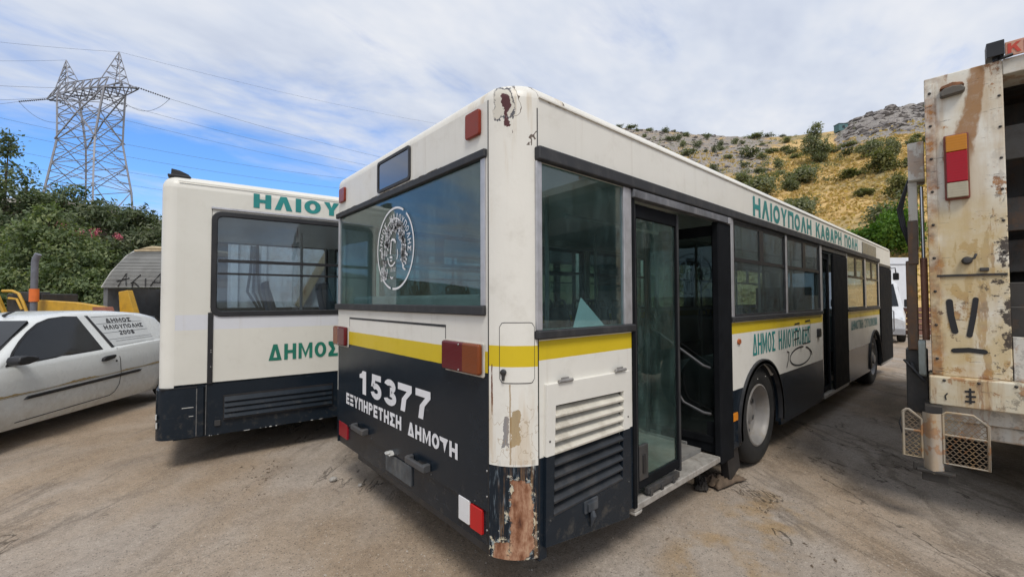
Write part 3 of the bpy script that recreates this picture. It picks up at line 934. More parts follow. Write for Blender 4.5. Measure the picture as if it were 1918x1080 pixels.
def bus_wheel(parent, cx, yf, R=0.475, dish=True, wdt=0.27, s=1, rimr=0.305):
    """wheel in the x-z plane, outer face at y = yf, s=+1: the tyre reaches towards +y"""
    def sg(prof):
        return [(r, h * s) for r, h in prof]
    c = (cx, yf, R)
    rim = MB()
    if dish:
        rim.revolve(sg([(rimr, 0.02), (rimr, 0.005), (rimr - 0.015, 0.0), (rimr - 0.03, 0.015), (rimr - 0.04, 0.05), (rimr - 0.055, 0.12), (0.20, 0.145), (0.13, 0.14), (0.0, 0.14)]), c)
    else:
        rim.revolve(sg([(rimr, 0.02), (rimr, 0.005), (rimr - 0.015, 0.0), (rimr - 0.03, 0.02), (rimr - 0.06, 0.05), (0.20, 0.03), (0.12, 0.015), (0.0, 0.015)]), c)
    w_ = rim.build('wheel', RIMM, parent, smooth=35)
    ty = MB()
    ty.revolve(sg([(rimr - 0.004, 0.012), (rimr + 0.02, 0.002), (rimr + 0.06, -0.006), (R - 0.06, -0.004), (R - 0.025, 0.008), (R - 0.004, 0.03), (R, 0.05), (R, wdt - 0.05), (R - 0.02, wdt), (rimr, wdt), (rimr - 0.02, 0.06), (rimr - 0.004, 0.012)]), c, seg=48)
    for q in (0.08, 0.135, 0.19):
        ty.revolve(sg([(R + 0.003, q - 0.02), (R + 0.006, q - 0.015), (R + 0.006, q + 0.015), (R + 0.003, q + 0.02)]), c, seg=48)
    ty.build('tyre', TYRE, w_, smooth=35)
    hub = MB()
    h0 = 0.14 if dish else 0.03
    hub.revolve(sg([(0.135, h0 + 0.01), (0.135, h0 - 0.022), (0.12, h0 - 0.030), (0.090, h0 - 0.032), (0.085, h0 - 0.050), (0.065, h0 - 0.058), (0.0, h0 - 0.058)]), c, seg=28)
    for k in range(10):
        a = 2 * PI * k / 10
        hub.revolve(sg([(0.014, h0 + 0.01), (0.014, h0 - 0.02), (0.0, h0 - 0.022)]), (cx + 0.168 * math.cos(a), yf, R + 0.168 * math.sin(a)), seg=6)
    hub.build('hub', RIMM, w_, smooth=35)
    for k in range(8):
        a = 2 * PI * (k + 0.5) / 8
        hl = MB()
        dd = 0.128 if dish else 0.028
        hl.revolve(sg([(0.027, dd), (0.0, dd - 0.002)]), (cx + 0.222 * math.cos(a), yf, R + 0.222 * math.sin(a)), seg=12)
        hl.build('hand_hole', INTD, w_)
    return w_


def bus_seat(parent, x, y, z, m, face=1, wdt=0.42):
    mb = MB()
    bx = x - face * 0.2
    prof = [(x + face * 0.22, z + 0.40), (x + face * 0.20, z + 0.45), (x - face * 0.17, z + 0.43), (bx - face * 0.13, z + 0.98), (bx - face * 0.17, z + 0.98), (bx - face * 0.05, z + 0.38)]
    mb.prism(prof, y - wdt / 2, y + wdt / 2, 'y')
    s = mb.build('seat', m, parent, bevel=0.02)
    hb = MB()
    for q in (-0.11, 0.11):
        t = bx - face * 0.15
        hb.tube([(t, y + q - 0.07, z + 0.965), (t - face * 0.005, y + q - 0.07, z + 1.03), (t - face * 0.008, y + q - 0.04, z + 1.065), (t - face * 0.008, y + q + 0.04, z + 1.065), (t - face * 0.005, y + q + 0.07, z + 1.03), (t, y + q + 0.07, z + 0.965)], 0.018, 6)
    hb.build('grab_handle', m, s, smooth=50)
    lg = MB()
    lg.box(x - 0.14, x - 0.10, y - 0.1, y + 0.1, z, z + 0.40).box(x + 0.08, x + 0.12, y - 0.1, y + 0.1, z, z + 0.41)
    lg.build('seat_frame', DARKST, s)
    return s


def side_pane(parent, x0, x1, z0, z1, y, m=None, vent=True, s=1, barz=None, name='window'):
    """window of a bus side: glass, black transom and slider bars; y is the outer glass plane"""
    t = 0.006 * s
    fr = MB()
    fw = 0.022
    fr.ring(rrect(x0, x1, z0, z1, 0.03), rrect(x0 + fw, x1 - fw, z0 + fw, z1 - fw, 0.025), y - 0.008 * s, y + 0.03 * s)
    f = fr.build(name, RUBBER, parent)
    gl = MB()
    gl.prism(rrect(x0 + fw - 0.004, x1 - fw + 0.004, z0 + fw - 0.004, z1 - fw + 0.004, 0.025), y + 0.004 * s, y + 0.004 * s + t)
    gl.build('pane', m or GLASSW, f)
    if vent:
        zb = barz or (z0 + (z1 - z0) * 0.615)
        br = MB()
        br.box(x0 + fw, x1 - fw, y - 0.004 * s, y + 0.014 * s, zb - 0.018, zb + 0.018)
        xm = (x0 + x1) / 2
        br.box(xm - 0.055, xm + 0.055, y - 0.002 * s, y + 0.016 * s, zb + 0.018, z1 - fw)
        br.box(x0 + fw, x0 + fw + 0.03, y - 0.001 * s, y + 0.016 * s, zb + 0.018, z1 - fw)
        br.box(x1 - fw - 0.03, x1 - fw, y - 0.001 * s, y + 0.016 * s, zb + 0.018, z1 - fw)
        br.box(x0 + fw, x1 - fw, y - 0.001 * s, y + 0.015 * s, z1 - fw - 0.018, z1 - fw)
        br.build('slider_frame', BLACK, f)
    return f


# ------------------------------------------------------------------ the near bus (its rear right corner stands at the origin)
W, L = 2.47, 11.40
ZW = 2.67
RR, RL = 0.18, 0.08
bus = thing('city_bus', 'cream and navy city bus with yellow stripe, number 15377 and rusty rear corner', 'bus')

# right side wall
holes = [(0.20, 1.02, 1.47, 2.34), (1.05, 2.56, 0.0, 2.34), (2.62, 4.05, 1.47, 2.34), (4.09, 5.45, 1.47, 2.34), (5.53, 6.95, 0.0, 2.34),
         (7.0, 8.33, 1.47, 2.34), (8.43, 9.66, 1.47, 2.34), (9.75, 11.16, 0.0, 2.34), (2.71, 3.85, 0.0, 1.02), (8.64, 9.745, 0.0, 1.02), (0.235, 0.955, 0.0, 1.185)]
xs = [RR, L - 0.2] + [h[i] for h in holes for i in (0, 1)]
zs = [0.31, ZW, 0.82, 1.3, 1.42] + [h[i] for h in holes for i in (2, 3) if h[i] > 0.31]
mb = MB()
mb.slab(xs, zs, holes, 0.0, 0.05)
side = mb.build('side_panel', P_SIDE, bus)
for cx, hx0, hx1 in ((3.28, 2.71, 3.85), (9.20, 8.64, 9.745)):
    mb = MB()
    ar = arc(cx, 0.45, 0.545, 0.545, -14, 194, 36)
    mb.prism([(hx0, 0.31), (hx0, 1.02), (hx1, 1.02), (hx1, 0.31)] + [p for p in ar if hx0 < p[0] < hx1], 0.0, 0.05)
    mb.build('arch_panel', P_SIDE, bus)
    mb = MB()
    mb.ring(arc(cx, 0.45, 0.60, 0.585, -10, 190, 36) + arc(cx, 0.45, 0.585, 0.57, 190, -10, 36), arc(cx, 0.45, 0.535, 0.535, -10, 190, 36) + arc(cx, 0.45, 0.54, 0.54, 190, -10, 36), -0.022, 0.02)
    mb.build('wheel_arch_lip', RUBBER, bus, smooth=40)
    mb = MB()
    ar2 = arc(cx, 0.45, 0.56, 0.56, 0, 180, 24)
    n = len(ar2)
    mb.add([(p[0], 0.05, p[1]) for p in ar2] + [(p[0], 0.62, p[1]) for p in ar2], [(i, i + 1, n + i + 1, n + i) for i in range(n - 1)])
    mb.prism(arc(cx, 0.45, 0.56, 0.56, 0, 180, 24), 0.62, 0.64)
    mb.build('wheel_housing', INTD, bus)
# skirt below the wall between the axles
mb = MB()
mb.box(3.86, 5.50, 0.012, 0.04, 0.27, 0.308)
mb.build('side_skirt', NAVYM, bus)
mb = MB()
mb.box(6.98, 8.62, 0.012, 0.04, 0.33, 0.36)
mb.build('side_skirt', NAVYM, bus)

# left side wall
lw = [(0.35, 1.85), (1.95, 3.55), (3.65, 5.25), (5.35, 6.95), (7.05, 8.65), (8.75, 10.9)]
holes = [(a, b_, 1.47, 2.34) for a, b_ in lw] + [(2.71, 3.85, 0.0, 1.02), (8.64, 9.745, 0.0, 1.02)]
xs = [RL, L - 0.2] + [h[i] for h in holes for i in (0, 1)]
zs = [0.31, ZW, 1.02] + [1.47, 2.34]
mb = MB()
mb.slab(xs, zs, holes, W - 0.05, W)
mb.build('side_panel', P_SIDE, bus)
for a, b_ in lw:
    side_pane(bus, a, b_, 1.47, 2.34, W, s=-1, m=GLASS)
for cx, hx0, hx1 in ((3.28, 2.71, 3.85), (9.20, 8.64, 9.745)):
    mb = MB()
    ar = arc(cx, 0.45, 0.545, 0.545, -14, 194, 36)
    mb.prism([(hx0, 0.31), (hx0, 1.02), (hx1, 1.02), (hx1, 0.31)] + [p for p in ar if hx0 < p[0] < hx1], W - 0.05, W)
    mb.build('arch_panel', P_SIDE, bus)
    mb = MB()
    ar2 = arc(cx, 0.45, 0.56, 0.56, 0, 180, 24)
    n = len(ar2)
    mb.add([(p[0], W - 0.05, p[1]) for p in ar2] + [(p[0], W - 0.62, p[1]) for p in ar2], [(i, i + 1, n + i + 1, n + i) for i in range(n - 1)])
    mb.prism(arc(cx, 0.45, 0.56, 0.56, 0, 180, 24), W - 0.64, W - 0.62)
    mb.build('wheel_housing', INTD, bus)

# rear wall
mb = MB()
mb.slab([RR, W - RL, 0.22, 2.37, 1.03, 1.54], [0.545, ZW, 1.59, 2.415, 1.0], [(0.22, 2.37, 1.59, 2.415)], 0.0, 0.05, 'x')
mb.build('rear_panel', P_REAR, bus)
mb = MB()
mb.box(0.012, 0.06, RR, W - RL, 0.362, 0.538)
mb.build('bumper', NAVYM, bus)
bus_corner(bus, P_CORNER, 0, 0, 1, 1, RR, 0.33, ZW, 'corner_pillar', 20)
bus_corner(bus, P_PILLAR, 0, W, 1, -1, RL, 0.36, ZW)
bus_corner(bus, P_PILLAR, L, 0, -1, 1, 0.2, 0.33, ZW)
bus_corner(bus, P_PILLAR, L, W, -1, -1, 0.2, 0.33, ZW)
bus_roof(bus, P_CORNER, 0, L, 0, W, (RR, 0.2, 0.2, RL), ZW, 0.085, 0.05, 2.44)
# seams beside the corner pillar and the drip rail
mb = MB()
mb.box(-0.0015, 0.01, RR - 0.002, RR + 0.004, 0.37, 2.67)
mb.box(RR - 0.002, RR + 0.004, -0.0015, 0.01, 0.34, 2.62)
mb.build('body_seam', BLACK, bus)
mb = MB()
mb.box(RR + 0.01, L - 0.3, -0.010, 0.004, 2.676, 2.684)
mb.build('drip_rail', P_PILLAR, bus)
# front wall
mb = MB()
mb.slab([0.2, W - 0.2, 0.25, 2.22], [0.33, ZW, 1.15, 2.28], [(0.25, 2.22, 1.15, 2.28)], L - 0.05, L, 'x')
mb.build('front_panel', P_PILLAR, bus)
mb = MB()
mb.prism(rrect(0.25, 2.22, 1.15, 2.28, 0.05), L - 0.03, L - 0.024, 'x')
mb.build('windscreen', GLASSC, bus)
for y in (0.4, W - 0.4):
    mb = MB()
    mb.prism(rrect(y - 0.16, y + 0.16, 0.6, 0.78, 0.05), L, L + 0.02, 'x')
    mb.build('headlight', GLASSC, bus)

# rear window
rwo, rwi = rrect(0.20, 2.42, 1.545, 2.42, 0.01), rrect(0.24, 2.375, 1.598, 2.372, 0.02)
mb = MB()
mb.box(-0.022, 0.02, 0.19, 2.43, 2.372, 2.418)
mb.box(-0.022, 0.02, 0.20, 2.44, 1.545, 1.597)
rw = mb.build('rear_window', RUBBER, bus, bevel=0.008)
mb = MB()
mb.box(-0.008, 0.02, 2.36, 2.395, 1.597, 2.372)
mb.build('window_trim', ALU, rw, bevel=0.003)
mb = MB()
mb.box(-0.008, 0.02, 0.20, 0.24, 1.597, 2.372)
mb.build('window_trim', ALU, rw, bevel=0.003)
mb = MB()
mb.box(0.002, 0.010, 0.235, 2.375, 1.59, 2.38)
mb.build('pane', GLASS, rw)
# lumps of old sealant along the top rubber
mb = MB()
for k in range(46):
    y = random.uniform(0.6, 2.35)
    s_ = random.uniform(0.008, 0.022)
    z = 2.418 + random.uniform(-0.003, 0.004)
    mb.add([(-0.02, y - s_, z - 0.006), (-0.024, y + s_, z - 0.006), (-0.006, y + s_ * 0.6, z + 0.010 * random.random()), (-0.004, y - s_ * 0.7, z + 0.012 * random.random()), (0.0, y, z - 0.008)], [(0, 1, 2, 3), (0, 3, 4), (1, 4, 2), (0, 4, 1), (2, 4, 3)])
sl = mb.build('old_sealant', simple('old_sealant', (0.10, 0.085, 0.065), 0.95, var=0.4, scale=30, bump=0.5), rw)
sl['kind'] = 'stuff'

# destination glass high on the rear
mb = MB()
mb.ring(rrect(1.025, 1.545, 2.437, 2.672, 0.025), rrect(1.045, 1.525, 2.457, 2.652, 0.018), -0.012, 0.02, 'x')
dsp = mb.build('destination_display', RUBBER, bus)
mb = MB()
mb.prism(rrect(1.04, 1.53, 2.452, 2.657, 0.018), -0.006, 0.004, 'x')
mb.build('pane', simple('display_glass', (0.012, 0.014, 0.020), 0.06, var=0.1, spec=0.9, coat=1.0), dsp)

# lamps
AMBER, RED, WHT = (0.20, 0.052, 0.016), (0.115, 0.010, 0.014), (0.72, 0.72, 0.72)
mb = MB()
mb.prism(rrect(0.237, 0.367, 2.505, 2.645, 0.015), -0.020, 0.0, 'x')
mb.build('marker_lamp', lamp_mat('marker_lens', [(0, (0.22, 0.028, 0.012))], 1, 60), bus, bevel=0.006)
mb = MB()
mb.prism(rrect(2.225, 2.36, 2.505, 2.632, 0.015), -0.020, 0.0, 'x')
mb.build('marker_lamp', MATS['marker_lens'], bus, bevel=0.006)
for y0, y1, cols in ((0.215, 0.575, [(0, AMBER), (0.36, RED)]), (2.135, 2.425, [(0, RED), (2.30, AMBER)])):
    mb = MB()
    mb.prism(rrect(y0 - 0.008, y1 + 0.008, 1.222, 1.40, 0.012), -0.010, 0.0, 'x')
    hs = mb.build('tail_lamp', simple('lamp_housing', (0.55, 0.52, 0.46), 0.6, dirt=0.5), bus, bevel=0.004)
    mb = MB()
    mb.prism(rrect(y0, y1, 1.235, 1.397, 0.016), -0.042, -0.010, 'x')
    mb.build('lens', lamp_mat('tail_lens' + str(y0), cols, 1, 70), hs, bevel=0.012)
for y0, y1, z0, z1, col, nm in ((0.352, 0.455, 0.412, 0.545, WHT, 'white'), (0.238, 0.345, 0.405, 0.535, (0.50, 0.018, 0.018), 'red'), (2.16, 2.36, 0.425, 0.555, (0.28, 0.012, 0.022), 'dark_red')):
    mb = MB()
    mb.prism(rrect(y0, y1, z0, z1, 0.008), -0.002, 0.02, 'x')
    mb.build('reversing_lamp' if nm == 'white' else 'fog_lamp', lamp_mat('lower_lens_' + nm, [(0, col)], 1, 60), bus, bevel=0.004)

# engine lid slot, lid outline, handles, number plate holder
mb = MB()
mb.box(-0.002, 0.02, 0.589, 2.12, 1.468, 1.482)
mb.box(-0.0015, 0.01, 0.587, 0.592, 1.40, 1.482)
mb.box(-0.0015, 0.01, 2.118, 2.122, 1.40, 1.482)
mb.build('lid_seam', BLACK, bus)
for y0, y1 in ((0.755, 1.0), (1.70, 1.945)):
    mb = MB()
    mb.box(-0.045, 0.0, y0, y0 + 0.035, 0.575, 0.625).box(-0.045, 0.0, y1 - 0.035, y1, 0.575, 0.625)
    mb.box(-0.055, -0.030, y0, y1, 0.58, 0.62)
    mb.build('lid_handle', simple('grey_handle', (0.06, 0.062, 0.066), 0.5, dirt=0.4), bus, bevel=0.008)
mb = MB()
mb.prism(rrect(1.01, 1.40, 0.40, 0.53, 0.01), 0.003, 0.012, 'x')
mb.build('number_plate', simple('blank_plate', (0.060, 0.068, 0.075), 0.55, var=0.35, scale=16, dirt=0.5, dirtcol=(0.17, 0.17, 0.16)), bus)
mb = MB()
mb.prism([(1.25, 0.545), (1.33, 0.545), (1.315, 0.562), (1.28, 0.570), (1.26, 0.562)], -0.04, 0.0, 'x')
mb.tube([(-0.035, 1.25, 0.566), (-0.05, 1.28, 0.556), (-0.038, 1.32, 0.552)], 0.006, 6)
mb.build('plate_lamp', simple('broken_lamp', (0.55, 0.55, 0.53), 0.4, dirt=0.4), bus, bevel=0.005)

# fuel flap on the corner pillar
def on_corner(s, z, off):
    """s: metres along the outside of the rear right corner (0 = its middle)"""
    a = PI / 4 + s / RR
    a = max(0, min(PI / 2, a))
    e = s - (a - PI / 4) * RR
    r = RR + off
    u = a / (PI / 2)
    x, y = RR - r * (math.cos(a) * (1 - FLAT) + (1 - u) * FLAT), RR - r * (math.sin(a) * (1 - FLAT) + u * FLAT)
    if e > 0:
        x += e
    elif e < 0:
        y -= e
    return (x, y, z)


def corner_patch(outline, off, name, m, parent, sub=1):
    """outline (s,z) convex: fan of strips that hugs the curve"""
    s_lo, s_hi = min(p[0] for p in outline), max(p[0] for p in outline)
    n = 14
    mb = MB()
    rows = []
    for k in range(n + 1):
        s = s_lo + (s_hi - s_lo) * (0.001 + 0.998 * k / n)
        cr = []
        for i in range(len(outline)):
            a, b_ = outline[i], outline[(i + 1) % len(outline)]
            if (a[0] - s) * (b_[0] - s) <= 0 and a[0] != b_[0]:
                cr.append(a[1] + (b_[1] - a[1]) * (s - a[0]) / (b_[0] - a[0]))
        rows.append((s, min(cr), max(cr)))
    vs = [on_corner(s, z, off) for s, a, b_ in rows for z in (a, b_)]
    mb.add(vs, [(2 * k, 2 * k + 1, 2 * k + 3, 2 * k + 2) for k in range(n)])
    return mb.build(name, m, parent, smooth=60, recalc=False)


corner_patch(rrect(-0.073, 0.118, 1.205, 1.513, 0.025), 0.0025, 'flap_gap', BLACK, bus)
fl = corner_patch(rrect(-0.069, 0.114, 1.209, 1.509, 0.022), 0.0045, 'fuel_flap', P_CORNER, bus)
mb = MB()
p = Vector(on_corner(-0.048, 1.262, 0.006))
d_ = Vector((-1, -1, 0)).normalized()
mb.revolve([(0.016, 0.0), (0.016, 0.010), (0.010, 0.014), (0.0, 0.014)], (0, 0, 0), 'x', 16)
mb.box(-0.004, 0.012, -0.006, 0.006, -0.040, 0.0)
lk = mb.build('flap_lock', simple('lock_metal', (0.05, 0.05, 0.05), 0.4, metal=0.5), fl, smooth=40)
lk.location = p
lk.rotation_euler = (0, 0, rad(180 + 30))

# side window beside the corner
mb = MB()
mb.box(RR - 0.02, 1.035, -0.03, 0.02, 1.424, 1.470)
mb.build('window_rubber', RUBBER, bus, bevel=0.010)
mb = MB()
mb.box(RR - 0.015, 9.72, -0.034, 0.02, 2.342, 2.418)
mb.build('window_rubber', RUBBER, bus, bevel=0.012)
for a, b_ in ((2.56, 5.50), (6.96, 9.72)):
    mb = MB()
    mb.box(a, b_, -0.028, 0.02, 1.424, 1.470)
    mb.build('window_rubber', RUBBER, bus, bevel=0.008)
mb = MB()
mb.box(0.165, 0.205, -0.010, 0.02, 1.47, 2.342)
mb.build('window_post', ALU, bus, bevel=0.004)
mb = MB()
mb.box(0.935, 1.02, -0.010, 0.02, 1.47, 2.342)
q = mb.build('window_post', ALU, bus, bevel=0.004)
mb = MB()
mb.box(0.20, 0.94, 0.004, 0.010, 1.46, 2.345)
mb.build('pane', GLASS, q)
for a, b_ in ((2.57, 2.625), (4.045, 4.095), (5.445, 5.53), (6.945, 7.005), (8.325, 8.435), (9.655, 9.75)):
    mb = MB()
    mb.box(a, b_, -0.012, 0.03, 1.46, 2.345)
    mb.build('window_post', ALU, bus, bevel=0.004)
for a, b_ in ((2.625, 4.045), (4.095, 5.445), (7.005, 8.325), (8.435, 9.655)):
    side_pane(bus, a, b_, 1.47, 2.342, 0.0, barz=1.985)

# engine cover with louvres (hangs slightly askew)
ec = MB()
out = [(0.222, 1.192), (0.968, 1.183), (0.945, 0.275), (0.208, 0.372)]
inn = [(0.288, 1.074), (0.900, 1.062), (0.876, 0.530), (0.266, 0.512)]
ec.ring(out, inn, -0.022, 0.006)
cover = ec.build('engine_cover', bus_paint('engine_cover_paint', [(-1, 0.825, NAVY)], grime=0.25, streak=0.15), bus, bevel=0.004)
ns = 9
for k in range(ns):
    t0, t1 = k / ns, (k + 1) / ns
    def lp(t, side_):
        a, b_ = (inn[0], inn[3]) if side_ == 0 else (inn[1], inn[2])
        return (a[0] + (b_[0] - a[0]) * t, a[1] + (b_[1] - a[1]) * t)
    lo0, lo1 = lp(t1, 0), lp(t1, 1)
    hi0, hi1 = lp(t0 + 0.03, 0), lp(t0 + 0.03, 1)
    mb = MB()
    th = 0.006
    dz = random.uniform(-0.002, 0.002)
    A = [(hi0[0], 0.02, hi0[1]), (hi1[0], 0.02, hi1[1]), (lo1[0], -0.026, lo1[1] + 0.012 + dz), (lo0[0], -0.026, lo0[1] + 0.012 - dz), (lo0[0], -0.024, lo0[1]), (lo1[0], -0.024, lo1[1])]
    A += [(a[0], a[1] + th, a[2] - th * 0.4) for a in A]
    mb.add(A, [(0, 1, 2, 3), (3, 2, 5, 4), (6, 9, 8, 7), (9, 10, 11, 8), (0, 6, 7, 1), (4, 5, 11, 10), (0, 3, 9, 6), (1, 7, 8, 2), (3, 4, 10, 9), (2, 8, 11, 5)])
    mb.build('slat', simple('slat_cream', (0.60, 0.57, 0.49), 0.6, var=0.12, dirt=0.55, dirtcol=(0.25, 0.21, 0.16)) if k < 4 else simple('slat_navy', (0.022, 0.026, 0.032), 0.5, var=0.3, dirt=0.5, dirtcol=(0.08, 0.075, 0.07)), cover, bevel=0.002, seg=1)
mb = MB()
mb.box(0.25, 0.92, 0.035, 0.05, 0.48, 1.10)
mb.build('louvre_backing', INTD, cover)
for x in (0.36, 0.86):
    mb = MB()
    mb.tube([(x - 0.055, -0.026, 1.197), (x + 0.055, -0.026, 1.197)], 0.010, 8)
    mb.box(x - 0.03, x + 0.03, -0.025, -0.018, 1.188, 1.215)
    mb.build('hinge', STEEL, cover, bevel=0.002)
mb = MB()
mb.prism(rrect(0.505, 0.625, 0.445, 0.512, 0.008), -0.03, -0.018)
mb.prism(rrect(0.525, 0.605, 0.455, 0.500, 0.006), -0.044, -0.028)
mb.tube([(0.565, -0.035, 0.452), (0.563, -0.042, 0.425), (0.560, -0.036, 0.395), (0.560, -0.028, 0.36)], [0.012, 0.019, 0.010, 0.004], 8)
mb.build('latch', simple('dusty_latch', (0.035, 0.042, 0.052), 0.6, dirt=0.4, dirtcol=(0.16, 0.16, 0.16)), cover, bevel=0.003)
mb = MB()
mb.box(0.235, 0.955, 0.055, 0.06, 0.31, 1.185)
mb.build('engine_bay_backing', INTD, bus)

# doors -----------------------------------------------------------------
def door_leaf(parent, o, ux, w_, z0, z1, fr=0.035, m=None, rail=False, corner=False, dark=False):
    """framed glass leaf: o lower corner (x,y), ux horizontal direction"""
    o, ux = Vector((o[0], o[1], 0)), Vector((ux[0], ux[1], 0)).normalized()
    nrm = Vector((-ux.y, ux.x, 0))

    def slab_(mb, a0, a1, b0, b1, t0, t1):
        P = [o + ux * a + nrm * t + Vector((0, 0, z)) for z in (b0, b1) for a, t in ((a0, t0), (a1, t0), (a1, t1), (a0, t1))]
        mb.add(P, [(0, 3, 2, 1), (4, 5, 6, 7), (0, 1, 5, 4), (1, 2, 6, 5), (2, 3, 7, 6), (3, 0, 4, 7)])
    mb = MB()
    slab_(mb, 0, fr, z0, z1, -0.016, 0.016)
    slab_(mb, w_ - fr, w_, z0, z1, -0.016, 0.016)
    slab_(mb, fr, w_ - fr, z0, z0 + 0.06, -0.015, 0.015)
    slab_(mb, fr, w_ - fr, z1 - 0.09, z1, -0.015, 0.015)
    leaf = mb.build('door', m or DOORBLK, parent, bevel=0.004)
    mb = MB()
    slab_(mb, fr - 0.004, w_ - fr + 0.004, z0 + 0.055, z1 - 0.085, -0.003, 0.003)
    mb.build('pane', GLASSK if rail or dark else GLASSD, leaf)
    mb = MB()
    for a in (0.0, w_):
        slab_(mb, a - 0.014, a + 0.014, z0 - 0.03, z1, -0.020, 0.020)
    mb.build('edge_seal', RUBBER, leaf, bevel=0.006)
    if corner:
        mb = MB()
        slab_(mb, fr, fr + 0.11, z0 + 0.055, z0 + 0.28, -0.02, 0.006)
        mb.build('corner_plate', DARKST, leaf, bevel=0.004)
        mb = MB()
        slab_(mb, fr + 0.035, fr + 0.070, z0 + 0.10, z0 + 0.22, -0.028, -0.018)
        mb.build('key_slot', BLACK, leaf, bevel=0.004)
    if rail:
        def P(a, z, t):
            q = o + ux * a + nrm * t
            return (q.x, q.y, z)
        mb = MB()
        mb.tube([P(w_ - 0.06, 1.38, 0.02), P(w_ - 0.08, 1.36, 0.06), P(0.10, 1.06, 0.06), P(0.06, 1.04, 0.02)], 0.013, 8)
        mb.tube([P(w_ * 0.55, 1.23, 0.06), P(w_ * 0.52, 1.15, 0.06), P(w_ * 0.50, 0.80, 0.06), P(w_ * 0.42, 0.72, 0.06), P(0.10, 0.66, 0.06), P(0.06, 0.65, 0.02)], 0.013, 8)
        mb.build('handrail', simple('dark_rail', (0.045, 0.048, 0.054), 0.5, metal=0.1, dirt=0.3), leaf, smooth=50)
    return leaf


mb = MB()
mb.box(1.02, 2.50, -0.030, 0.03, 2.283, 2.338)
hd = mb.build('door_header', simple('scuffed_header', (0.16, 0.165, 0.18), 0.45, metal=0.35, var=0.4, scale=7, dirt=0.5, dirtcol=(0.42, 0.42, 0.43)), bus, bevel=0.006)
mb = MB()
mb.box(2.47, 2.53, -0.034, 0.03, 2.28, 2.335)
mb.build('header_cap', ALU, hd, bevel=0.003)
mb = MB()
mb.box(1.02, 1.055, -0.012, 0.05, 0.30, 2.283)
mb.build('door_post', DOORBLK, bus, bevel=0.004)
door_leaf(bus, (1.085, 0.03), (1, 0.02), 0.60, 0.385, 2.262, fr=0.03, corner=True)
door_leaf(bus, (2.34, 0.02), (-0.02, 1), 0.66, 0.40, 2.262, rail=True)
mb = MB()
mb.box(2.30, 2.56, -0.015, 0.045, 0.25, 2.285)
mb.build('door_pillar', DOORBLK, bus, bevel=0.012)
mb = MB()
mb.box(1.03, 2.30, -0.006, 0.16, 0.272, 0.318)
mb.prism([(1.03, 0.25), (1.10, 0.25), (1.12, 0.272), (1.03, 0.272)], -0.01, 0.1)
mb.build('door_sill', SILLM, bus, bevel=0.008)
mb = MB()
mb.box(1.06, 2.30, 0.16, 0.80, 0.300, 0.345)
mb.build('entry_floor', simple('entry_floor_grit', (0.20, 0.195, 0.185), 0.85, var=0.2, dirt=0.5, dirtcol=(0.11, 0.09, 0.07), bump=0.4), bus)
mb = MB()
mb.box(1.20, 1.62, 0.0, 0.03, 0.335, 0.375)
for x in (1.22, 1.36, 1.52):
    mb.box(x, x + 0.03, -0.006, 0.035, 0.318, 0.36)
mb.build('sliding_guide', DARKST, bus, bevel=0.003)
mb = MB()
mb.box(2.335, 2.345, 0.05, 0.55, 0.32, 0.58)
mb.build('step_riser', DOORBLK, bus)
mb = MB()
mb.prism([(2.50, 0.31), (2.74, 0.31), (2.80, 0.10), (2.60, 0.03), (2.56, 0.05)], 0.03, 0.10)
mb.build('mud_flap', BLACK, bus, bevel=0.005)
# middle and front doors with their black leaves swung out
for x0, x1 in ((5.53, 6.95), (9.75, 11.16)):
    mb = MB()
    mb.box(x0, x1, -0.015, 0.04, 2.285, 2.34)
    mb.build('door_header', DARKST, bus, bevel=0.004)
    if x0 < 8:
        door_leaf(bus, (x0 + 0.03, 0.03), (1, 0.04), 0.50, 0.36, 2.27, dark=True)
    mb = MB()
    mb.box(x0 + 0.55, x1 - 0.012, -0.022, 0.012, 0.34, 2.27) if x0 < 8 else mb.box(x0 + 0.02, x1 - 0.012, -0.022, 0.012, 0.34, 2.27)
    mb.build('door', DOORBLK, bus, bevel=0.012)
    mb = MB()
    mb.box(x0 + 0.01, x1, -0.01, 0.35, 0.29, 0.335)
    mb.build('door_sill', SILLM, bus, bevel=0.006)
mb = MB()
mb.tube([(11.12, -0.02, 0.9), (11.12, -0.05, 0.92), (11.12, -0.05, 1.35), (11.12, -0.02, 1.37)], 0.012, 6)
mb.build('door_handle', ALU, bus, smooth=50)
mb = MB()
mb.tube([(11.25, 0.0, 2.30), (11.30, -0.07, 2.31), (11.30, -0.08, 2.2)], 0.012, 6)
mb.prism(rrect(-0.13, -0.03, 2.04, 2.20, 0.02), 11.28, 11.33, 'x')
mb.build('mirror', BLACK, bus, bevel=0.006)

# wheels
bus_wheel(bus, 3.30, 0.035)
bus_wheel(bus, 9.20, 0.035, dish=False)
bus_wheel(bus, 3.30, W - 0.035, s=-1)
bus_wheel(bus, 9.20, W - 0.035, dish=False, s=-1)

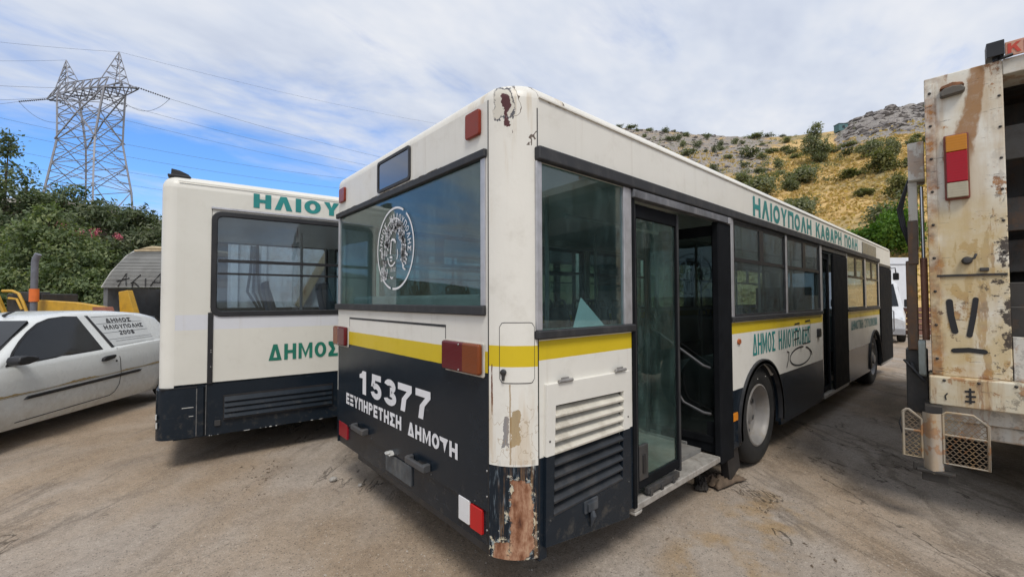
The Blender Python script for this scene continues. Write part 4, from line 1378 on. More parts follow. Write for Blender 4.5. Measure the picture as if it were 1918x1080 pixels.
# interior and underside
mb = MB()
mb.box(1.06, 11.2, 0.80, W - 0.06, 0.30, 0.36)
mb.box(2.32, 11.2, 0.30, 0.80, 0.30, 0.36)
mb.build('cabin_floor', FLOORM, bus)
mb = MB()
mb.box(0.10, 11.2, 0.30, W - 0.3, 0.24, 0.298)
mb.build('chassis', DARKST, bus)
mb = MB()
mb.box(0.07, 0.98, 0.08, W - 0.06, 0.36, 1.40)
mb.build('engine_housing', INTG, bus, bevel=0.02)
mb = MB()
mb.prism([(0.06, 1.40), (0.34, 1.40), (0.34, 1.60), (0.22, 1.66), (0.06, 1.66)], 0.25, W - 0.25)
mb.build('parcel_shelf', INTG, bus, bevel=0.03)
for x in (1.02, 2.62, 4.1, 5.5, 6.98, 8.4, 9.7):
    mb = MB()
    mb.tube([(x, 0.75, 0.36), (x, 0.75, 2.44)], 0.017, 8)
    mb.build('grab_pole', simple('grab_pole_paint', (0.35, 0.36, 0.34), 0.4, var=0.1), bus, smooth=50)
    mb = MB()
    mb.tube([(x + 0.3, 1.75, 0.36), (x + 0.3, 1.75, 2.44)], 0.017, 8)
    mb.build('grab_pole', simple('grab_pole_paint', (0.35, 0.36, 0.34), 0.4, var=0.1), bus, smooth=50)
for yy in (0.55, 1.85):
    mb = MB()
    mb.tube([(1.0, yy, 2.25), (10.6, yy, 2.25)], 0.016, 8)
    mb.build('ceiling_rail', MATS['grab_pole_paint'], bus, smooth=50)
for i, x in enumerate((2.9, 3.7, 4.5, 7.2, 8.0, 8.8)):
    for y in (1.62, 2.1) if 5.4 < x < 7.0 or x < 3.8 else (0.45, 1.62, 2.1):
        bus_seat(bus, x, y, 0.36 if x > 4 else 0.55, SEATG)
mb = MB()
mb.box(2.75, 4.0, 0.64, 0.68, 0.36, 0.98)
mb.build('wheel_box', INTG, bus)
mb = MB()
mb.box(10.2, 10.25, 1.25, W - 0.06, 0.36, 1.9)
mb.build('driver_partition', INTD, bus)

# screws and rivets
def bolt(parent, p, axis, r=0.006, m=STEEL, h=0.004, s=-1):
    mb = MB()
    mb.revolve([(r, 0.0), (r * 0.9, h * 0.7 * s), (r * 0.5, h * s), (0.0, h * 1.05 * s)], p, axis, 8)
    return mb.build('screw', m, parent, smooth=60)


for y_, z_ in ((0.395, 1.385), (0.395, 1.247), (2.28, 1.385), (2.28, 1.247)):
    bolt(bus, (-0.042, y_, z_), 'x', 0.006)
for y_ in (0.30, 0.75, 1.2, 1.65, 2.1):
    bolt(bus, (0.0, y_, 0.562), 'x', 0.006, DARKST)
for z_ in (0.45, 0.62, 0.75):
    bolt(bus, (0.0, 0.195, z_), 'x', 0.006)
for x_ in (0.24, 0.94):
    for z_ in (0.50, 0.90):
        bolt(bus, (x_, -0.022, z_), 'y', 0.006, DARKST)
for k in range(13):
    bolt(bus, (2.75 + k * 0.21, 0.0, 0.852), 'y', 0.005, P_SIDE, 0.003)

# writing on the bus
X, Y, Z = (1, 0, 0), (0, -1, 0), (0, 0, 1)
lettering('ΗΛΙΟΥΠΟΛΗ ΚΑΘΑΡΗ ΠΟΛΗ', LETT, bus, (3.13, -0.003, 2.44), X, Z, 4.71, 0.195, 0.25)
lettering('ΔΗΜΟΣ ΗΛΙΟΥΠΟΛΗΣ', LETT, bus, (3.06, -0.003, 1.085), X, Z, 1.89, 0.205, 0.27)
lettering('ΔΗΜΟΤΙΚΗ ΣΥΓΚΟΙΝΩΝΙΑ', LETTF, bus, (7.23, -0.003, 1.12), X, Z, 2.24, 0.15, 0.27)
for ch_, ya, yb in (('1', 1.885, 1.752), ('5', 1.661, 1.467), ('3', 1.421, 1.223), ('7', 1.198, 0.998), ('7', 0.947, 0.758)):
    lettering(ch_, LETW, bus, (-0.003, ya, 0.876), Y, Z, ya - yb, 0.185, 0.29)
lettering('ΕΞΥΠΗΡΕΤΗΣΗ', LETW, bus, (-0.003, 2.18, 0.738), Y, Z, 1.035, 0.094, 0.30)
lettering('ΔΗΜΟ', LETW, bus, (-0.003, 1.05, 0.733), Y, Z, 0.395, 0.090, 0.30)
lettering('Η', LETW, bus, (-0.003, 0.545, 0.731), Y, Z, 0.085, 0.090, 0.30)
mb = MB()      # the damaged T
mb.add([(-0.003, 0.652, 0.820), (-0.003, 0.558, 0.820), (-0.003, 0.575, 0.793), (-0.003, 0.597, 0.735), (-0.003, 0.612, 0.790), (-0.003, 0.648, 0.798)], [(0, 1, 2, 3, 4, 5)])
mb.build('lettering', LETW, bus)
mb = MB()
mb.prism(rrect(8.22, 9.50, 2.432, 2.635, 0.01), -0.008, 0.01)
mb.build('route_display', simple('route_display', (0.16, 0.165, 0.16), 0.3, var=0.2, dirt=0.3), bus)
mb = MB()
gx = (0, 0, 0)
for pts, w_ in (([(4.05, 1.045), (4.12, 1.03), (4.09, 0.95), (4.03, 0.87)], 0.016), (arc(4.55, 0.955, 0.40, 0.105, 75, 420, 30), 0.017), ([(4.93, 1.00), (4.99, 0.96), (5.0, 0.93)], 0.02),
                ([(4.33, 1.335), (4.52, 1.342)], 0.018), ([(4.50, 1.345), (4.50, 1.27)], 0.008), ([(4.75, 1.355), (4.95, 1.36)], 0.018), ([(4.95, 1.36), (4.95, 1.09)], 0.010),
                ([(4.30, 1.24), (4.40, 1.26), (4.50, 1.25)], 0.014), ([(4.36, 1.24), (4.36, 1.08)], 0.010), ([(4.30, 1.16), (4.50, 1.17)], 0.012), ([(4.64, 1.09), (4.64, 1.25), (4.90, 1.25), (4.90, 1.09), (4.64, 1.09)], 0.012), ([(4.55, 1.0), (4.56, 1.12)], 0.008)):
    stroke(mb, pts, w_, gx, X, Z, (0, -1, 0), 0.005)
mb.build('graffiti', SPRAY, bus)
# small fittings on the side
mb = MB()
mb.prism(arc(2.725, 1.243, 0.035, 0.026, 0, 340, 14), -0.014, 0.0)
mb.build('side_repeater', lamp_mat('repeater_lens', [(0, (0.38, 0.10, 0.03))], 1, 40), bus, bevel=0.004)
mb = MB()
mb.prism(rrect(2.55, 2.66, 0.555, 0.625, 0.006), -0.012, 0.0)
mb.build('side_reflector', lamp_mat('reflector_lens', [(0, (0.70, 0.24, 0.02))], 1, 80), bus, bevel=0.003)
mb = MB()
mb.prism(rrect(5.25, 5.36, 1.13, 1.24, 0.02), -0.03, 0.0)
mb.build('door_valve', BLACK, bus, bevel=0.006)

# line emblem on the rear window
mb = MB()
E0 = (0.0, 1.262, 1.995)
def EM(pts, w_=0.006):
    stroke(mb, pts, w_ * 1.45, E0, Y, Z, (-1, 0, 0), 0.002)
EM(arc(0, 0, 0.283, 0.288, 62, 258, 40), 0.010)
EM(arc(0, 0, 0.283, 0.288, 264, 412, 34), 0.010)
EM(arc(-0.005, 0.06, 0.150, 0.155, 20, 165, 20), 0.006)
for k in range(95):                       # curls of hair
    a = random.uniform(10, 200)
    r_ = random.uniform(0.085, 0.155)
    cx_, cz_ = -0.005 + r_ * math.cos(rad(a)) * 1.02, 0.05 + r_ * math.sin(rad(a)) * 0.95
    EM(arc(cx_, cz_, random.uniform(0.008, 0.016), random.uniform(0.010, 0.022), random.uniform(0, 360), random.uniform(380, 560), 6), 0.006)
for k in range(38):
    z_ = random.uniform(-0.10, 0.06)
    x_ = 0.135 + random.uniform(-0.03, 0.025)
    EM(arc(x_, z_, 0.012, 0.02, random.uniform(0, 360), random.uniform(380, 520), 5), 0.006)
for k in range(30):
    z_ = random.uniform(-0.21, -0.02)
    x_ = -0.165 + random.uniform(-0.05, 0.04)
    EM(arc(x_, z_, 0.012, 0.022, random.uniform(0, 360), random.uniform(380, 520), 5), 0.006)
EM([(-0.06, 0.055), (-0.035, 0.068), (0.0, 0.060), (0.015, 0.040)], 0.012)
EM([(-0.055, 0.055), (-0.060, 0.0), (-0.066, -0.03), (-0.055, -0.036)], 0.011)
EM([(-0.10, 0.045), (-0.115, 0.02), (-0.105, -0.01)], 0.009)
EM([(-0.075, -0.062), (-0.055, -0.056), (-0.035, -0.066)], 0.010)
EM([(-0.068, -0.082), (-0.050, -0.086), (-0.038, -0.080)], 0.007)
EM([(-0.11, -0.06), (-0.095, -0.10), (-0.065, -0.122), (-0.03, -0.120), (0.01, -0.098)], 0.008)
EM([(0.045, -0.01), (0.05, -0.05), (0.035, -0.08)], 0.006)
EM([(0.115, -0.05), (0.120, -0.10), (0.130, -0.145), (0.165, -0.16)], 0.008)
EM([(-0.065, -0.20), (-0.045, -0.212), (-0.02, -0.205)], 0.008)
for q in (-0.05, -0.02, 0.01):
    EM([(q, -0.135), (q - 0.004, -0.165)], 0.005)
for x_, z_ in ((0.175, -0.05), (0.165, -0.075), (0.18, -0.09), (0.155, -0.10), (0.17, -0.115), (0.14, -0.13), (0.15, -0.09), (0.19, -0.06)):
    EM(arc(x_, z_, 0.006, 0.006, 0, 360, 6), 0.006)
mb.build('emblem', LETW, rw)
ring_txt = 'ΔΗΜΟΣ ΗΛΙΟΥΠΟΛΗΣ'
for k, ch in enumerate(ring_txt):
    if ch == ' ':
        continue
    a = rad(178 - k * 12.2)
    cx_, cz_ = 0.225 * math.cos(a), 0.225 * math.sin(a)
    t_ = Vector((math.sin(a), -math.cos(a)))       # reading direction
    u_ = Vector((math.cos(a), math.sin(a)))
    wd, ht = 0.034, 0.048
    wd = 0.010 if ch == 'Ι' else wd
    ux_ = (0, -t_.x, t_.y)
    uz_ = (0, -u_.x, u_.y)
    o_ = Vector((-0.0025, E0[1] - cx_, E0[2] + cz_)) - Vector(ux_) * wd / 2 - Vector(uz_) * ht / 2
    lettering(ch, LETW, rw, o_, ux_, uz_, wd, ht, 0.20)
# pale triangular piece leaning inside the side window
mb = MB()
mb.add([(0.45, 0.020, 1.40), (0.86, 0.022, 1.40), (0.655, 0.110, 1.64), (0.45, 0.024, 1.40), (0.86, 0.026, 1.40), (0.655, 0.114, 1.64)], [(0, 1, 2), (3, 5, 4), (0, 3, 4, 1), (1, 4, 5, 2), (2, 5, 3, 0)])
tag(mb.build('pale_triangle', simple('pale_piece', (0.72, 0.80, 0.78), 0.8, var=0.05)), 'pale triangular piece leaning inside the side window of the 15377 bus', 'triangle')

# ------------------------------------------------------------------ the second bus, behind the first
B2 = thing('city_bus', 'plain cream and navy bus half hidden behind the 15377 bus, green letters on its side', 'bus', (-0.829, 3.645, 0), rad(-6))
X0, X1, W2, Z2 = -0.40, 10.0, 2.47, 2.735
wins2 = [(0.004, 1.60), (1.70, 3.30), (3.40, 5.0), (5.1, 6.7), (6.8, 8.2)]
holes = [(a, b_, 1.475, 2.53) for a, b_ in wins2] + [(2.3, 3.4, 0, 0.98), (7.4, 8.5, 0, 0.98), (8.6, 9.7, 0.0, 2.4)]
xs = [X0 + 0.12, X1 - 0.15] + [h[i] for h in holes for i in (0, 1)]
for yy, nm in ((0.0, 1), (W2 - 0.05, 0)):
    hh = holes if nm else holes[:-1]
    mb = MB()
    mb.slab(xs, [0.805, Z2, 0.98, 1.475, 2.53, 2.4], hh, yy, yy + 0.05)
    mb.build('side_panel', P_LEFT, B2)
    for a, b_ in ((X0 + 0.12, 2.3), (3.4, 7.4), (8.5, 8.6 if nm else X1 - 0.15)):
        mb = MB()
        mb.box(a, b_, yy + (0.004 if nm else 0), yy + 0.045, 0.285, 0.795)
        mb.build('skirt_panel', NAVYM, B2)
bus_corner(B2, P_LEFTC, X0, 0, 1, 1, 0.12, 0.79, Z2)
bus_corner(B2, P_LEFTC, X0, W2, 1, -1, 0.12, 0.79, Z2)
bus_corner(B2, P_LEFTC, X1, 0, -1, 1, 0.15, 0.29, Z2)
bus_corner(B2, P_LEFTC, X1, W2, -1, -1, 0.15, 0.29, Z2)
bus_roof(B2, P_LEFTC, X0, X1, 0, W2, (0.12, 0.15, 0.15, 0.12), Z2, 0.13, 0.05, 2.50)
mb = MB()
mb.slab([0.12, W2 - 0.12, 0.3, W2 - 0.3], [0.79, Z2, 1.5, 2.5], [(0.3, W2 - 0.3, 1.5, 2.5)], X0, X0 + 0.05, 'x')
mb.build('rear_panel', P_LEFTC, B2)
mb = MB()
mb.slab([0.15, W2 - 0.15, 0.25, W2 - 0.25], [0.29, Z2, 1.2, 2.5], [(0.25, W2 - 0.25, 1.2, 2.5)], X1 - 0.05, X1, 'x')
mb.build('front_panel', P_LEFTC, B2)
for xx in (X0 + 0.02, X1 - 0.03):
    mb = MB()
    mb.box(xx, xx + 0.006, 0.25, W2 - 0.25, 1.2 if xx > 0 else 1.5, 2.5)
    mb.build('windscreen' if xx > 0 else 'rear_window', GLASSC, B2)
# wrap-round rear bumper, a little proud of the wall
mb = MB()
pl_ = plan(X0 - 0.02, X0 + 0.36, -0.02, W2 + 0.02, (0.13, 0.004, 0.004, 0.13))
pin = plan(X0 + 0.04, X0 + 0.36, 0.03, W2 - 0.03, (0.10, 0.004, 0.004, 0.10))
n = len(pl_)
vs = [(p[0], p[1], z) for z in (0.30, 0.775) for p in pl_] + [(p[0], p[1], z) for z in (0.30, 0.775) for p in pin]
fs = []
for k in range(n):
    j = (k + 1) % n
    fs += [(k, j, n + j, n + k), (2 * n + k, 3 * n + k, 3 * n + j, 2 * n + j), (n + k, n + j, 3 * n + j, 3 * n + k), (k, 2 * n + k, 2 * n + j, j)]
mb.add(vs, fs)
mb.build('rear_bumper', NAVYM, B2, smooth=40)
mb = MB()
mb.box(X0 + 0.02, -0.10, -0.012, 0.0, 0.778, 0.790)
mb.build('bumper_gap', BLACK, B2)
mb = MB()          # paint knocked off the bumper edge
for (a, b_, c_, d_) in ((-0.415, -0.405, 0.50, 0.545), (-0.412, -0.40, 0.42, 0.47)):
    mb.box(a, b_, 0.02, 0.075, c_, d_)
mb.build('bumper_scuff', simple('scuffed_white', (0.5, 0.5, 0.48), 0.8), B2)
mb = MB()
for k in range(13):
    x_ = -0.06 + 1.3 * random.random() ** 1.6
    mb.box(x_, x_ + random.uniform(0.008, 0.06) * random.random(), -0.003, 0.005, 0.2835, 0.286 + random.random() * 0.005)
tag(mb.build('edge_wear', MATS['scuffed_white'], B2), kind='stuff')
mb = MB()
mb.box(-0.022, 0.022, -0.014, 0.0, 0.80, 1.51)
mb.build('hinge_strip', BLACK, B2, bevel=0.004)
mb = MB()
for z_ in (0.97, 1.115, 1.135):
    mb.revolve([(0.006, 0.0), (0.006, -0.006), (0, -0.007)], (0.008, -0.014, z_), 'y', 8)
mb.build('hinge_screw', STEEL, B2)
mb = MB()
mb.box(-0.006, 1.70, -0.018, 0.0, 2.553, 2.575)
mb.build('window_rail', ALU, B2, bevel=0.003)
mb = MB()
mb.box(-0.0015, 0.0015, -0.002, 0.0, 1.51, 2.553)
mb.build('body_seam', BLACK, B2)
mb = MB()
mb.box(X0 + 0.13, X1 - 0.3, -0.008, 0.003, 2.792, 2.800)
mb.build('drip_rail', P_LEFTC, B2)
mb = MB()
mb.prism([(-0.34, 2.845), (-0.335, 2.935), (-0.27, 2.925), (-0.20, 2.895), (-0.17, 2.86)], 0.10, 0.14)
mb.prism([(-0.36, 2.845), (-0.18, 2.845), (-0.18, 2.868), (-0.36, 2.868)], 0.05, 0.20)
mb.build('roof_aerial', BLACK, B2, bevel=0.006)
# windows: thick rounded rubber round one big pane with two cross bars
for i, (a, b_) in enumerate(wins2):
    for yy, s in ((0.0, 1), (W2, -1)):
        if i == 4 and s == 1:
            continue
        mb = MB()
        rect = []
        rr_ = rrect(a, b_, 1.475, 2.53, 0.085)
        for p in rr_:
            rect.append((min(max(p[0], a), b_), p[1]))
        # corner webs of sheet metal outside the rounded rubber
        for cx_, cz_, q in ((b_, 1.475, 0), (b_, 2.53, 1), (a, 2.53, 2), (a, 1.475, 3)):
            seg_ = rr_[q * 7:(q + 1) * 7]
            mb.prism([(cx_, cz_)] + seg_, yy + 0.001 * s, yy + 0.045 * s)
        mb.build('window_corner', P_LEFT, B2)
        mb = MB()
        mb.ring(rrect(a - 0.008, b_ + 0.008, 1.467, 2.538, 0.093), rrect(a + 0.045, b_ - 0.045, 1.52, 2.485, 0.05), yy - 0.016 * s, yy + 0.03 * s)
        f_ = mb.build('window', BLACK, B2, bevel=0.008)
        mb = MB()
        mb.prism(rrect(a + 0.04, b_ - 0.04, 1.515, 2.49, 0.05), yy + 0.006 * s, yy + 0.012 * s)
        mb.build('pane', GLASSC, f_)
        mb = MB()
        mb.box(a + 0.05, b_ - 0.05, yy - 0.004 * s, yy + 0.02 * s, 2.018, 2.050)
        if s == 1:
            mb.box(a + 0.05, b_ - 0.05, yy - 0.002 * s, yy + 0.018 * s, 1.893, 1.912)
        mb.build('cross_bar', BLACK, f_)
        if s == -1:
            mb = MB()
            mb.box((a + b_) / 2 - 0.25, (a + b_) / 2 - 0.21, yy - 0.02, yy - 0.001, 2.05, 2.485)
            mb.build('slider_bar', BLACK, f_)
# engine grille in the skirt
mb = MB()
mb.box(0.115, 1.16, -0.010, 0.0, 0.425, 0.675)
gv = mb.build('side_grille', BLACK, B2)
for k in range(4):
    z_ = 0.46 + k * 0.055
    mb = MB()
    mb.prism([(-0.034, z_ - 0.012), (-0.010, z_ + 0.030), (-0.008, z_ + 0.022), (-0.028, z_ - 0.016)], 0.125, 1.15, 'x')
    mb.build('slat', NAVYM, gv)
mb = MB()
mb.prism(rrect(0.045, 0.095, 0.375, 0.43, 0.006), -0.012, 0.0)
mb.build('side_socket', DARKST, B2, bevel=0.003)
mb = MB()
mb.box(-0.105, -0.098, -0.024, -0.016, 0.31, 0.77)
mb.box(-0.03, -0.024, -0.006, 0.004, 0.30, 0.79)
mb.build('skirt_seam', simple('rubbed_seam', (0.12, 0.12, 0.12), 0.7, var=0.5, scale=20), B2)
mb = MB()
mb.box(-0.215, -0.125, -0.023, -0.019, 0.588, 0.594).box(-0.16, -0.125, -0.023, -0.019, 0.503, 0.508)
tag(mb.build('scratch', MATS['scuffed_white'], B2), kind='stuff')
lettering('ΗΛΙΟΥΠΟΛΗ', LETT, B2, (0.355, -0.004, 2.612), X, Z, 1.66, 0.150, 0.34)
lettering('ΔΗΜΟΣ ΗΛΙΟΥΠΟΛΗΣ', LETG, B2, (0.511, -0.004, 0.985), X, Z, 2.15, 0.172, 0.30)
for cx_ in (2.85, 7.95):
    for yy, s in ((0.04, 1), (W2 - 0.04, -1)):
        bus_wheel(B2, cx_, yy, R=0.46, s=s, rimr=0.29)
        mb = MB()
        mb.box(cx_ - 0.55, cx_ + 0.55, yy + 0.35 * s, yy + 0.37 * s, 0.3, 0.98)
        mb.build('wheel_housing', INTD, B2)
mb = MB()
mb.box(X0 + 0.1, X1 - 0.1, 0.06, W2 - 0.06, 0.40, 0.46)
mb.build('cabin_floor', FLOORM, B2)
mb = MB()
mb.box(X0 + 0.1, X1 - 0.1, 0.3, W2 - 0.3, 0.29, 0.39)
mb.build('chassis', DARKST, B2)
mb = MB()
mb.box(X0 + 0.06, X0 + 0.75, 0.06, W2 - 0.06, 0.46, 1.15)
mb.build('rear_bench', INTG, B2, bevel=0.02)
for i, x_ in enumerate((0.98, 1.75, 2.55, 3.35, 4.1)):
    for y_ in (0.45, 1.62, 2.12):
        if y_ < 1 and x_ < 2:
            continue
        bus_seat(B2, x_, y_, 0.82, SEATM if y_ > 2 else SEATG)
mb = MB()
mb.box(0.6, 4.6, 0.1, W2 - 0.1, 0.46, 0.80)
mb.build('seat_podium', FLOORM, B2)
mb = MB()
mb.tube([(0.95, 0.85, 0.46), (0.95, 0.85, 2.5)], 0.017, 8)
mb.build('grab_pole', MATS['grab_pole_paint'], B2, smooth=50)
mb = MB()
mb.tube([(2.5, 0.85, 0.46), (2.5, 0.85, 2.5)], 0.017, 8)
mb.build('grab_pole', MATS['grab_pole_paint'], B2, smooth=50)
mb = MB()
mb.box(8.6, 9.7, 0.0, 0.04, 0.3, 2.4)
mb.build('door', GLASSK, B2)

# ------------------------------------------------------------------ white hatchback van at the side of the yard
car = thing('hatchback_car', 'white three-door hatchback with dark side mirror parked before the yellow machine', 'car', (-2.063, 6.116, 0), rad(54.87))
CW = 1.66
ZR = [(-1.86, 0.52), (-1.82, 0.66), (-1.70, 0.76), (-1.25, 0.86), (-0.80, 0.955), (-0.68, 1.0), (-0.36, 1.215), (-0.06, 1.385), (0.12, 1.445), (0.6, 1.495), (1.2, 1.488), (1.7, 1.445), (1.95, 1.39), (2.20, 1.05), (2.30, 0.98), (2.36, 0.62), (2.37, 0.5)]
BT = [(-1.86, 0.45), (-1.70, 0.66), (-1.25, 0.78), (-0.80, 0.88), (-0.6, 0.905), (0.63, 0.955), (1.6, 1.0), (2.2, 0.98), (2.36, 0.55), (2.37, 0.45)]
INS = [(-1.86, 0.42), (-1.80, 0.26), (-1.66, 0.12), (-1.3, 0.035), (-0.6, 0.0), (1.6, 0.0), (2.1, 0.05), (2.28, 0.14), (2.37, 0.35)]


def ip(t, x):
    return float(np.interp(x, [a for a, b_ in t], [b_ for a, b_ in t]))


def gy(z):                      # the glasshouse leans in by this much
    return 0.05 + max(0.0, z - 0.93) * 0.50


xsn = sorted(set([-1.86, -1.83, -1.78, -1.70, -1.6, -1.45, -1.3, -1.15, -1.0, -0.85, -0.75, -0.68, -0.58, -0.47, -0.36, -0.25, -0.15, -0.06, 0.03, 0.12, 0.3, 0.45, 0.6, 0.8, 1.0, 1.2, 1.4, 1.55, 1.7, 1.83, 1.95, 2.05, 2.13, 2.20, 2.26, 2.30, 2.34, 2.36, 2.37]))


def section(x):
    zr, zb, i = ip(ZR, x), min(ip(BT, x), ip(ZR, x) - 0.012), ip(INS, x)
    zt = max(zb + 0.008, zr - 0.085)
    pts = [(0.30 + i * 0.5, 0.19), (0.075 + i, 0.20), (0.030 + i, 0.27), (0.012 + i, 0.42), (0.0 + i, 0.58), (0.006 + i, 0.72), (0.022 + i, zb - 0.055), (0.042 + i, zb - 0.012), (gy(zb) + i, zb), (gy(zt) + i, zt)]
    pts = [(a, min(z, zb - 0.002 * (9 - k)) if k < 8 else z) for k, (a, z) in enumerate(pts)]
    e = gy(zt) + i
    pts += [(e + 0.035, zt + 0.5 * (zr - zt)), (e + 0.10, zt + 0.82 * (zr - zt)), (e + 0.24, zt + 0.96 * (zr - zt)), (CW / 2, zr)]
    return pts


secs = [section(x) for x in xsn]
ns_ = len(secs[0])
vs, fs = [], []
for x, s in zip(xsn, secs):
    full = s + [(CW - a, z) for a, z in reversed(s[:-1])]
    vs += [(x, a, z) for a, z in full]
nf = 2 * ns_ - 1
for j in range(len(xsn) - 1):
    for k in range(nf):
        a, b_ = j * nf + k, j * nf + (k + 1) % nf
        fs.append((a, b_, b_ + nf, a + nf))
fs += [tuple(range(nf)), tuple((len(xsn) - 1) * nf + k for k in range(nf))]


def car_paint(g, b):
    o = g.obj()
    x, y, z = g.xyz(o)
    n_ = g.noise(o, 4, 6, 0.65)
    c = g.mix(g.ss(n_, 0.45, 0.8, 0, 0.18), (0.66, 0.68, 0.67), (0.45, 0.43, 0.38))
    dust = g.mul(g.ss(g.noise(o, 9, 6, 0.7), 0.35, 0.7), g.ss(z, 0.75, 0.25))
    c = g.mix(g.mul(dust, 0.35), c, (0.36, 0.32, 0.26))
    g.put(b.inputs['Base Color'], c)
    g.put(b.inputs['Roughness'], g.ss(n_, 0.3, 0.8, 0.22, 0.42))
    b.inputs['Coat Weight'].default_value = 0.4
    b.inputs['Coat Roughness'].default_value = 0.15


CARP = mat('white_car_paint', car_paint)
mb = MB()
mb.add(vs, fs)
body = mb.build('body', CARP, car, smooth=38)


def car_side(pts, off, name, m, parent=car, thick=None):
    """panel on the leaning side of the glasshouse from (x,z) points"""
    mb = MB()
    A = [(p[0], gy(p[1]) - off, p[1]) for p in pts]
    B = [(p[0], gy(p[1]) + 0.002, p[1]) for p in pts]
    n = len(A)
    mb.add(A + B, [tuple(range(n)), tuple(range(2 * n - 1, n - 1, -1))] + [(i, (i + 1) % n, n + (i + 1) % n, n + i) for i in range(n)])
    return mb.build(name, m, parent)


def mirror_y(o):
    for v in o.data.vertices:
        v.co.y = CW - v.co.y
    o.data.flip_normals()
    return o


CGLASS = simple('car_dark_glass', (0.012, 0.014, 0.016), 0.05, var=0.2, spec=0.45)
wpts = [(-0.60, 0.925), (0.60, 0.975), (0.475, 1.405), (0.30, 1.412), (0.10, 1.395), (-0.06, 1.345), (-0.22, 1.255), (-0.36, 1.155), (-0.48, 1.055)]
wo = [(-0.635, 0.910), (0.635, 0.958), (0.495, 1.422), (0.30, 1.430), (0.10, 1.412), (-0.07, 1.362), (-0.235, 1.270), (-0.378, 1.168), (-0.50, 1.065)]
qp = [(0.80, 0.985), (1.62, 1.012), (1.60, 1.36), (1.52, 1.395), (1.30, 1.413), (0.66, 1.415)]
for flip in (0, 1):
    fr_ = car_side(wo, 0.004, 'window_frame', BLACK)
    w_ = car_side(wpts, 0.008, 'door_window', CGLASS)
    q_ = car_side(qp, 0.005, 'quarter_panel', simple('panel_white', (0.62, 0.64, 0.64), 0.35, var=0.05))
    p_ = car_side([(0.655, 1.425), (0.615, 1.425), (0.78, 0.965), (0.83, 0.975)], 0.007, 'pillar_trim', BLACK)
    mb = MB()
    for z_, x_a, x_b in ((1.40, 0.70, 1.48), (1.30, 0.72, 1.55), (1.17, 0.76, 1.60), (1.075, 0.80, 1.62), (1.045, 0.90, 1.62)):
        mb.add([(x_a, gy(z_) - 0.007, z_), (x_b, gy(z_ + 0.012) - 0.007, z_ + 0.012), (x_b, gy(z_ + 0.016) - 0.007, z_ + 0.016), (x_a, gy(z_ + 0.004) - 0.007, z_ + 0.004)], [(0, 1, 2, 3)])
    ln = mb.build('panel_line', LETK, car)
    # seams, strip, handle, mirror
    mb = MB()
    dp = [(0.835, 0.955), (0.862, 0.80), (0.868, 0.60), (0.85, 0.44), (0.79, 0.345), (0.70, 0.305), (-0.55, 0.275)]

    def by(z):
        return float(np.interp(z, [0.20, 0.27, 0.42, 0.58, 0.72, 0.90, 0.95], [0.075, 0.030, 0.012, 0.0, 0.006, 0.022, 0.042]))
    for a, b_ in zip(dp[:-1], dp[1:]):
        n_ = Vector((b_[1] - a[1], 0, -(b_[0] - a[0]))).normalized() * 0.005
        mb.add([(a[0] + n_.x, by(a[1]) - 0.004, a[1] + n_.z), (b_[0] + n_.x, by(b_[1]) - 0.004, b_[1] + n_.z), (b_[0] - n_.x, by(b_[1]) - 0.004, b_[1] - n_.z), (a[0] - n_.x, by(a[1]) - 0.004, a[1] - n_.z)], [(0, 1, 2, 3)])
    sm = mb.build('door_seam', LETK, car)
    mb = MB()
    mb.add([(-0.47, -0.012, 0.513), (1.20, -0.012, 0.556), (1.25, -0.012, 0.580), (1.20, -0.012, 0.592), (-0.44, -0.012, 0.545),
            (-0.49, 0.006, 0.513), (1.20, 0.006, 0.553), (1.265, 0.006, 0.580), (1.20, 0.006, 0.597), (-0.44, 0.006, 0.551)],
           [(0, 1, 2, 3, 4), (9, 8, 7, 6, 5), (0, 5, 6, 1), (1, 6, 7, 2), (2, 7, 8, 3), (3, 8, 9, 4), (4, 9, 5, 0)])
    bs = mb.build('rubbing_strip', BLACK, car, bevel=0.003)
    mb = MB()
    mb.prism([(0.545, 0.805), (0.60, 0.795), (0.73, 0.818), (0.765, 0.850), (0.75, 0.872), (0.60, 0.862), (0.555, 0.840)], -0.022, 0.02)
    hn = mb.build('door_handle', BLACK, car, bevel=0.010)
    mb = MB()
    mb.revolve([(0.016, 0.01), (0.016, -0.004), (0.0, -0.005)], (0.80, 0.012, 0.775), 'y', 12)
    kh = mb.build('keyhole', DARKST, car)
    mb = MB()
    mb.prism([(-0.62, 0.93), (-0.60, 0.93), (-0.50, 0.955), (-0.48, 0.99), (-0.52, 1.01), (-0.62, 1.03), (-0.70, 1.02), (-0.72, 0.97), (-0.69, 0.93)], -0.165, -0.02)
    mb.prism([(-0.58, 0.93), (-0.47, 0.93), (-0.47, 0.985), (-0.58, 0.985)], -0.03, 0.06)
    mr = mb.build('side_mirror', BLACK, car, bevel=0.025, seg=3)
    parts_ = [fr_, w_, q_, p_, ln, sm, bs, hn, kh, mr]
    if flip:
        for o in parts_:
            mirror_y(o)
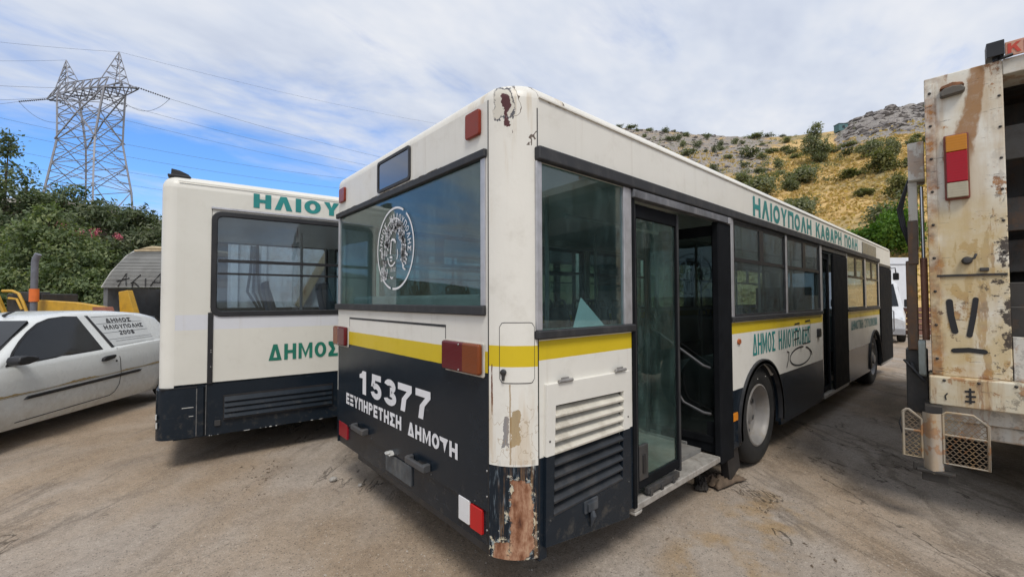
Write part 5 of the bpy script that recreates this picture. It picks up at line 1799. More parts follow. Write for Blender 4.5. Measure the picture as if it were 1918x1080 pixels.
# windscreen and rear glass follow the slope of the body
for pts, nm in (([(-0.66, 0.16, 1.018), (-0.66, CW - 0.16, 1.018), (-0.10, CW - 0.33, 1.375), (-0.10, 0.33, 1.375)], 'windscreen'), ([(2.17, 0.2, 1.11), (2.17, CW - 0.2, 1.11), (1.985, CW - 0.33, 1.36), (1.985, 0.33, 1.36)], 'rear_window')):
    nrm = (Vector(pts[1]) - Vector(pts[0])).cross(Vector(pts[3]) - Vector(pts[0])).normalized()
    if nrm.z < 0:
        nrm = -nrm
    mb = MB()
    A = [Vector(p) + nrm * 0.022 for p in pts]
    Bq = [Vector(p) - nrm * 0.01 for p in pts]
    mb.add(A + Bq, [(0, 1, 2, 3), (7, 6, 5, 4), (0, 4, 5, 1), (1, 5, 6, 2), (2, 6, 7, 3), (3, 7, 4, 0)])
    mb.build(nm, CGLASS, car)
mb = MB()
mb.tube([(0.05, 0.75, 1.445), (0.10, 0.75, 1.475), (0.18, 0.75, 1.50)], [0.02, 0.015, 0.008], 6)
mb.build('roof_aerial', BLACK, car)
for x_ in (-1.10, 2.0):
    for yy, s in ((0.03, 1), (CW - 0.03, -1)):
        mb = MB()
        mb.prism(arc(x_, 0.29, 0.335, 0.335, 0, 360, 32)[:-1], yy - 0.034 * s, yy + 0.02 * s)
        mb.build('wheel_arch', INTD, car)
        mb = MB()
        mb.revolve([(0.19, -0.036 * s), (0.17, -0.042 * s), (0.10, -0.036 * s), (0.0, -0.040 * s)], (x_, yy, 0.285), 'y', 28)
        wh = mb.build('wheel', RIMM, car, smooth=35)
        mb = MB()
        mb.revolve([(0.188, -0.038 * s), (0.21, -0.044 * s), (0.265, -0.040 * s), (0.285, -0.02 * s), (0.285, 0.14 * s), (0.2, 0.15 * s)], (x_, yy, 0.285), 'y', 36)
        mb.build('tyre', TYRE, wh, smooth=35)
for y_ in (0.32, CW - 0.32):
    mb = MB()
    mb.prism(rrect(y_ - 0.17, y_ + 0.17, 0.60, 0.72, 0.05), -1.80, -1.74, 'x')
    mb.build('headlight', GLASSC, car)
    mb = MB()
    mb.prism(rrect(y_ - 0.10, y_ + 0.06, 0.80, 1.05, 0.04), 2.22, 2.33, 'x')
    mb.build('tail_lamp', MATS['lower_lens_dark_red'], car)


def carwarp(P):
    P[:, 1] = 0.05 + np.maximum(0, P[:, 2] - 0.93) * 0.5 - 0.0085
    return P


lettering('ΔΗΜΟΣ', LETK, car, (0.90, 0, 1.315), X, Z, 0.46, 0.060, 0.26, warp=carwarp)
lettering('ΗΛΙΟΥΠΟΛΗΣ', LETK, car, (0.82, 0, 1.220), X, Z, 0.72, 0.062, 0.26, warp=carwarp)
lettering('2008', LETK, car, (1.03, 0, 1.130), X, Z, 0.28, 0.062, 0.26, warp=carwarp)
# torn remains of a gold side stripe
mb = MB()
xx = np.arange(-1.0, 1.66, 0.02)
for a, b_ in zip(xx[:-1], xx[1:]):
    z0_, z1_ = 0.578 + 0.024 * (a + 0.73), 0.578 + 0.024 * (b_ + 0.73)
    hgt = lambda q: max(0.004, 0.030 * (0.5 + mnoise.noise((q * 2.2, 0, 0))) * (0.6 + 0.9 * abs(mnoise.noise((q * 13, 3, 0)))))
    mb.add([(a, -0.003, z0_), (b_, -0.003, z1_), (b_, 0.0 - 0.003, z1_ + hgt(b_)), (a, -0.003, z0_ + hgt(a))], [(0, 1, 2, 3)])
tag(mb.build('torn_stripe', simple('torn_gold', (0.36, 0.26, 0.11), 0.7, var=0.25, scale=20), car), kind='stuff')
mb = MB()
for a, b_ in zip(xx[:-1], xx[1:]):
    z0_, z1_ = 0.573 + 0.024 * (a + 0.73), 0.573 + 0.024 * (b_ + 0.73)
    mb.add([(a, -0.0035, z0_ - 0.005), (b_, -0.0035, z1_ - 0.005), (b_, -0.0035, z1_), (a, -0.0035, z0_)], [(0, 1, 2, 3)])
mb.build('stripe_edge', simple('stripe_brown', (0.20, 0.14, 0.07), 0.7, var=0.3, scale=20), car)

# ------------------------------------------------------------------ refuse truck at the edge of the picture
def rusty(name, base, rust=0.5, scratch=0.5, yellow=0.5, post=False):
    def build(g, b):
        o = g.obj()
        x, y, z = g.xyz(o)
        n1 = g.noise(o, 3.2, 7, 0.68)
        n2 = g.noise(o, 13, 6, 0.7)
        stv = g.noise(g.map(o, (9, 9, 0.8), loc=(1, 3, 0)), 1.0, 6, 0.65)
        c = g.mix(g.ss(n2, 0.4, 0.8, 0, 0.2), base, tuple(k * 0.75 for k in base))
        c = g.mix(g.mul(g.ss(g.noise(o, 2.1, 5, 0.6, 0.4), 0.42, 0.66), yellow), c, (0.48, 0.35, 0.16))
        c = g.mix(g.mul(g.ss(stv, 0.46, 0.66), yellow * 0.9), c, (0.40, 0.23, 0.08))
        ru = g.ramp(n2, [(0.3, (0.060, 0.024, 0.012)), (0.5, (0.24, 0.095, 0.028)), (0.7, (0.44, 0.20, 0.060))])
        c = g.mix(g.mul(g.ss(g.add(g.mul(n1, 0.7), g.mul(n2, 0.4)), 0.60, 0.635), rust), c, ru)
        edge = g.ss(g.noise(g.map(o, (6, 6, 1.2), loc=(7, 7, 2)), 1.0, 6, 0.7), 0.55, 0.60)
        c = g.mix(g.mul(edge, rust * 0.85), c, ru)
        if post:
            wig = g.mul(g.sub(g.noise(g.map(o, (3, 3, 1.4)), 1.6, 5, 0.6), 0.5), 0.16)
            sy_ = g.add(g.mul(y, -1.0), wig)
            tan_ = g.ss(z, 2.45, 2.15)
            c = g.mix(g.mul(tan_, g.ss(g.noise(o, 2.7, 5, 0.6), 0.36, 0.58, 0.0, 0.75)), c, (0.56, 0.42, 0.19))
            band = g.mul(g.mul(g.ss(g.ab(g.sub(sy_, g.ss(z, 2.6, 3.3, 0.20, 0.27))), 0.050, 0.030), g.ss(z, 2.55, 2.75)), g.ss(n2, 0.25, 0.5, 0.6, 1.0))
            c = g.mix(g.mul(band, 0.9), c, g.mix(n2, (0.22, 0.10, 0.03), (0.38, 0.19, 0.06)))
            eg = g.mul(g.ss(sy_, 0.085, 0.045), g.ss(n1, 0.36, 0.60))
            c = g.mix(g.mul(eg, 0.8), c, ru)
            fl = g.mul(g.ss(g.noise(o, 8, 6, 0.72), 0.60, 0.64), g.ss(z, 1.85, 1.45))
            c = g.mix(g.mul(fl, 0.9), c, (0.09, 0.045, 0.028))
        if scratch > 0:
            for rt, lc in ((0.5, (0, 0, 0)), (-0.9, (5, 1, 3)), (0.1, (2, 8, 1))):
                sc = g.noise(g.map(o, (8, 8, 55), rot=(rt, 0, 0), loc=lc), 1.0, 3, 0.6)
                c = g.mix(g.mul(g.mul(g.ss(sc, 0.665, 0.70), g.ss(n1, 0.40, 0.62)), scratch), c, (0.045, 0.035, 0.03))
            bl = g.mul(g.ss(g.add(g.noise(o, 9.0, 7, 0.75), g.ss(y, -0.20, -0.40, 0.0, 0.13)), 0.625, 0.68), g.mul(g.ss(y, -0.17, -0.32), g.ss(z, 2.6, 2.1, 0.15, 1.0)))
            c = g.mix(g.mul(bl, scratch), c, (0.04, 0.028, 0.024))
        g.put(b.inputs['Base Color'], c)
        g.put(b.inputs['Roughness'], g.ss(n2, 0.3, 0.8, 0.45, 0.85))
        g.put(b.inputs['Normal'], g.bump(g.add(n2, g.mul(n1, 1.5)), 0.25, 0.006))
    return mat(name, build)


RC1 = rusty('rusty_cream', (0.76, 0.74, 0.66), 0.9, 0.95, 0.45, post=True)
RC2 = rusty('rusty_cream_beam', (0.66, 0.62, 0.50), 0.75, 0.5, 0.7)
RC3 = rusty('dirty_white_steel', (0.60, 0.585, 0.53), 0.45, 0.3, 0.3)
RD = rusty('dirty_dark_steel', (0.036, 0.033, 0.030), 0.08, 0.0, 0.0)
RBR = rusty('brown_steel', (0.115, 0.085, 0.065), 0.4, 0.0, 0.1)
tk = thing('refuse_truck', 'rusty white refuse truck with dark hopper, tall tail lamp and folded mesh step', 'truck', (3.14, -1.216, 0), rad(4.5))


def sbox(mb, s0, s1, x0, x1, z0, z1):
    return mb.box(x0, x1, -s1, -s0, z0, z1)


mb = MB()
sbox(mb, 0.0, 0.395, 0.0, 0.30, 1.055, 3.30)
post = mb.build('hopper_post', RC1, tk, bevel=0.008)
mb = MB()
sbox(mb, 0.0, 0.055, -0.008, 0.0, 1.07, 3.25)
mb.build('post_flange', RC1, tk, bevel=0.003)
mb = MB()
sbox(mb, 0.04, 0.385, -0.010, 0.0, 1.787, 1.803)
mb.build('post_seam', RD, tk)
mb = MB()
sbox(mb, 2.10, 2.5, 0.0, 0.30, 1.055, 3.30)
mb.build('hopper_post', RC1, tk, bevel=0.008)
mb = MB()
sbox(mb, 0.395, 2.10, 0.0, 0.30, 3.19, 3.30)
mb.build('hopper_lintel', RC3, tk, bevel=0.006)
mb = MB()
sbox(mb, -0.02, 2.52, -0.07, 0.30, 0.845, 1.055)
mb.build('tail_ledge', RC2, tk, bevel=0.012)
mb = MB()
mb.prism([(0.40, 1.055), (2.10, 1.055), (2.10, 1.30), (0.40, 1.36)], 0.02, 0.06, 'x')
mb.v = [(a, -b_, c_) for a, b_, c_ in mb.v]
mb.build('hopper_lip', RC3, tk, bevel=0.004)
mb = MB()
sbox(mb, 0.395, 2.10, 0.75, 0.80, 1.0, 3.19)
sbox(mb, 0.395, 2.10, 0.30, 0.75, 1.0, 1.06)
mb.build('hopper_interior', RD, tk)
mb = MB()
sbox(mb, 0.395, 2.10, 0.30, 0.80, 3.19, 3.24)
mb.build('hopper_roof', RD, tk)
for s_a in (0.30, 2.10):
    mb = MB()
    sbox(mb, s_a, s_a + 0.095, 0.30, 0.80, 1.0, 3.19)
    mb.build('hopper_cheek', RD, tk)
for z_, x_ in ((2.75, 0.16), (2.25, 0.30), (1.95, 0.42), (1.62, 0.12), (1.45, 0.10)):
    mb = MB()
    sbox(mb, 0.397, 2.098, x_, x_ + 0.05, z_ - 0.13, z_ + 0.12)
    mb.build('packer_plate', RD, tk, bevel=0.01)
mb = MB()
mb.tube([(0.1, -0.62, 3.12), (0.12, -0.60, 2.95), (0.15, -0.66, 2.83), (0.2, -0.60, 2.78)], 0.012, 6)
mb.build('hopper_cable', BLACK, tk, smooth=50)
mb = MB()
sbox(mb, 0.0, 2.5, 0.05, 0.25, 0.72, 0.845)
mb.build('under_beam', RC3, tk, bevel=0.01)
mb = MB()
sbox(mb, 0.0, 2.5, 0.10, 0.22, 0.60, 0.715)
mb.build('underrun_bar', RC3, tk, bevel=0.02)
# lamps and sign
mb = MB()
sbox(mb, 0.094, 0.222, -0.030, 0.0, 2.350, 2.830)
lh = mb.build('tail_lamp', simple('lamp_frame_red', (0.20, 0.05, 0.03), 0.6, dirt=0.4), tk, bevel=0.008)
for z0_, z1_, col, nm in ((2.700, 2.818, (0.50, 0.20, 0.02), 'amber'), (2.475, 2.697, (0.36, 0.008, 0.018), 'crimson'), (2.362, 2.472, (0.42, 0.38, 0.28), 'pale')):
    mb = MB()
    sbox(mb, 0.104, 0.212, -0.052, -0.030, z0_, z1_)
    mb.build('lens', lamp_mat('truck_lens_' + nm, [(0, col)], 1, 28), lh, bevel=0.006)
mb = MB()
mb.prism([(0.085, 3.115), (0.205, 3.125), (0.215, 3.15), (0.195, 3.175), (0.15, 3.185), (0.10, 3.175), (0.08, 3.145)], -0.06, 0.0, 'x')
mb.v = [(a, -b_, c_) for a, b_, c_ in mb.v]
ml = mb.build('marker_lamp', simple('dead_lamp', (0.10, 0.09, 0.075), 0.6, var=0.3, dirt=0.5), tk, bevel=0.010)
mb = MB()
mb.prism([(0.08, 3.178), (0.21, 3.178), (0.20, 3.20), (0.15, 3.215), (0.09, 3.20)], -0.045, 0.0, 'x')
mb.v = [(a, -b_, c_) for a, b_, c_ in mb.v]
mb.build('lamp_hood', RUSTM, ml, bevel=0.006)
mb = MB()
sbox(mb, 0.32, 0.405, -0.03, 0.08, 3.325, 3.430)
mb.tube([(0.02, -0.37, 3.30), (0.02, -0.37, 3.34)], 0.02, 8)
mb.tube([(0.0, -0.39, 3.315), (-0.03, -0.40, 3.30), (-0.02, -0.44, 3.31)], 0.014, 6)
mb.build('sign_bracket', BLACK, tk, bevel=0.005)
mb = MB()
sbox(mb, 0.407, 1.02, -0.022, -0.008, 3.302, 3.405)
sg_ = mb.build('plate_sign', rusty('faded_orange_plate', (0.58, 0.30, 0.22), 0.15, 0.3, 0.2), tk, bevel=0.003)
lettering('ΚΗ', simple('faded_red', (0.52, 0.055, 0.030), 0.6, var=0.2, dirt=0.3, dirtcol=(0.5, 0.3, 0.22)), sg_, (-0.0245, -0.418, 3.318), Y, Z, 0.135, 0.072, 0.28)
for k in range(9):
    bolt(tk, (-0.008, -0.028, 1.18 + 0.25 * k), 'x', 0.010, RD, 0.008)
for k in range(6):
    bolt(tk, (0.0, -0.375, 1.95 + 0.22 * k), 'x', 0.009, RD, 0.007)
for k in range(7):
    bolt(tk, (-0.07, -0.06 - 0.17 * k, 1.03), 'x', 0.010, RD, 0.008)
# sprayed marks, scrapes and dents on the post
mb = MB()
for pts, w_ in (([(0.100, 1.605), (0.106, 1.50), (0.124, 1.385)], 0.036), ([(0.232, 1.62), (0.218, 1.50), (0.196, 1.36)], 0.030), ([(0.118, 1.245), (0.19, 1.255), (0.265, 1.247)], 0.034)):
    stroke(mb, pts, w_, (0, 0, 0), Y, Z, (-1, 0, 0), 0.004)
    for q in (pts[0], pts[-1]):
        stroke(mb, [(q[0] - 0.001, q[1]), (q[0] + 0.001, q[1])], w_, (0, 0, 0), Y, Z, (-1, 0, 0), 0.0045)
        c_ = arc(q[0], q[1], w_ / 2, w_ / 2, 0, 360, 14)[:-1]
        mb.add([(-0.0042, -p[0], p[1]) for p in c_], [tuple(range(14))])
mb.build('spray_mark', SPRAY, tk)
mb = MB()
mb.revolve([(0.028, 0.0), (0.028, -0.03), (0.018, -0.042), (0.0, -0.044)], (0, -0.195, 1.90), 'x', 16)
mb.tube([(-0.02, -0.20, 1.90), (-0.03, -0.23, 1.915), (-0.02, -0.24, 1.945)], 0.008, 6)
mb.build('post_knob', DARKST, tk, smooth=40)
mb = MB()
sbox(mb, 0.255, 0.300, -0.022, 0.0, 1.82, 1.845)
mb.build('post_latch', DARKST, tk, bevel=0.004)
mb = MB()
for y_, z_ in ((0.185, 0.965), (0.19, 0.93), (0.185, 0.895)):
    stroke(mb, [(y_ - 0.025, z_), (y_ + 0.025, z_ + 0.004)], 0.014, (-0.07, 0, 0), Y, Z, (-1, 0, 0), 0.004)
stroke(mb, [(0.187, 0.99), (0.187, 0.88)], 0.012, (-0.07, 0, 0), Y, Z, (-1, 0, 0), 0.0045)
mb.build('paint_scrape', SPRAY, tk)
mb = MB()
stroke(mb, [(0.075, 0.94), (0.062, 0.92), (0.066, 0.89)], 0.008, (-0.07, 0, 0), Y, Z, (-1, 0, 0), 0.004)
mb.build('paint_scrape', SPRAY, tk)
# folding mesh step
def step_frame(mb, s0, s1, z0, z1, dx=0.0, skew=0.0):
    def P(s, z):
        return (-0.16 + dx - (s - s0) * skew, -s, z)
    mb.tube([P(s0, z1 - 0.02), P(s0 + 0.02, z1), P(s1 - 0.07, z1), P(s1, z1 - 0.06), P(s1, z0), P(s0, z0), P(s0, z1 - 0.02)], 0.010, 6)
    mb.tube([P(s0, (z0 + z1) / 2 + 0.02), P(s1, (z0 + z1) / 2 + 0.02)], 0.009, 6)
    return P


for s0, s1, z0, z1 in ((0.045, 0.262, 0.455, 0.815), (-0.165, -0.065, 0.465, 0.805)):
    mb = MB()
    P = step_frame(mb, s0, s1, z0, z1)
    sf_ = mb.build('step', rusty('worn_step_tube', (0.30, 0.27, 0.22), 0.8, 0.0, 0.5), tk, smooth=50)
    mb = MB()                                   # expanded metal: rows of slit diamonds
    nz_, ny_ = 17, int((s1 - s0) / 0.030)
    for r_ in range(nz_):
        zc = z0 + (z1 - z0 - 0.02) * (r_ + 0.5) / nz_
        pts = []
        for k in range(ny_ * 2 + 1):
            s_ = s0 + (s1 - s0) * k / (ny_ * 2)
            up = (k + r_) % 2
            pts.append((s_, zc + (0.0075 if up else -0.0075)))
        for a, b_ in zip(pts[:-1], pts[1:]):
            mb.bar(P(*a), P(*b_), 0.006, 0.004)
    tag(mb.build('step_mesh', rusty('rusty_mesh', (0.17, 0.13, 0.09), 0.7, 0, 0.5), sf_), kind='stuff')
mb = MB()
n = 9
A = []
for z_ in (0.375, 0.80):
    for k in range(n + 1):
        a = PI * k / n
        A.append((-0.155 - 0.045 * math.sin(a), -(-0.06 + 0.105 * k / n), z_))
mb.add(A, [(k, k + 1, n + 2 + k, n + 1 + k) for k in range(n)])
mb.add([(a[0] + 0.004, a[1], a[2]) for a in A], [(k, n + 1 + k, n + 2 + k, k + 1) for k in range(n)])
sb_ = mb.build('step_arm', rusty('worn_step_arm', (0.40, 0.37, 0.33), 0.6, 0.2, 0.4), tk, smooth=60, recalc=False)
mb = MB()
mb.box(-0.20, -0.12, -0.10, 0.10, 0.372, 0.395)
mb.box(-0.19, -0.16, 0.085, 0.115, 0.372, 0.435)
mb.box(-0.18, -0.12, -0.065, 0.07, 0.31, 0.372)
mb.build('step_bracket', RD, tk, bevel=0.006)
mb = MB()
mb.box(-0.16, 0.12, -0.045, 0.045, 0.77, 0.845)
mb.build('step_hanger', RD, tk)
mb = MB()
mb.tube([(-0.15, 0.17, 0.75), (-0.17, 0.185, 0.70), (-0.16, 0.17, 0.62), (-0.15, 0.10, 0.60)], 0.006, 6)
mb.build('step_wire', BLACK, tk, smooth=50)
# tilting gear on the near flank
mb = MB()
mb.box(0.10, 0.34, 0.01, 0.105, 2.56, 2.86)
mb.build('arm_head', RC3, tk, bevel=0.008)
mb = MB()
mb.box(0.16, 0.24, 0.055, 0.110, 2.02, 2.56)
mb.build('tilt_arm', RC3, tk, bevel=0.006)
mb = MB()
mb.box(0.15, 0.25, 0.058, 0.118, 1.90, 2.25)
mb.build('arm_guard', RBR, tk, bevel=0.006)
mb = MB()
mb.tube([(0.20, 0.030, 1.95), (0.20, 0.032, 2.52)], 0.012, 10)
rd_ = mb.build('piston_rod', simple('chrome', (0.6, 0.62, 0.65), 0.15, metal=1.0), tk, smooth=50)
mb = MB()
mb.tube([(0.20, 0.028, 1.30), (0.20, 0.030, 1.95)], 0.022, 10)
mb.build('ram_barrel', simple('ram_red_brown', (0.26, 0.13, 0.09), 0.5, dirt=0.4), tk, smooth=50)
mb = MB()
mb.box(0.16, 0.34, 0.07, 0.135, 1.22, 1.93)
mb.build('flank_post', RBR, tk, bevel=0.008)
mb = MB()
mb.box(0.20, 0.40, 0.02, 0.15, 0.72, 1.22)
mb.build('flank_box', DARKST, tk, bevel=0.01)
mb = MB()
mb.prism(rrect(0.10, 0.26, 1.02, 1.30, 0.03), 0.03, 0.075)
mb.build('valve_cover', simple('pale_green_grey', (0.42, 0.48, 0.46), 0.6, dirt=0.5), tk, bevel=0.01)
for k in range(3):
    mb = MB()
    mb.tube([(0.2, 0.10, 2.60), (0.2, 0.125 + 0.012 * k, 2.50 - 0.03 * k), (0.22, 0.150 + 0.012 * k, 2.36), (0.22, 0.135 + 0.01 * k, 2.22), (0.2, 0.11, 2.15 - 0.05 * k)], 0.009, 6)
    mb.build('hydraulic_hose', BLACK, tk, smooth=50)
mb = MB()
mb.tube([(0.15, 0.12, 1.12), (0.14, 0.10, 1.05), (0.12, 0.05, 1.02)], 0.014, 6)
mb.tube([(0.14, 0.16, 1.14), (0.10, 0.04, 0.98)], 0.010, 6)
mb.build('hydraulic_hose', BLACK, tk, smooth=50)
# body, cab and wheels reach away from the picture plane
mb = MB()
mb.box(0.80, 4.6, -2.45, -0.05, 0.95, 3.15)
mb.build('refuse_body', RC3, tk, bevel=0.04)
for k in range(5):
    mb = MB()
    mb.box(0.95 + 0.8 * k, 1.05 + 0.8 * k, -0.05, -0.02, 1.0, 3.1)
    mb.build('body_rib', RC3, tk)
mb = MB()
mb.prism([(4.8, 0.75), (4.8, 2.75), (6.2, 2.75), (6.45, 1.6), (6.5, 0.75)], -2.42, -0.08)
cb = mb.build('cab', RC3, tk, bevel=0.05)
mb = MB()
mb.prism([(5.2, 1.7), (5.2, 2.45), (5.95, 2.45), (6.1, 1.7)], -0.08, -0.07)
mb.build('cab_window', CGLASS, cb)
mb = MB()
mb.box(0.3, 6.3, -1.7, -0.8, 0.62, 0.84)
mb.build('chassis', DARKST, tk)
for x_ in (1.7, 5.4):
    for yy, s in ((-0.10, -1), (-2.40, 1)):
        bus_wheel(tk, x_, yy, R=0.50, s=s)

# ------------------------------------------------------------------ foliage
def leaf_mat(name, dark, light, warm=(0.16, 0.17, 0.03)):
    def build(g, b):
        s = g.attr('shade')
        o = g.obj()
        c = g.ramp(s, [(0.0, dark), (0.6, light), (1.0, warm)])
        n_ = g.noise(o, 0.9, 3)
        c = g.mix(1.0, c, g.ramp(n_, [(0.3, (0.7, 0.72, 0.7)), (0.7, (1.2, 1.2, 1.15))]), 'MULTIPLY')
        g.put(b.inputs['Base Color'], c)
        b.inputs['Roughness'].default_value = 0.6
        b.inputs['Specular IOR Level'].default_value = 0.25
        tl = g.node('ShaderNodeBsdfTranslucent')
        g.put(tl.inputs[0], g.mix(1.0, c, (1.3, 1.5, 0.6), 'MULTIPLY'))
        mx_ = g.node('ShaderNodeMixShader')
        mx_.inputs[0].default_value = 0.28
        out = g.nt.nodes['Material Output']
        g.nt.links.new(b.outputs[0], mx_.inputs[1])
        g.nt.links.new(tl.outputs[0], mx_.inputs[2])
        g.nt.links.new(mx_.outputs[0], out.inputs['Surface'])
    return mat(name, build)


LEAF1 = leaf_mat('leaf_olive', (0.060, 0.088, 0.056), (0.145, 0.182, 0.110), (0.24, 0.265, 0.16))
LEAF2 = leaf_mat('leaf_fresh', (0.060, 0.092, 0.050), (0.165, 0.210, 0.105), (0.29, 0.32, 0.155))
LEAF3 = leaf_mat('leaf_oleander', (0.055, 0.076, 0.052), (0.130, 0.160, 0.098), (0.22, 0.235, 0.15))
LEAF4 = leaf_mat('leaf_scrub', (0.110, 0.125, 0.078), (0.215, 0.230, 0.140), (0.31, 0.305, 0.185))
LEAF5 = leaf_mat('leaf_bright', (0.030, 0.075, 0.012), (0.10, 0.20, 0.030), (0.18, 0.28, 0.05))
LEAF6 = leaf_mat('leaf_dark', (0.080, 0.096, 0.066), (0.155, 0.172, 0.112), (0.23, 0.23, 0.15))
BARK = simple('bark', (0.11, 0.085, 0.06), 0.9, var=0.3, scale=8, bump=0.5)
PINK = simple('pink_petals', (0.62, 0.16, 0.22), 0.6, var=0.25, scale=30)


def leaves(blobs, n, size, gaps=0.35, elong=1.7, seed=1):
    """numpy cloud of small folded leaves in clumps inside ellipsoid blobs [(x,y,z,rx,ry,rz)]"""
    r = np.random.default_rng(seed)
    B = np.array(blobs, float)
    wgt = B[:, 3] * B[:, 4] * B[:, 5]
    wgt = wgt ** 0.75
    ncl = max(6, n // 22)
    which = r.choice(len(B), ncl, p=wgt / wgt.sum())
    d = r.normal(size=(ncl, 3))
    d /= np.linalg.norm(d, axis=1)[:, None]
    rad_ = r.random(ncl) ** 0.42
    # uneven outline: push whole directions in or out
    lump = np.array([0.86 + 0.30 * mnoise.noise((float(a[0]) * 2.1 + k * 7.3, float(a[1]) * 2.1, float(a[2]) * 2.1)) for a, k in zip(d, which)])
    cen = B[which, :3] + d * B[which, 3:6] * (rad_ * lump)[:, None]
    keep = np.array([mnoise.noise((float(c[0]) * 1.6 / max(1, size * 8), float(c[1]) * 1.6 / max(1, size * 8), float(c[2]) * 1.6 / max(1, size * 8))) > -gaps for c in cen])
    cen, d = cen[keep], d[keep]
    cs = r.random(len(cen))
    per = 22
    base = np.repeat(cen, per, 0)
    out = np.repeat(d, per, 0)
    m_ = len(base)
    pos = base + r.normal(size=(m_, 3)) * size * 1.35
    nrm = out * 0.7 + r.normal(size=(m_, 3)) * 0.75 + np.array([0, 0, 0.45])
    nrm /= np.linalg.norm(nrm, axis=1)[:, None]
    t = np.cross(nrm, r.normal(size=(m_, 3)))
    t /= np.linalg.norm(t, axis=1)[:, None] + 1e-9
    bt = np.cross(nrm, t)
    sz = size * (0.6 + 0.8 * r.random(m_))[:, None]
    v0 = pos - t * sz * elong * 0.5
    v1 = pos + bt * sz * 0.42 + nrm * sz * 0.08
    v2 = pos + t * sz * elong * 0.5
    v3 = pos - bt * sz * 0.42 + nrm * sz * 0.08
    V = np.stack([v0, v1, v2, v3], 1).reshape(-1, 3)
    sh = np.clip(np.repeat(cs, per) * 0.65 + r.random(m_) * 0.45, 0, 1)
    return V, np.repeat(sh, 4)


def leaf_mesh(name, V, sh, m):
    nv = len(V)
    nq = nv // 4
    me = bpy.data.meshes.new(name)
    me.vertices.add(nv)
    me.vertices.foreach_set('co', V.ravel())
    me.loops.add(nv)
    me.loops.foreach_set('vertex_index', np.arange(nv))
    me.polygons.add(nq)
    me.polygons.foreach_set('loop_start', np.arange(0, nv, 4))
    me.polygons.foreach_set('loop_total', np.full(nq, 4))
    a = me.attributes.new('shade', 'FLOAT', 'POINT')
    a.data.foreach_set('value', sh.astype(np.float32))
    me.update()
    me.materials.append(m)
    return me


def put(name, me, parent=None, loc=None):
    o = bpy.data.objects.new(name, me)
    COL.objects.link(o)
    o.parent = parent
    if loc is not None:
        o.location = loc
    return o


def tree(name, label, cat, lat_, dep_, blobs, n, size, m, group=None, trunk=0.14, gaps=0.35, seed=1, elong=1.7, z0=0.0):
    """blobs relative to the foot in yard directions: (right, ahead, z, r, rz)"""
    t = thing(name, label, cat, yard(lat_, dep_, z0), YAW - PI / 2, group)
    bl = [(a, b_, c_, r_, r_, rz_) for a, b_, c_, r_, rz_ in blobs]
    V, sh = leaves(bl, n, size, gaps, elong, seed)
    put('crown', leaf_mesh('crown', V, sh, m), t)
    mb = MB()
    rr_ = random.Random(seed)
    top = max(b_[2] for b_ in blobs)
    c0 = blobs[0]
    mb.tube([(0, 0, -0.1), (c0[0] * 0.1, c0[1] * 0.1, c0[2] * 0.3), (c0[0] * 0.5, c0[1] * 0.5, c0[2] * 0.65), (c0[0], c0[1], c0[2])], [trunk, trunk * 0.85, trunk * 0.65, trunk * 0.35], 8)
    tr_ = mb.build('trunk', BARK, t, smooth=60)
    for b_ in blobs[1:]:
        mb = MB()
        s_ = rr_.uniform(0.25, 0.55)
        a = Vector((c0[0] * s_, c0[1] * s_, c0[2] * s_ * 1.1))
        e = Vector((b_[0], b_[1], b_[2] + b_[4] * 0.5))
        mb.tube([a, a.lerp(e, 0.5) + Vector((0, 0, -0.1)), e], [trunk * 0.5, trunk * 0.3, trunk * 0.08], 6)
        mb.build('limb', BARK, tr_, smooth=60)
    return t


tree('olive_tree', 'tall dark tree at the picture edge, rising above the yellow machine', 'tree', -20.6, 17.0,
     [(0, 0, 4.6, 2.0, 1.9), (0.1, 0, 6.4, 1.1, 1.3), (1.2, -0.4, 3.9, 1.4, 1.5), (-1.4, -0.3, 5.0, 1.5, 1.6), (0.2, 0, 7.9, 0.45, 0.7), (0.9, -0.8, 2.3, 1.5, 1.4), (-0.8, -0.8, 2.2, 1.7, 1.5), (0.9, 0.1, 5.9, 0.7, 0.9)], 22000, 0.088, LEAF1, seed=3)
tree('broadleaf_tree', 'feathery tree with a pointed top before the lattice tower', 'tree', -20.1, 18.6,
     [(0, 0, 5.2, 1.2, 1.3), (0.35, 0, 6.1, 0.6, 0.8), (-0.5, 0, 5.8, 0.6, 0.7), (1.0, -0.2, 4.4, 1.0, 1.2), (0.4, -0.3, 3.0, 1.5, 1.4)], 13000, 0.085, LEAF1, seed=4, gaps=0.2)
tree('broadleaf_bush', 'broad light green bush behind the grey exhaust pipe', 'bush', -16.4, 15.0,
     [(0, 0, 3.7, 1.3, 1.2), (0.9, 0, 3.1, 1.2, 1.1), (-0.8, -0.3, 3.0, 1.3, 1.3), (0.3, -0.5, 2.1, 1.5, 1.2), (1.3, -0.4, 2.2, 1.0, 1.1), (-0.9, -0.7, 1.6, 1.5, 1.2), (0.9, -0.7, 1.2, 1.3, 0.9), (-0.1, 0, 4.7, 0.5, 0.5)], 25000, 0.082, LEAF2, seed=5)
tree('broadleaf_bush', 'low shaded bush behind the yellow boom', 'bush', -14.1, 14.3,
     [(0, 0, 1.5, 1.2, 1.1), (1.0, 0.2, 1.1, 0.9, 0.9), (-0.5, 0.4, 2.2, 0.8, 0.7)], 9000, 0.08, LEAF2, seed=6)
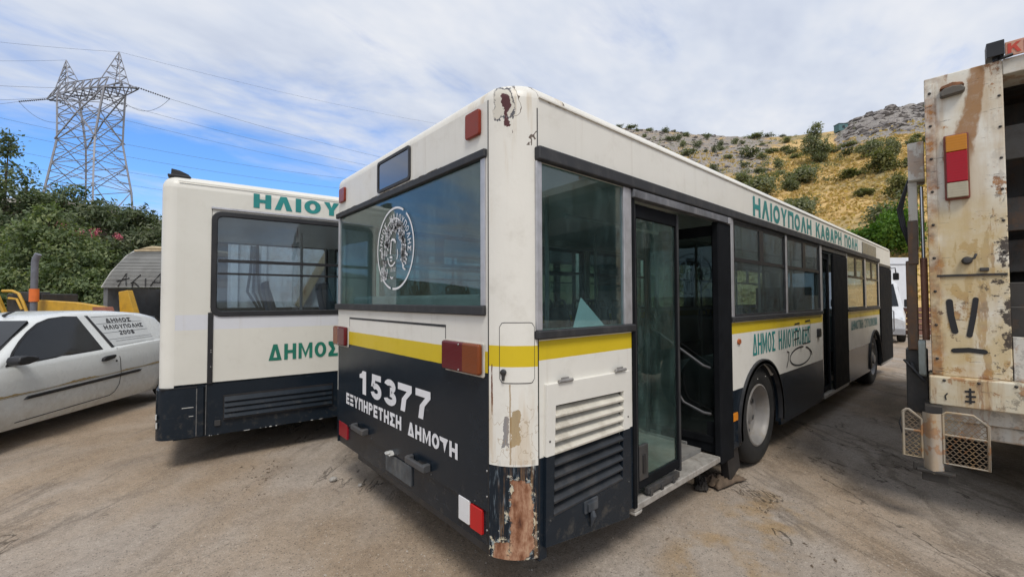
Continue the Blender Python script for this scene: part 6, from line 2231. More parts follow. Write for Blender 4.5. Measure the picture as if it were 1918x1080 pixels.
ol = tree('oleander_bush', 'oleander with pink flowers above the grey slatted hood', 'bush', -15.4, 17.0,
          [(0, 0, 3.2, 1.4, 1.2), (-1.2, 0.2, 3.3, 1.2, 1.1), (1.2, 0, 3.2, 1.2, 1.1), (0.4, -0.3, 1.8, 1.6, 1.3), (2.0, 0.3, 3.2, 1.1, 1.2), (0.9, 0.2, 4.3, 0.9, 0.7), (-0.3, 0.5, 4.9, 1.1, 0.75), (-1.6, 0.6, 5.1, 1.1, 0.8), (1.8, 0.6, 4.6, 0.9, 0.6), (-1.4, 0, 1.9, 1.2, 1.2)], 27000, 0.082, LEAF3, seed=7, elong=2.6)
for k, (a, z_, s_) in enumerate(((-1.75, 4.60, 0.11), (-1.10, 4.32, 0.10), (-0.62, 4.40, 0.09), (0.25, 4.20, 0.07), (-1.95, 4.45, 0.06), (-0.9, 4.36, 0.05))):
    V, sh = leaves([(a, -1.05 + 0.1 * k, z_ - 0.1, s_, s_, s_ * 0.8)], 90, 0.045, 9, 1.1, 40 + k)
    put('blossom', leaf_mesh('blossom', V, sh, PINK), ol)
for k, (la, dp, zt, rr_) in enumerate(((-20.65, 19.3, 6.95, 0.5), (-19.75, 19.3, 7.0, 0.58), (-20.15, 19.6, 6.0, 0.45))):
    bl = [(0, 0, zt - 0.30 - q * 0.55, rr_ * (0.28 + 0.18 * q) if q < 5 else rr_ * 1.05, 0.55) for q in range(9)]
    tree('cypress_tree', ('narrow cypress top left of the pair before the tower', 'fuller cypress top right of the pair before the tower', 'short cypress tip between the two taller cypresses')[k], 'tree', la, dp, bl[::-1], 4200, 0.085, leaf_mat('leaf_cypress', (0.012, 0.040, 0.012), (0.040, 0.090, 0.026), (0.07, 0.13, 0.04)), 'cypresses before the tower', 0.1, 0.6, 20 + k)
tree('broadleaf_tree', 'pale green treetop just above the end of the low roof', 'tree', -32.4, 34.0, [(0, 0, 8.9, 0.9, 0.7), (-0.9, 0, 8.7, 1.0, 0.7), (0.8, 0.2, 8.0, 1.1, 0.9)], 3000, 0.10, LEAF2, seed=31)
tree('broadleaf_tree', 'pale green treetop over the middle of the low roof', 'tree', -30.6, 34.0, [(0, 0, 8.3, 0.9, 0.7), (1.3, 0, 7.7, 0.9, 0.6), (-0.6, 0, 7.5, 1.0, 0.8)], 3000, 0.10, LEAF2, seed=32)

# ------------------------------------------------------------------ low building behind the trees
YR = YAW - PI / 2
bd = thing('low_building', 'low dark building with a pale flat roof edge behind the oleander', 'building', yard(-25.5, 26.0), YR)
mb = MB()
mb.box(-4.0, 4.0, -6.0, 6.0, 0, 6.25)
mb.build('wall', simple('dark_brown_wall', (0.075, 0.055, 0.045), 0.9, var=0.35, scale=1.5, dirt=0.5, dirtcol=(0.03, 0.025, 0.02)), bd)
mb = MB()
mb.box(-4.3, 4.25, -6.3, 6.3, 6.25, 6.48)
mb.build('roof', simple('pale_fascia', (0.48, 0.46, 0.42), 0.8, var=0.2, dirt=0.3), bd, bevel=0.02)
for k in range(4):
    mb = MB()
    mb.box(4.0, 4.03, -5.0 + 2.8 * k, -3.4 + 2.8 * k, 3.6, 5.0)
    wn = mb.build('window', simple('dark_window', (0.02, 0.022, 0.025), 0.15, var=0.2), bd)
    mb = MB()
    mb.ring(rrect(-5.08 + 2.8 * k, -3.32 + 2.8 * k, 3.52, 5.08, 0.01), rrect(-5.0 + 2.8 * k, -3.4 + 2.8 * k, 3.6, 5.0, 0.01), 4.0, 4.05, 'x')
    mb.build('window_frame', DARKST, wn)

# ------------------------------------------------------------------ grey slatted hood (old roll-front skip body)
kz = thing('waste_skip', 'grey skip body with slatted sloping hood, dark opening and black graffiti', 'skip', yard(-10.65, 12.3), YR)
mb = MB()
mb.box(-1.18, -1.06, -0.05, 1.9, 0, 2.02).box(1.45, 1.6, -0.05, 1.9, 0, 2.02)
mb.box(-1.06, 1.45, 1.8, 1.9, 0, 2.02).box(-1.06, 1.45, -0.02, 1.8, 0.0, 0.45)
mb.build('skip_body', simple('skip_grey', (0.14, 0.145, 0.15), 0.7, var=0.2, dirt=0.4), kz)
prof = [(-0.08, 2.02), (-0.06, 2.25), (0.02, 2.48), (0.16, 2.76), (0.34, 3.02), (0.50, 3.14)]
mb = MB()
nb = 30
for k in range(nb):
    def at_p(t):
        f_ = t * (len(prof) - 1)
        i = min(int(f_), len(prof) - 2)
        u = f_ - i
        return (prof[i][0] + (prof[i + 1][0] - prof[i][0]) * u, prof[i][1] + (prof[i + 1][1] - prof[i][1]) * u)
    a, b_ = at_p(k / nb), at_p((k + 0.80) / nb)
    ins = 0.42 * (k / nb)
    mb.add([(-1.18 + ins, a[0] - 0.022, a[1]), (1.6, a[0] - 0.022, a[1]), (1.6, b_[0], b_[1]), (-1.18 + ins, b_[0], b_[1]), (-1.18 + ins, a[0] + 0.02, a[1] - 0.005), (1.6, a[0] + 0.02, a[1] - 0.005)], [(0, 1, 2, 3), (0, 4, 5, 1)])
tag(mb.build('hood_slats', simple('hood_slat_grey', (0.25, 0.25, 0.24), 0.6, var=0.15, scale=2, dirt=0.35, dirtcol=(0.12, 0.11, 0.10)), kz), kind='stuff')
mb = MB()
mb.add([(-1.17, p[0] + 0.03, p[1]) for p in prof[:1]] + [(1.59, prof[0][0] + 0.03, prof[0][1])] + [(1.59, p[0] + 0.03, p[1]) for p in prof[1:]] + [(-1.16 + 0.42 * (prof.index(p) / 5), p[0] + 0.03, p[1]) for p in prof[:0:-1]], [tuple(range(2 + 2 * (len(prof) - 1)))])
mb.build('hood_backing', INTD, kz)
mb = MB()
mb.tube([(-1.19, prof[0][0] - 0.02, prof[0][1]), (-1.02, 0.02, 2.48), (-0.86, 0.30, 2.96), (-0.77, 0.48, 3.14)], 0.022, 6)
mb.build('hood_edge', simple('pale_trim', (0.5, 0.5, 0.48), 0.7, dirt=0.5), kz, smooth=50)
mb = MB()
mb.box(-0.77, 1.6, 0.44, 1.9, 3.12, 3.18)
mb.build('hood_top', simple('ochre_top', (0.46, 0.37, 0.24), 0.8, var=0.2, dirt=0.4), kz, bevel=0.02)
mb = MB()
mb.prism([(-0.70, 3.2), (-0.3, 3.30), (0.2, 3.26), (0.3, 3.2)], 0.5, 0.9)
mb.build('tarpaulin', simple('ochre_cloth', (0.50, 0.42, 0.28), 0.9, var=0.2), kz, bevel=0.02)
mb = MB()
def HG(pts, w_=0.026):
    P3 = []
    for q in pts:
        t = q[1]
        f_ = at_p(t)
        P3.append((q[0], f_[0] - 0.035, f_[1] + 0.0))
    for a, b_ in zip(P3[:-1], P3[1:]):
        mb.bar(a, b_, w_, 0.012)
for pts in ([(-0.72, 0.02), (-0.55, 0.36)], [(-0.55, 0.36), (-0.48, 0.05)], [(-0.78, 0.16), (-0.42, 0.24)], [(-0.30, 0.01), (-0.30, 0.14)], [(-0.35, 0.10), (-0.12, 0.32)], [(-0.30, 0.16), (-0.10, 0.02)],
            [(0.08, 0.02), (0.06, 0.22)], [(0.22, 0.04), (0.45, 0.36)], [(0.45, 0.36), (0.50, 0.14)], [(0.28, 0.14), (0.85, 0.12)]):
    HG(pts)
mb.build('graffiti', SPRAY, kz)

# ------------------------------------------------------------------ yellow machine behind the car
ym = thing('loader_machine', 'yellow loader with boom, hooped rails and a grey exhaust stack behind the white car', 'machine', yard(-11.3, 9.9), YR)
mb = MB()
mb.prism([(0.55, 1.40), (0.70, 1.66), (1.55, 1.60), (2.15, 1.50), (2.15, 1.30), (0.9, 1.30)], -0.45, -0.28)
mb.build('boom', YELM, ym, bevel=0.02)
mb = MB()
mb.prism([(1.95, 1.50), (2.22, 1.50), (2.26, 1.40), (1.95, 1.38)], -0.47, -0.26)
mb.build('boom_head', simple('rusty_red', (0.30, 0.12, 0.08), 0.8, var=0.3), ym, bevel=0.01)
mb = MB()
mb.box(-1.6, 1.7, -0.3, 1.2, 0.65, 1.25)
mb.build('chassis', YELM, ym, bevel=0.04)
mb = MB()
mb.box(-0.05, 0.75, -0.40, 0.4, 1.25, 1.80)
mb.box(0.12, 0.72, -0.44, -0.2, 1.62, 1.84)
mb.build('engine_box', DARKST, ym, bevel=0.02)
for k, x_ in enumerate((-0.35, -0.12, 0.10)):
    mb = MB()
    mb.bar((x_, -0.5, 1.25), (x_ - 0.38, -0.5, 2.05), 0.06)
    mb.build('cab_rail', YELM, ym)
mb = MB()
mb.tube([(0.0, -0.52, 1.86), (0.22, -0.52, 1.86), (0.36, -0.52, 1.80), (0.46, -0.52, 1.62), (0.60, -0.52, 1.28)], 0.03, 8)
mb.build('hoop_rail', YELM, ym, smooth=50)
mb = MB()
mb.tube([(0.12, -0.50, 1.70), (0.30, -0.50, 1.68), (0.42, -0.50, 1.45)], 0.025, 8)
mb.build('hoop_rail', YELM, ym, smooth=50)
mb = MB()
mb.tube([(0.86, -0.66, 1.25), (0.86, -0.66, 2.48), (0.875, -0.66, 2.56), (0.93, -0.66, 2.66)], 0.058, 14)
ex = mb.build('exhaust_stack', simple('stack_grey', (0.16, 0.165, 0.19), 0.5, metal=0.3, var=0.2, dirt=0.3), ym, smooth=50)
mb = MB()
mb.tube([(0.86, -0.66, 1.62), (0.86, -0.66, 1.90)], 0.078, 14)
mb.build('stack_collar', ORANGE, ex, smooth=50)
for x_ in (-1.1, 1.1):
    for y_ in (-0.45, 1.15):
        mb = MB()
        mb.revolve([(0.0, -0.02), (0.28, 0.0), (0.30, 0.05)], (x_, y_, 0.6), 'y', 24)
        wh = mb.build('wheel', YELM, ym, smooth=40)
        mb = MB()
        mb.revolve([(0.28, 0.0), (0.55, -0.02), (0.6, 0.04), (0.6, 0.30), (0.3, 0.32)], (x_, y_, 0.6), 'y', 28)
        mb.build('tyre', TYRE, wh, smooth=40)
mb = MB()
mb.prism([(-0.13, 0.0), (-0.30, 1.86), (-0.07, 1.90), (0.16, 1.20), (0.16, 0.0)], -0.08, 0.08)
yp = mb.build('steel_stand', YELM, None, bevel=0.02)
yp.location = yard(-9.50, 10.6)
yp.rotation_euler = (0, 0, YR)
tag(yp, 'slanting yellow steel stand before the dark skip opening', 'stand')

# ------------------------------------------------------------------ white tipper seen through the windows of the second bus
wt = thing('tipper_truck', 'white truck body with hanging hoses seen through the second bus', 'truck', (-0.829, 3.645, 0), rad(-6))
WTM = rusty('truck_white', (0.70, 0.72, 0.72), 0.25, 0.2, 0.15)
mb = MB()
mb.box(0.28, 5.2, 4.6, 6.9, 0.95, 3.2)
mb.build('truck_box', WTM, wt, bevel=0.03)
for x_ in (0.30, 0.78, 2.05, 3.3, 4.5):
    mb = MB()
    mb.box(x_, x_ + 0.10, 4.52, 4.6, 0.9, 3.2)
    mb.build('box_post', WTM, wt, bevel=0.01)
for k in range(3):
    mb = MB()
    mb.tube([(0.62 + 0.05 * k, 4.5, 2.7), (0.60 + 0.06 * k, 4.46, 2.2), (0.55 + 0.10 * k, 4.45, 1.8), (0.72 + 0.06 * k, 4.48, 1.5), (0.66, 4.5, 1.3)], 0.025, 6)
    mb.build('hose', BLACK, wt, smooth=50)
mb = MB()
mb.bar((1.45, 4.5, 1.5), (2.25, 4.5, 3.1), 0.14)
mb.build('tilt_brace', rusty('brace_tan', (0.42, 0.32, 0.20), 0.6, 0, 0.5), wt)
mb = MB()
mb.box(0.3, 6.8, 5.2, 6.3, 0.6, 0.9)
mb.build('chassis', DARKST, wt)
mb = MB()
mb.prism([(5.4, 0.7), (5.4, 2.6), (6.7, 2.6), (7.0, 1.5), (7.0, 0.7)], 4.65, 6.85)
mb.build('cab', WTM, wt, bevel=0.05)
for x_ in (1.3, 6.1):
    for yy, s in ((4.65, 1), (6.85, -1)):
        bus_wheel(wt, x_, yy, R=0.48, s=s)

# ------------------------------------------------------------------ van, box truck and crate at the end of the passage
vn = thing('panel_van', 'silver white van parked beyond the front door of the numbered bus', 'van', yard(13.53, 16.0), YR + rad(-38))
VP_ = simple('van_white', (0.60, 0.61, 0.62), 0.35, var=0.06, dirt=0.35, dirtcol=(0.3, 0.26, 0.22), coat=0.3)
mb = MB()
secs = [(-0.10, 0.35, 0.95, 0.9), (0.25, 0.30, 1.00, 1.08), (0.75, 0.30, 1.05, 1.28), (1.35, 0.28, 1.0, 2.25), (1.9, 0.28, 1.0, 2.48), (4.9, 0.28, 1.0, 2.46), (5.1, 0.30, 0.98, 2.35)]
vs, fs = [], []
for y_, zb_, hw, zt_ in secs:
    inn_ = 0.18 if zt_ > 1.5 else 0.10
    ring_ = [(-hw + 0.05, zb_), (-hw, zb_ + 0.2), (-hw + 0.005, min(1.05, zt_ - 0.1)), (-hw + inn_ * 0.6, zt_ - 0.18 if zt_ > 1.5 else zt_ - 0.06), (-hw + inn_ + 0.12, zt_), (hw - inn_ - 0.12, zt_), (hw - inn_ * 0.6, zt_ - 0.18 if zt_ > 1.5 else zt_ - 0.06), (hw - 0.005, min(1.05, zt_ - 0.1)), (hw, zb_ + 0.2), (hw - 0.05, zb_)]
    vs += [(a, y_, z_) for a, z_ in ring_]
n = 10
for j in range(len(secs) - 1):
    fs += [(j * n + k, j * n + (k + 1) % n, (j + 1) * n + (k + 1) % n, (j + 1) * n + k) for k in range(n)]
fs += [tuple(range(n)), tuple((len(secs) - 1) * n + k for k in range(n))]
mb.add(vs, fs)
mb.build('body', VP_, vn, smooth=40)
mb = MB()
mb.add([(-0.86, 0.80, 1.33), (0.86, 0.80, 1.33), (0.76, 1.315, 2.19), (-0.76, 1.315, 2.19)], [(0, 1, 2, 3)])
mb.v = [(a, b_ - 0.025, c_ + 0.012) for a, b_, c_ in mb.v]
mb.build('windscreen', CGLASS, vn)
mb = MB()
mb.add([(0.985, 1.30, 1.35), (0.985, 4.6, 1.35), (0.925, 4.6, 2.1), (0.925, 1.65, 2.1)], [(0, 1, 2, 3)])
mb.build('side_window', CGLASS, vn)
for s in (-1, 1):
    mb = MB()
    mb.prism(rrect(s * 1.12 - 0.09, s * 1.12 + 0.09, 1.30, 1.60, 0.03), 0.95, 1.05)
    mb.build('side_mirror', BLACK, vn, bevel=0.02)
    mb = MB()
    mb.prism(rrect(s * 0.75 - 0.16, s * 0.75 + 0.16, 0.70, 0.92, 0.04), -0.03, 0.2)
    mb.build('headlight', GLASSC, vn)
    for y_ in (0.85, 4.2):
        mb = MB()
        mb.revolve([(0.0, 0.0), (0.2, 0.0), (0.34, 0.0), (0.35, -0.03 * s), (0.35, -0.22 * s)], (s * 1.02, y_, 0.35), 'x', 24)
        mb.build('wheel', TYRE, vn, smooth=40)
mb = MB()
mb.box(-0.95, 0.95, -0.16, -0.05, 0.30, 0.55)
mb.build('bumper', simple('grey_bumper', (0.30, 0.30, 0.31), 0.6), vn, bevel=0.03)
mb = MB()
mb.box(-0.5, 0.5, -0.03, 0.2, 0.62, 0.88)
mb.build('grille', BLACK, vn)
bt_ = thing('box_truck', 'tall white box body beyond the silver van', 'truck', yard(20.6, 24.0), YR)
mb = MB()
mb.box(-2.4, 2.2, 0.0, 5.5, 0.9, 3.95)
mb.build('cargo_box', simple('box_white', (0.72, 0.74, 0.78), 0.5, var=0.05), bt_, bevel=0.03)
mb = MB()
mb.box(-2.4, 2.2, -0.03, 0.0, 3.55, 3.60)
mb.build('roof_rail', simple('rail_grey', (0.35, 0.36, 0.38), 0.5), bt_)
mb = MB()
mb.box(-2.2, 2.0, 0.3, 5.2, 0.45, 0.9)
mb.build('chassis', DARKST, bt_)
for x_ in (-1.6, 1.4):
    for y_ in (0.5, 4.8):
        mb = MB()
        mb.revolve([(0.0, 0.0), (0.44, 0.0), (0.45, 0.05), (0.45, 0.25)], (x_, y_, 0.45), 'y', 24)
        mb.build('wheel', TYRE, bt_, smooth=40)
cr_ = thing('wooden_crate', 'brown slatted crate on the ground beyond the passage', 'crate', yard(17.35, 18.3), YR)
for k in range(5):
    mb = MB()
    mb.box(-0.55, 0.55, -0.42, -0.40, 0.10 + 0.24 * k, 0.28 + 0.24 * k)
    mb.box(-0.55, -0.53, -0.40, 0.40, 0.10 + 0.24 * k, 0.28 + 0.24 * k).box(0.53, 0.55, -0.40, 0.40, 0.10 + 0.24 * k, 0.28 + 0.24 * k)
    mb.build('plank', simple('old_red_wood', (0.20, 0.10, 0.075), 0.85, var=0.35, dirt=0.4), cr_)
for x_ in (-0.5, 0.5):
    for y_ in (-0.36, 0.36):
        mb = MB()
        mb.box(x_ - 0.03, x_ + 0.03, y_ - 0.03, y_ + 0.03, 0.0, 1.26)
        mb.build('corner_post', MATS['old_red_wood'], cr_)

# ------------------------------------------------------------------ lattice tower and power lines
TL, TD, TR = -91.0, 90.5, rad(11.7)
tw = thing('transmission_tower', 'tall grey lattice transmission tower on the hill behind the trees', 'tower', yard(TL, TD, 1.4), YR - TR)
ZB = hill_h(math.degrees(math.atan2(TL, TD)), math.hypot(TL, TD)) - 2.0
lev = [(ZB, 7.2, 4.0), (24.2, 6.5, 3.6), (29.5, 5.8, 3.1), (34.6, 5.2, 2.6), (40.0, 5.8, 2.3), (45.0, 6.5, 2.0)]


def tower_member(name, pairs, t):
    mb = MB()
    for a, b_ in pairs:
        mb.bar(a, b_, t)
    return mb.build(name, GALV, tw)


for sx in (-1, 1):
    for sy in (-1, 1):
        tower_member('leg', [((sx * a[1], sy * a[2], a[0]), (sx * b_[1], sy * b_[2], b_[0])) for a, b_ in zip(lev[:-1], lev[1:])], 0.30)
for i, (a, b_) in enumerate(zip(lev[:-1], lev[1:])):
    br = []
    for sy in (-1, 1):
        br += [((-a[1], sy * a[2], a[0]), (b_[1], sy * b_[2], b_[0])), ((a[1], sy * a[2], a[0]), (-b_[1], sy * b_[2], b_[0])), ((-b_[1], sy * b_[2], b_[0]), (b_[1], sy * b_[2], b_[0]))]
    for sx in (-1, 1):
        br += [((sx * a[1], -a[2], a[0]), (sx * b_[1], b_[2], b_[0])), ((sx * a[1], a[2], a[0]), (sx * b_[1], -b_[2], b_[0])), ((sx * b_[1], -b_[2], b_[0]), (sx * b_[1], b_[2], b_[0]))]
        for q in (0.33, 0.66):
            zz_ = a[0] + (b_[0] - a[0]) * q
            hu, hv = a[1] + (b_[1] - a[1]) * q, a[2] + (b_[2] - a[2]) * q
            br += [((sx * hu, -hv, zz_), (sx * hu * 0.45, -hv, zz_ + 0.5)), ((sx * hu, hv, zz_), (sx * hu * 0.45, hv, zz_ + 0.5)), ((sx * hu, -hv, zz_), (sx * hu, hv, zz_))]
    tower_member('bracing', br, 0.125)
tower_member('waist_brace', [((-5.4, sy * 2.9, 34.6), (0, sy * 2.4, 40.2)) for sy in (-1, 1)] + [((5.4, sy * 2.9, 34.6), (0, sy * 2.4, 40.2)) for sy in (-1, 1)] + [((0, sy * 2.4, 40.2), (s * 6.5, sy * 2, 45)) for sy in (-1, 1) for s in (-1, 1)], 0.20)
arm = []
xa = [-12.4, -9.4, -6.5, -4.4, -2.2, 0, 2.2, 4.4, 6.5, 9.4, 12.4]
for sy in (-1, 1):
    for x0_, x1_ in zip(xa[:-1], xa[1:]):
        k0, k1 = (0.0 if abs(x0_) > 10 else 1.0), (0.0 if abs(x1_) > 10 else 1.0)
        f0, f1 = (0.15 if abs(x0_) > 10 else 0.6 if abs(x0_) > 7 else 1.0), (0.15 if abs(x1_) > 10 else 0.6 if abs(x1_) > 7 else 1.0)
        arm += [((x0_, sy * 2 * f0, 45.0), (x1_, sy * 2 * f1, 45.0)), ((x0_, sy * 1.3 * f0, 45.0 + 2.4 * k0 * f0), (x1_, sy * 1.3 * f1, 45.0 + 2.4 * k1 * f1)),
                ((x0_, sy * 2 * f0, 45.0), (x1_, sy * 1.3 * f1, 45.0 + 2.4 * k1 * f1)), ((x1_, sy * 2 * f1, 45.0), (x1_, sy * 1.3 * f1, 45.0 + 2.4 * k1 * f1)), ((x0_, -2 * f0, 45.0), (x1_, 2 * f1, 45.0))]
tower_member('cross_arm', arm, 0.16)
for s in (-1, 1):
    pk = [((s * 9.0, -0.9, 46.4), (s * 7.4, 0, 53.4)), ((s * 9.0, 0.9, 46.4), (s * 7.4, 0, 53.4)), ((s * 4.6, -1.3, 47.4), (s * 7.4, 0, 53.4)), ((s * 4.6, 1.3, 47.4), (s * 7.4, 0, 53.4))]
    for q in (0.25, 0.5, 0.75):
        A = [Vector(a).lerp(Vector(b_), q) for a, b_ in pk]
        A2 = [Vector(a).lerp(Vector(b_), max(0, q - 0.25)) for a, b_ in pk]
        pk += [(A[0], A[1]), (A[2], A[3]), (A[0], A[2]), (A[1], A[3]), (A2[0], A[2]), (A2[3], A[1])]
        pk = pk
    tower_member('peak', pk, 0.12)


def tw_pt(x_, y_, z_):
    a = YR - TR
    o = yard(TL, TD)
    z_ += 1.4
    return Vector((o.x + x_ * math.cos(a) - y_ * math.sin(a), o.y + x_ * math.sin(a) + y_ * math.cos(a), z_))


WIRE = simple('power_cable', (0.10, 0.11, 0.13), 0.6, var=0.1)


def cable(a, b_, sag, label, rr_=0.030, seg=20):
    mb = MB()
    mid = (a + b_) / 2
    pts = []
    for k in range(seg + 1):
        t = k / seg
        p = a.lerp(b_, t)
        p = Vector((p.x, p.y, p.z - sag * 4 * t * (1 - t))) - mid
        pts.append(p)
    mb.tube(pts, rr_, 5)
    o = mb.build('power_line', WIRE, None, smooth=60)
    o.location = mid
    tag(o, label, 'power line', 'power lines across the sky')


def isl(name, a, b_):
    ob = thing_inv @ a, thing_inv @ b_
    mb = MB()
    n_ = 14
    for k in range(n_):
        p = ob[0].lerp(ob[1], (k + 0.5) / n_)
        q = ob[0].lerp(ob[1], (k + 0.9) / n_)
        mb.tube([p, q], 0.17, 8)
    mb.tube(list(ob), 0.06, 6)
    mb.build(name, simple('insulator_brown', (0.10, 0.10, 0.115), 0.4), tw)


thing_inv = (Matrix.Translation(yard(TL, TD, 1.4)) @ Matrix.Rotation(YR - TR, 4, 'Z')).inverted()
ends = [(tw_pt(12.4, 0, 45.2), Vector((123.02, 140.25, 55.87)), 3.0, 'right arm tip'), (tw_pt(0.5, 0, 44.8), Vector((123.07, 140.34, 52.28)), 3.0, 'middle of the tower arm'), (tw_pt(-12.4, 0, 45.2), Vector((123.11, 140.40, 49.40)), 3.0, 'left arm tip')]
for a, b_, s_, nm in ends:
    d_ = (b_ - a).normalized()
    isl('insulator', a, a + d_ * 5.5 + Vector((0, 0, -0.8)))
    cable(a + d_ * 5.5 + Vector((0, 0, -0.8)), b_, s_, 'power line running to the numbered bus from the %s' % nm)
    q = {'right arm tip': Vector((-47.31, 148.51, 47.77)), 'middle of the tower arm': Vector((-47.24, 148.61, 43.31)), 'left arm tip': Vector((-47.21, 148.66, 40.88))}[nm]
    d2 = (q - a).normalized()
    isl('insulator', a, a + d2 * 5.0 + Vector((0, 0, -0.4)))
    cable(a + d2 * 5.0 + Vector((0, 0, -0.4)), q, 1.2, 'power line leaving the picture edge from the %s' % nm)
    mb = MB()
    j0, j1 = thing_inv @ (a + d_ * 5.5 + Vector((0, 0, -0.8))), thing_inv @ (a + d2 * 5.0 + Vector((0, 0, -0.4)))
    mb.tube([j0.lerp(j1, t) + Vector((0, 0, -4.2 * 4 * t * (1 - t) * 0.9)) for t in np.linspace(0, 1, 14)], 0.04, 5)
    mb.build('jumper_cable', WIRE, tw, smooth=60)
cable(tw_pt(7.4, 0, 53.4), Vector((129.23, 147.24, 80.17)), 2.5, 'thin earth wire from the taller-looking tower peak toward the numbered bus', 0.022)
cable(tw_pt(7.4, 0, 53.4), Vector((-47.46, 148.29, 57.51)), 0.8, 'thin earth wire from the taller-looking tower peak to the picture edge', 0.022)
cable(tw_pt(-7.4, 0, 53.4), Vector((-47.36, 148.43, 51.16)), 0.8, 'thin earth wire from the farther tower peak to the picture edge', 0.022)
for k, (pa, pb) in enumerate(((Vector((-67.47, 226.47, 68.42)), Vector((112.25, 149.82, 51.13))), (Vector((-67.40, 226.57, 63.99)), Vector((112.31, 149.92, 47.05))), (Vector((-67.31, 226.70, 58.25)), Vector((112.39, 150.02, 42.26))), (Vector((-67.25, 226.80, 53.66)), Vector((112.45, 150.12, 37.94))))):
    cable(pa, pb, 6.0, ('highest', 'second', 'third', 'lowest')[k] + ' of four distant power lines passing behind the tower', 0.045)

# ------------------------------------------------------------------ shrubs on the hill
def shrub_proto(n, m, seed, flat=0.6, size=0.085, gaps=0.3):
    r_ = random.Random(seed)
    bl = [(r_.uniform(-0.35, 0.35), r_.uniform(-0.35, 0.35), r_.uniform(0.25, 0.6), r_.uniform(0.18, 0.34), r_.uniform(0.18, 0.34), r_.uniform(0.22, 0.36)) for _ in range(7)] + [(0, 0, 0.35, 0.40, 0.40, 0.38)]
    V, sh = leaves(bl, n, size, gaps, 1.5, seed)
    V[:, 2] = np.maximum(V[:, 2], 0.0)
    return leaf_mesh('crown', V, sh, m)


protos = {'s': [shrub_proto(900, LEAF4 if k % 2 else LEAF6, 50 + k) for k in range(4)], 'b': [shrub_proto(3600, LEAF4, 60 + k, size=0.05) for k in range(3)], 'o': [shrub_proto(3600, leaf_mat('leaf_dry_olive', (0.085, 0.095, 0.042), (0.19, 0.195, 0.090), (0.28, 0.265, 0.12)), 65 + k, size=0.05) for k in range(2)], 'g': [shrub_proto(5200, LEAF5, 70 + k, size=0.045) for k in range(2)]}
SM = [(14.4, 183.5, 5.1, 1.7), (15.9, 184.5, 5.8, 1.9), (16.7, 178.0, 3.5, 1.5), (18.2, 183.0, 4.3, 1.6), (20.2, 178.0, 4.1, 2.1), (21.3, 185.0, 1.8, 1.3), (21.5, 162.8, 5.6, 2.3), (22.2, 151.0, 3.4, 2.4), (23.9, 155.2, 4.1, 2.1), (22.7, 177.8, 4.0, 2.0), (25.0, 178.0, 3.0, 2.1), (25.0, 185.0, 6.2, 1.0), (26.5, 155.5, 3.1, 2.4), (26.6, 150.2, 2.7, 1.4), (25.8, 146.5, 3.2, 2.0), (28.1, 165.8, 3.3, 2.2), (28.8, 168.0, 3.0, 1.3), (30.0, 183.8, 9.7, 1.2), (31.6, 184.8, 4.5, 1.2), (33.3, 170.0, 4.6, 1.8), (29.5, 140.2, 7.5, 2.9), (30.7, 136.8, 3.4, 1.8), (29.0, 123.5, 3.1, 1.9), (32.5, 122.0, 3.6, 2.6), (25.7, 117.5, 3.5, 2.0), (22.8, 136.5, 5.6, 2.4), (20.6, 163.0, 3.7, 1.4), (17.6, 167.8, 2.6, 1.4), (32.9, 184.2, 3.2, 0.8), (30.9, 164.8, 3.5, 0.8), (32.7, 149.0, 7.7, 1.6), (34.0, 135.5, 5.5, 1.4), (33.7, 145.0, 4.9, 1.5), (27.4, 138.0, 3.5, 1.3), (24.8, 147.2, 2.2, 1.1), (31.6, 150.0, 4.7, 1.4), (37.6, 139.0, 5.4, 1.3), (38.9, 135.2, 4.7, 1.2), (38.9, 125.5, 6.4, 1.3), (36.6, 141.8, 4.6, 1.5), (39.3, 175.8, 1.7, 1.0), (43.6, 121.8, 4.0, 1.5), (44.7, 122.0, 2.1, 1.5), (44.0, 127.5, 4.1, 1.0), (44.8, 171.2, 2.0, 1.6)]
BG = [(31.0, 92.0, 8.0, 4.7, 'b', 'widest grey-green bush just above the bus roof lettering'), (29.0, 105.8, 4.9, 2.4, 'b', 'low bush above the roof, beside the widest bush'), (33.7, 97.2, 4.0, 2.6, 'b', 'round dark bush right of the widest bush'), (35.1, 104.0, 7.3, 4.0, 'b', 'dense bush around the foot of the tall hillside tree'), (36.3, 126.0, 5.0, 2.6, 'b', 'dark bush touching the tall hillside tree'), (30.7, 116.5, 3.7, 1.7, 'b', 'small bush above the widest bush'), (32.7, 112.8, 3.5, 1.6, 'b', 'small bush left of the dense bush under the tree'), (41.4, 96.2, 5.9, 3.6, 'o', 'rounded olive bush alone in the golden grass'), (39.0, 99.5, 5.7, 1.7, 'o', 'low flat olive bush beside the rounded one'), (34.9, 75.2, 5.3, 3.4, 'b', 'bush above the roof, below the open golden slope'), (33.6, 80.5, 3.3, 2.0, 'b', 'small bush peeping over the bus roof edge'), (42.2, 62.0, 5.4, 3.3, 'b', 'big dark olive bush above the bright green trees'), (40.9, 115.0, 5.7, 3.7, 'b', 'green bush under the rocky summit'), (42.3, 110.2, 4.0, 3.8, 'b', 'darker upright bush beside the one under the summit'), (42.7, 76.8, 3.9, 3.4, 'o', 'yellowish olive bush next to the truck hoses'), (40.1, 82.0, 3.8, 1.2, 'o', 'flat olive bush in the middle of the golden grass'), (43.4, 99.2, 2.6, 1.9, 'o', 'small olive bush right of the rounded one'),
      (40.9, 54.8, 5.4, 3.2, 'g', 'bright green leafy bush above the front of the bus'), (43.1, 52.8, 3.8, 3.6, 'g', 'bright green leafy bush beside the truck flank'), (41.9, 57.5, 4.4, 3.9, 'g', 'tall bright green bush between two others at the foot of the hill')]
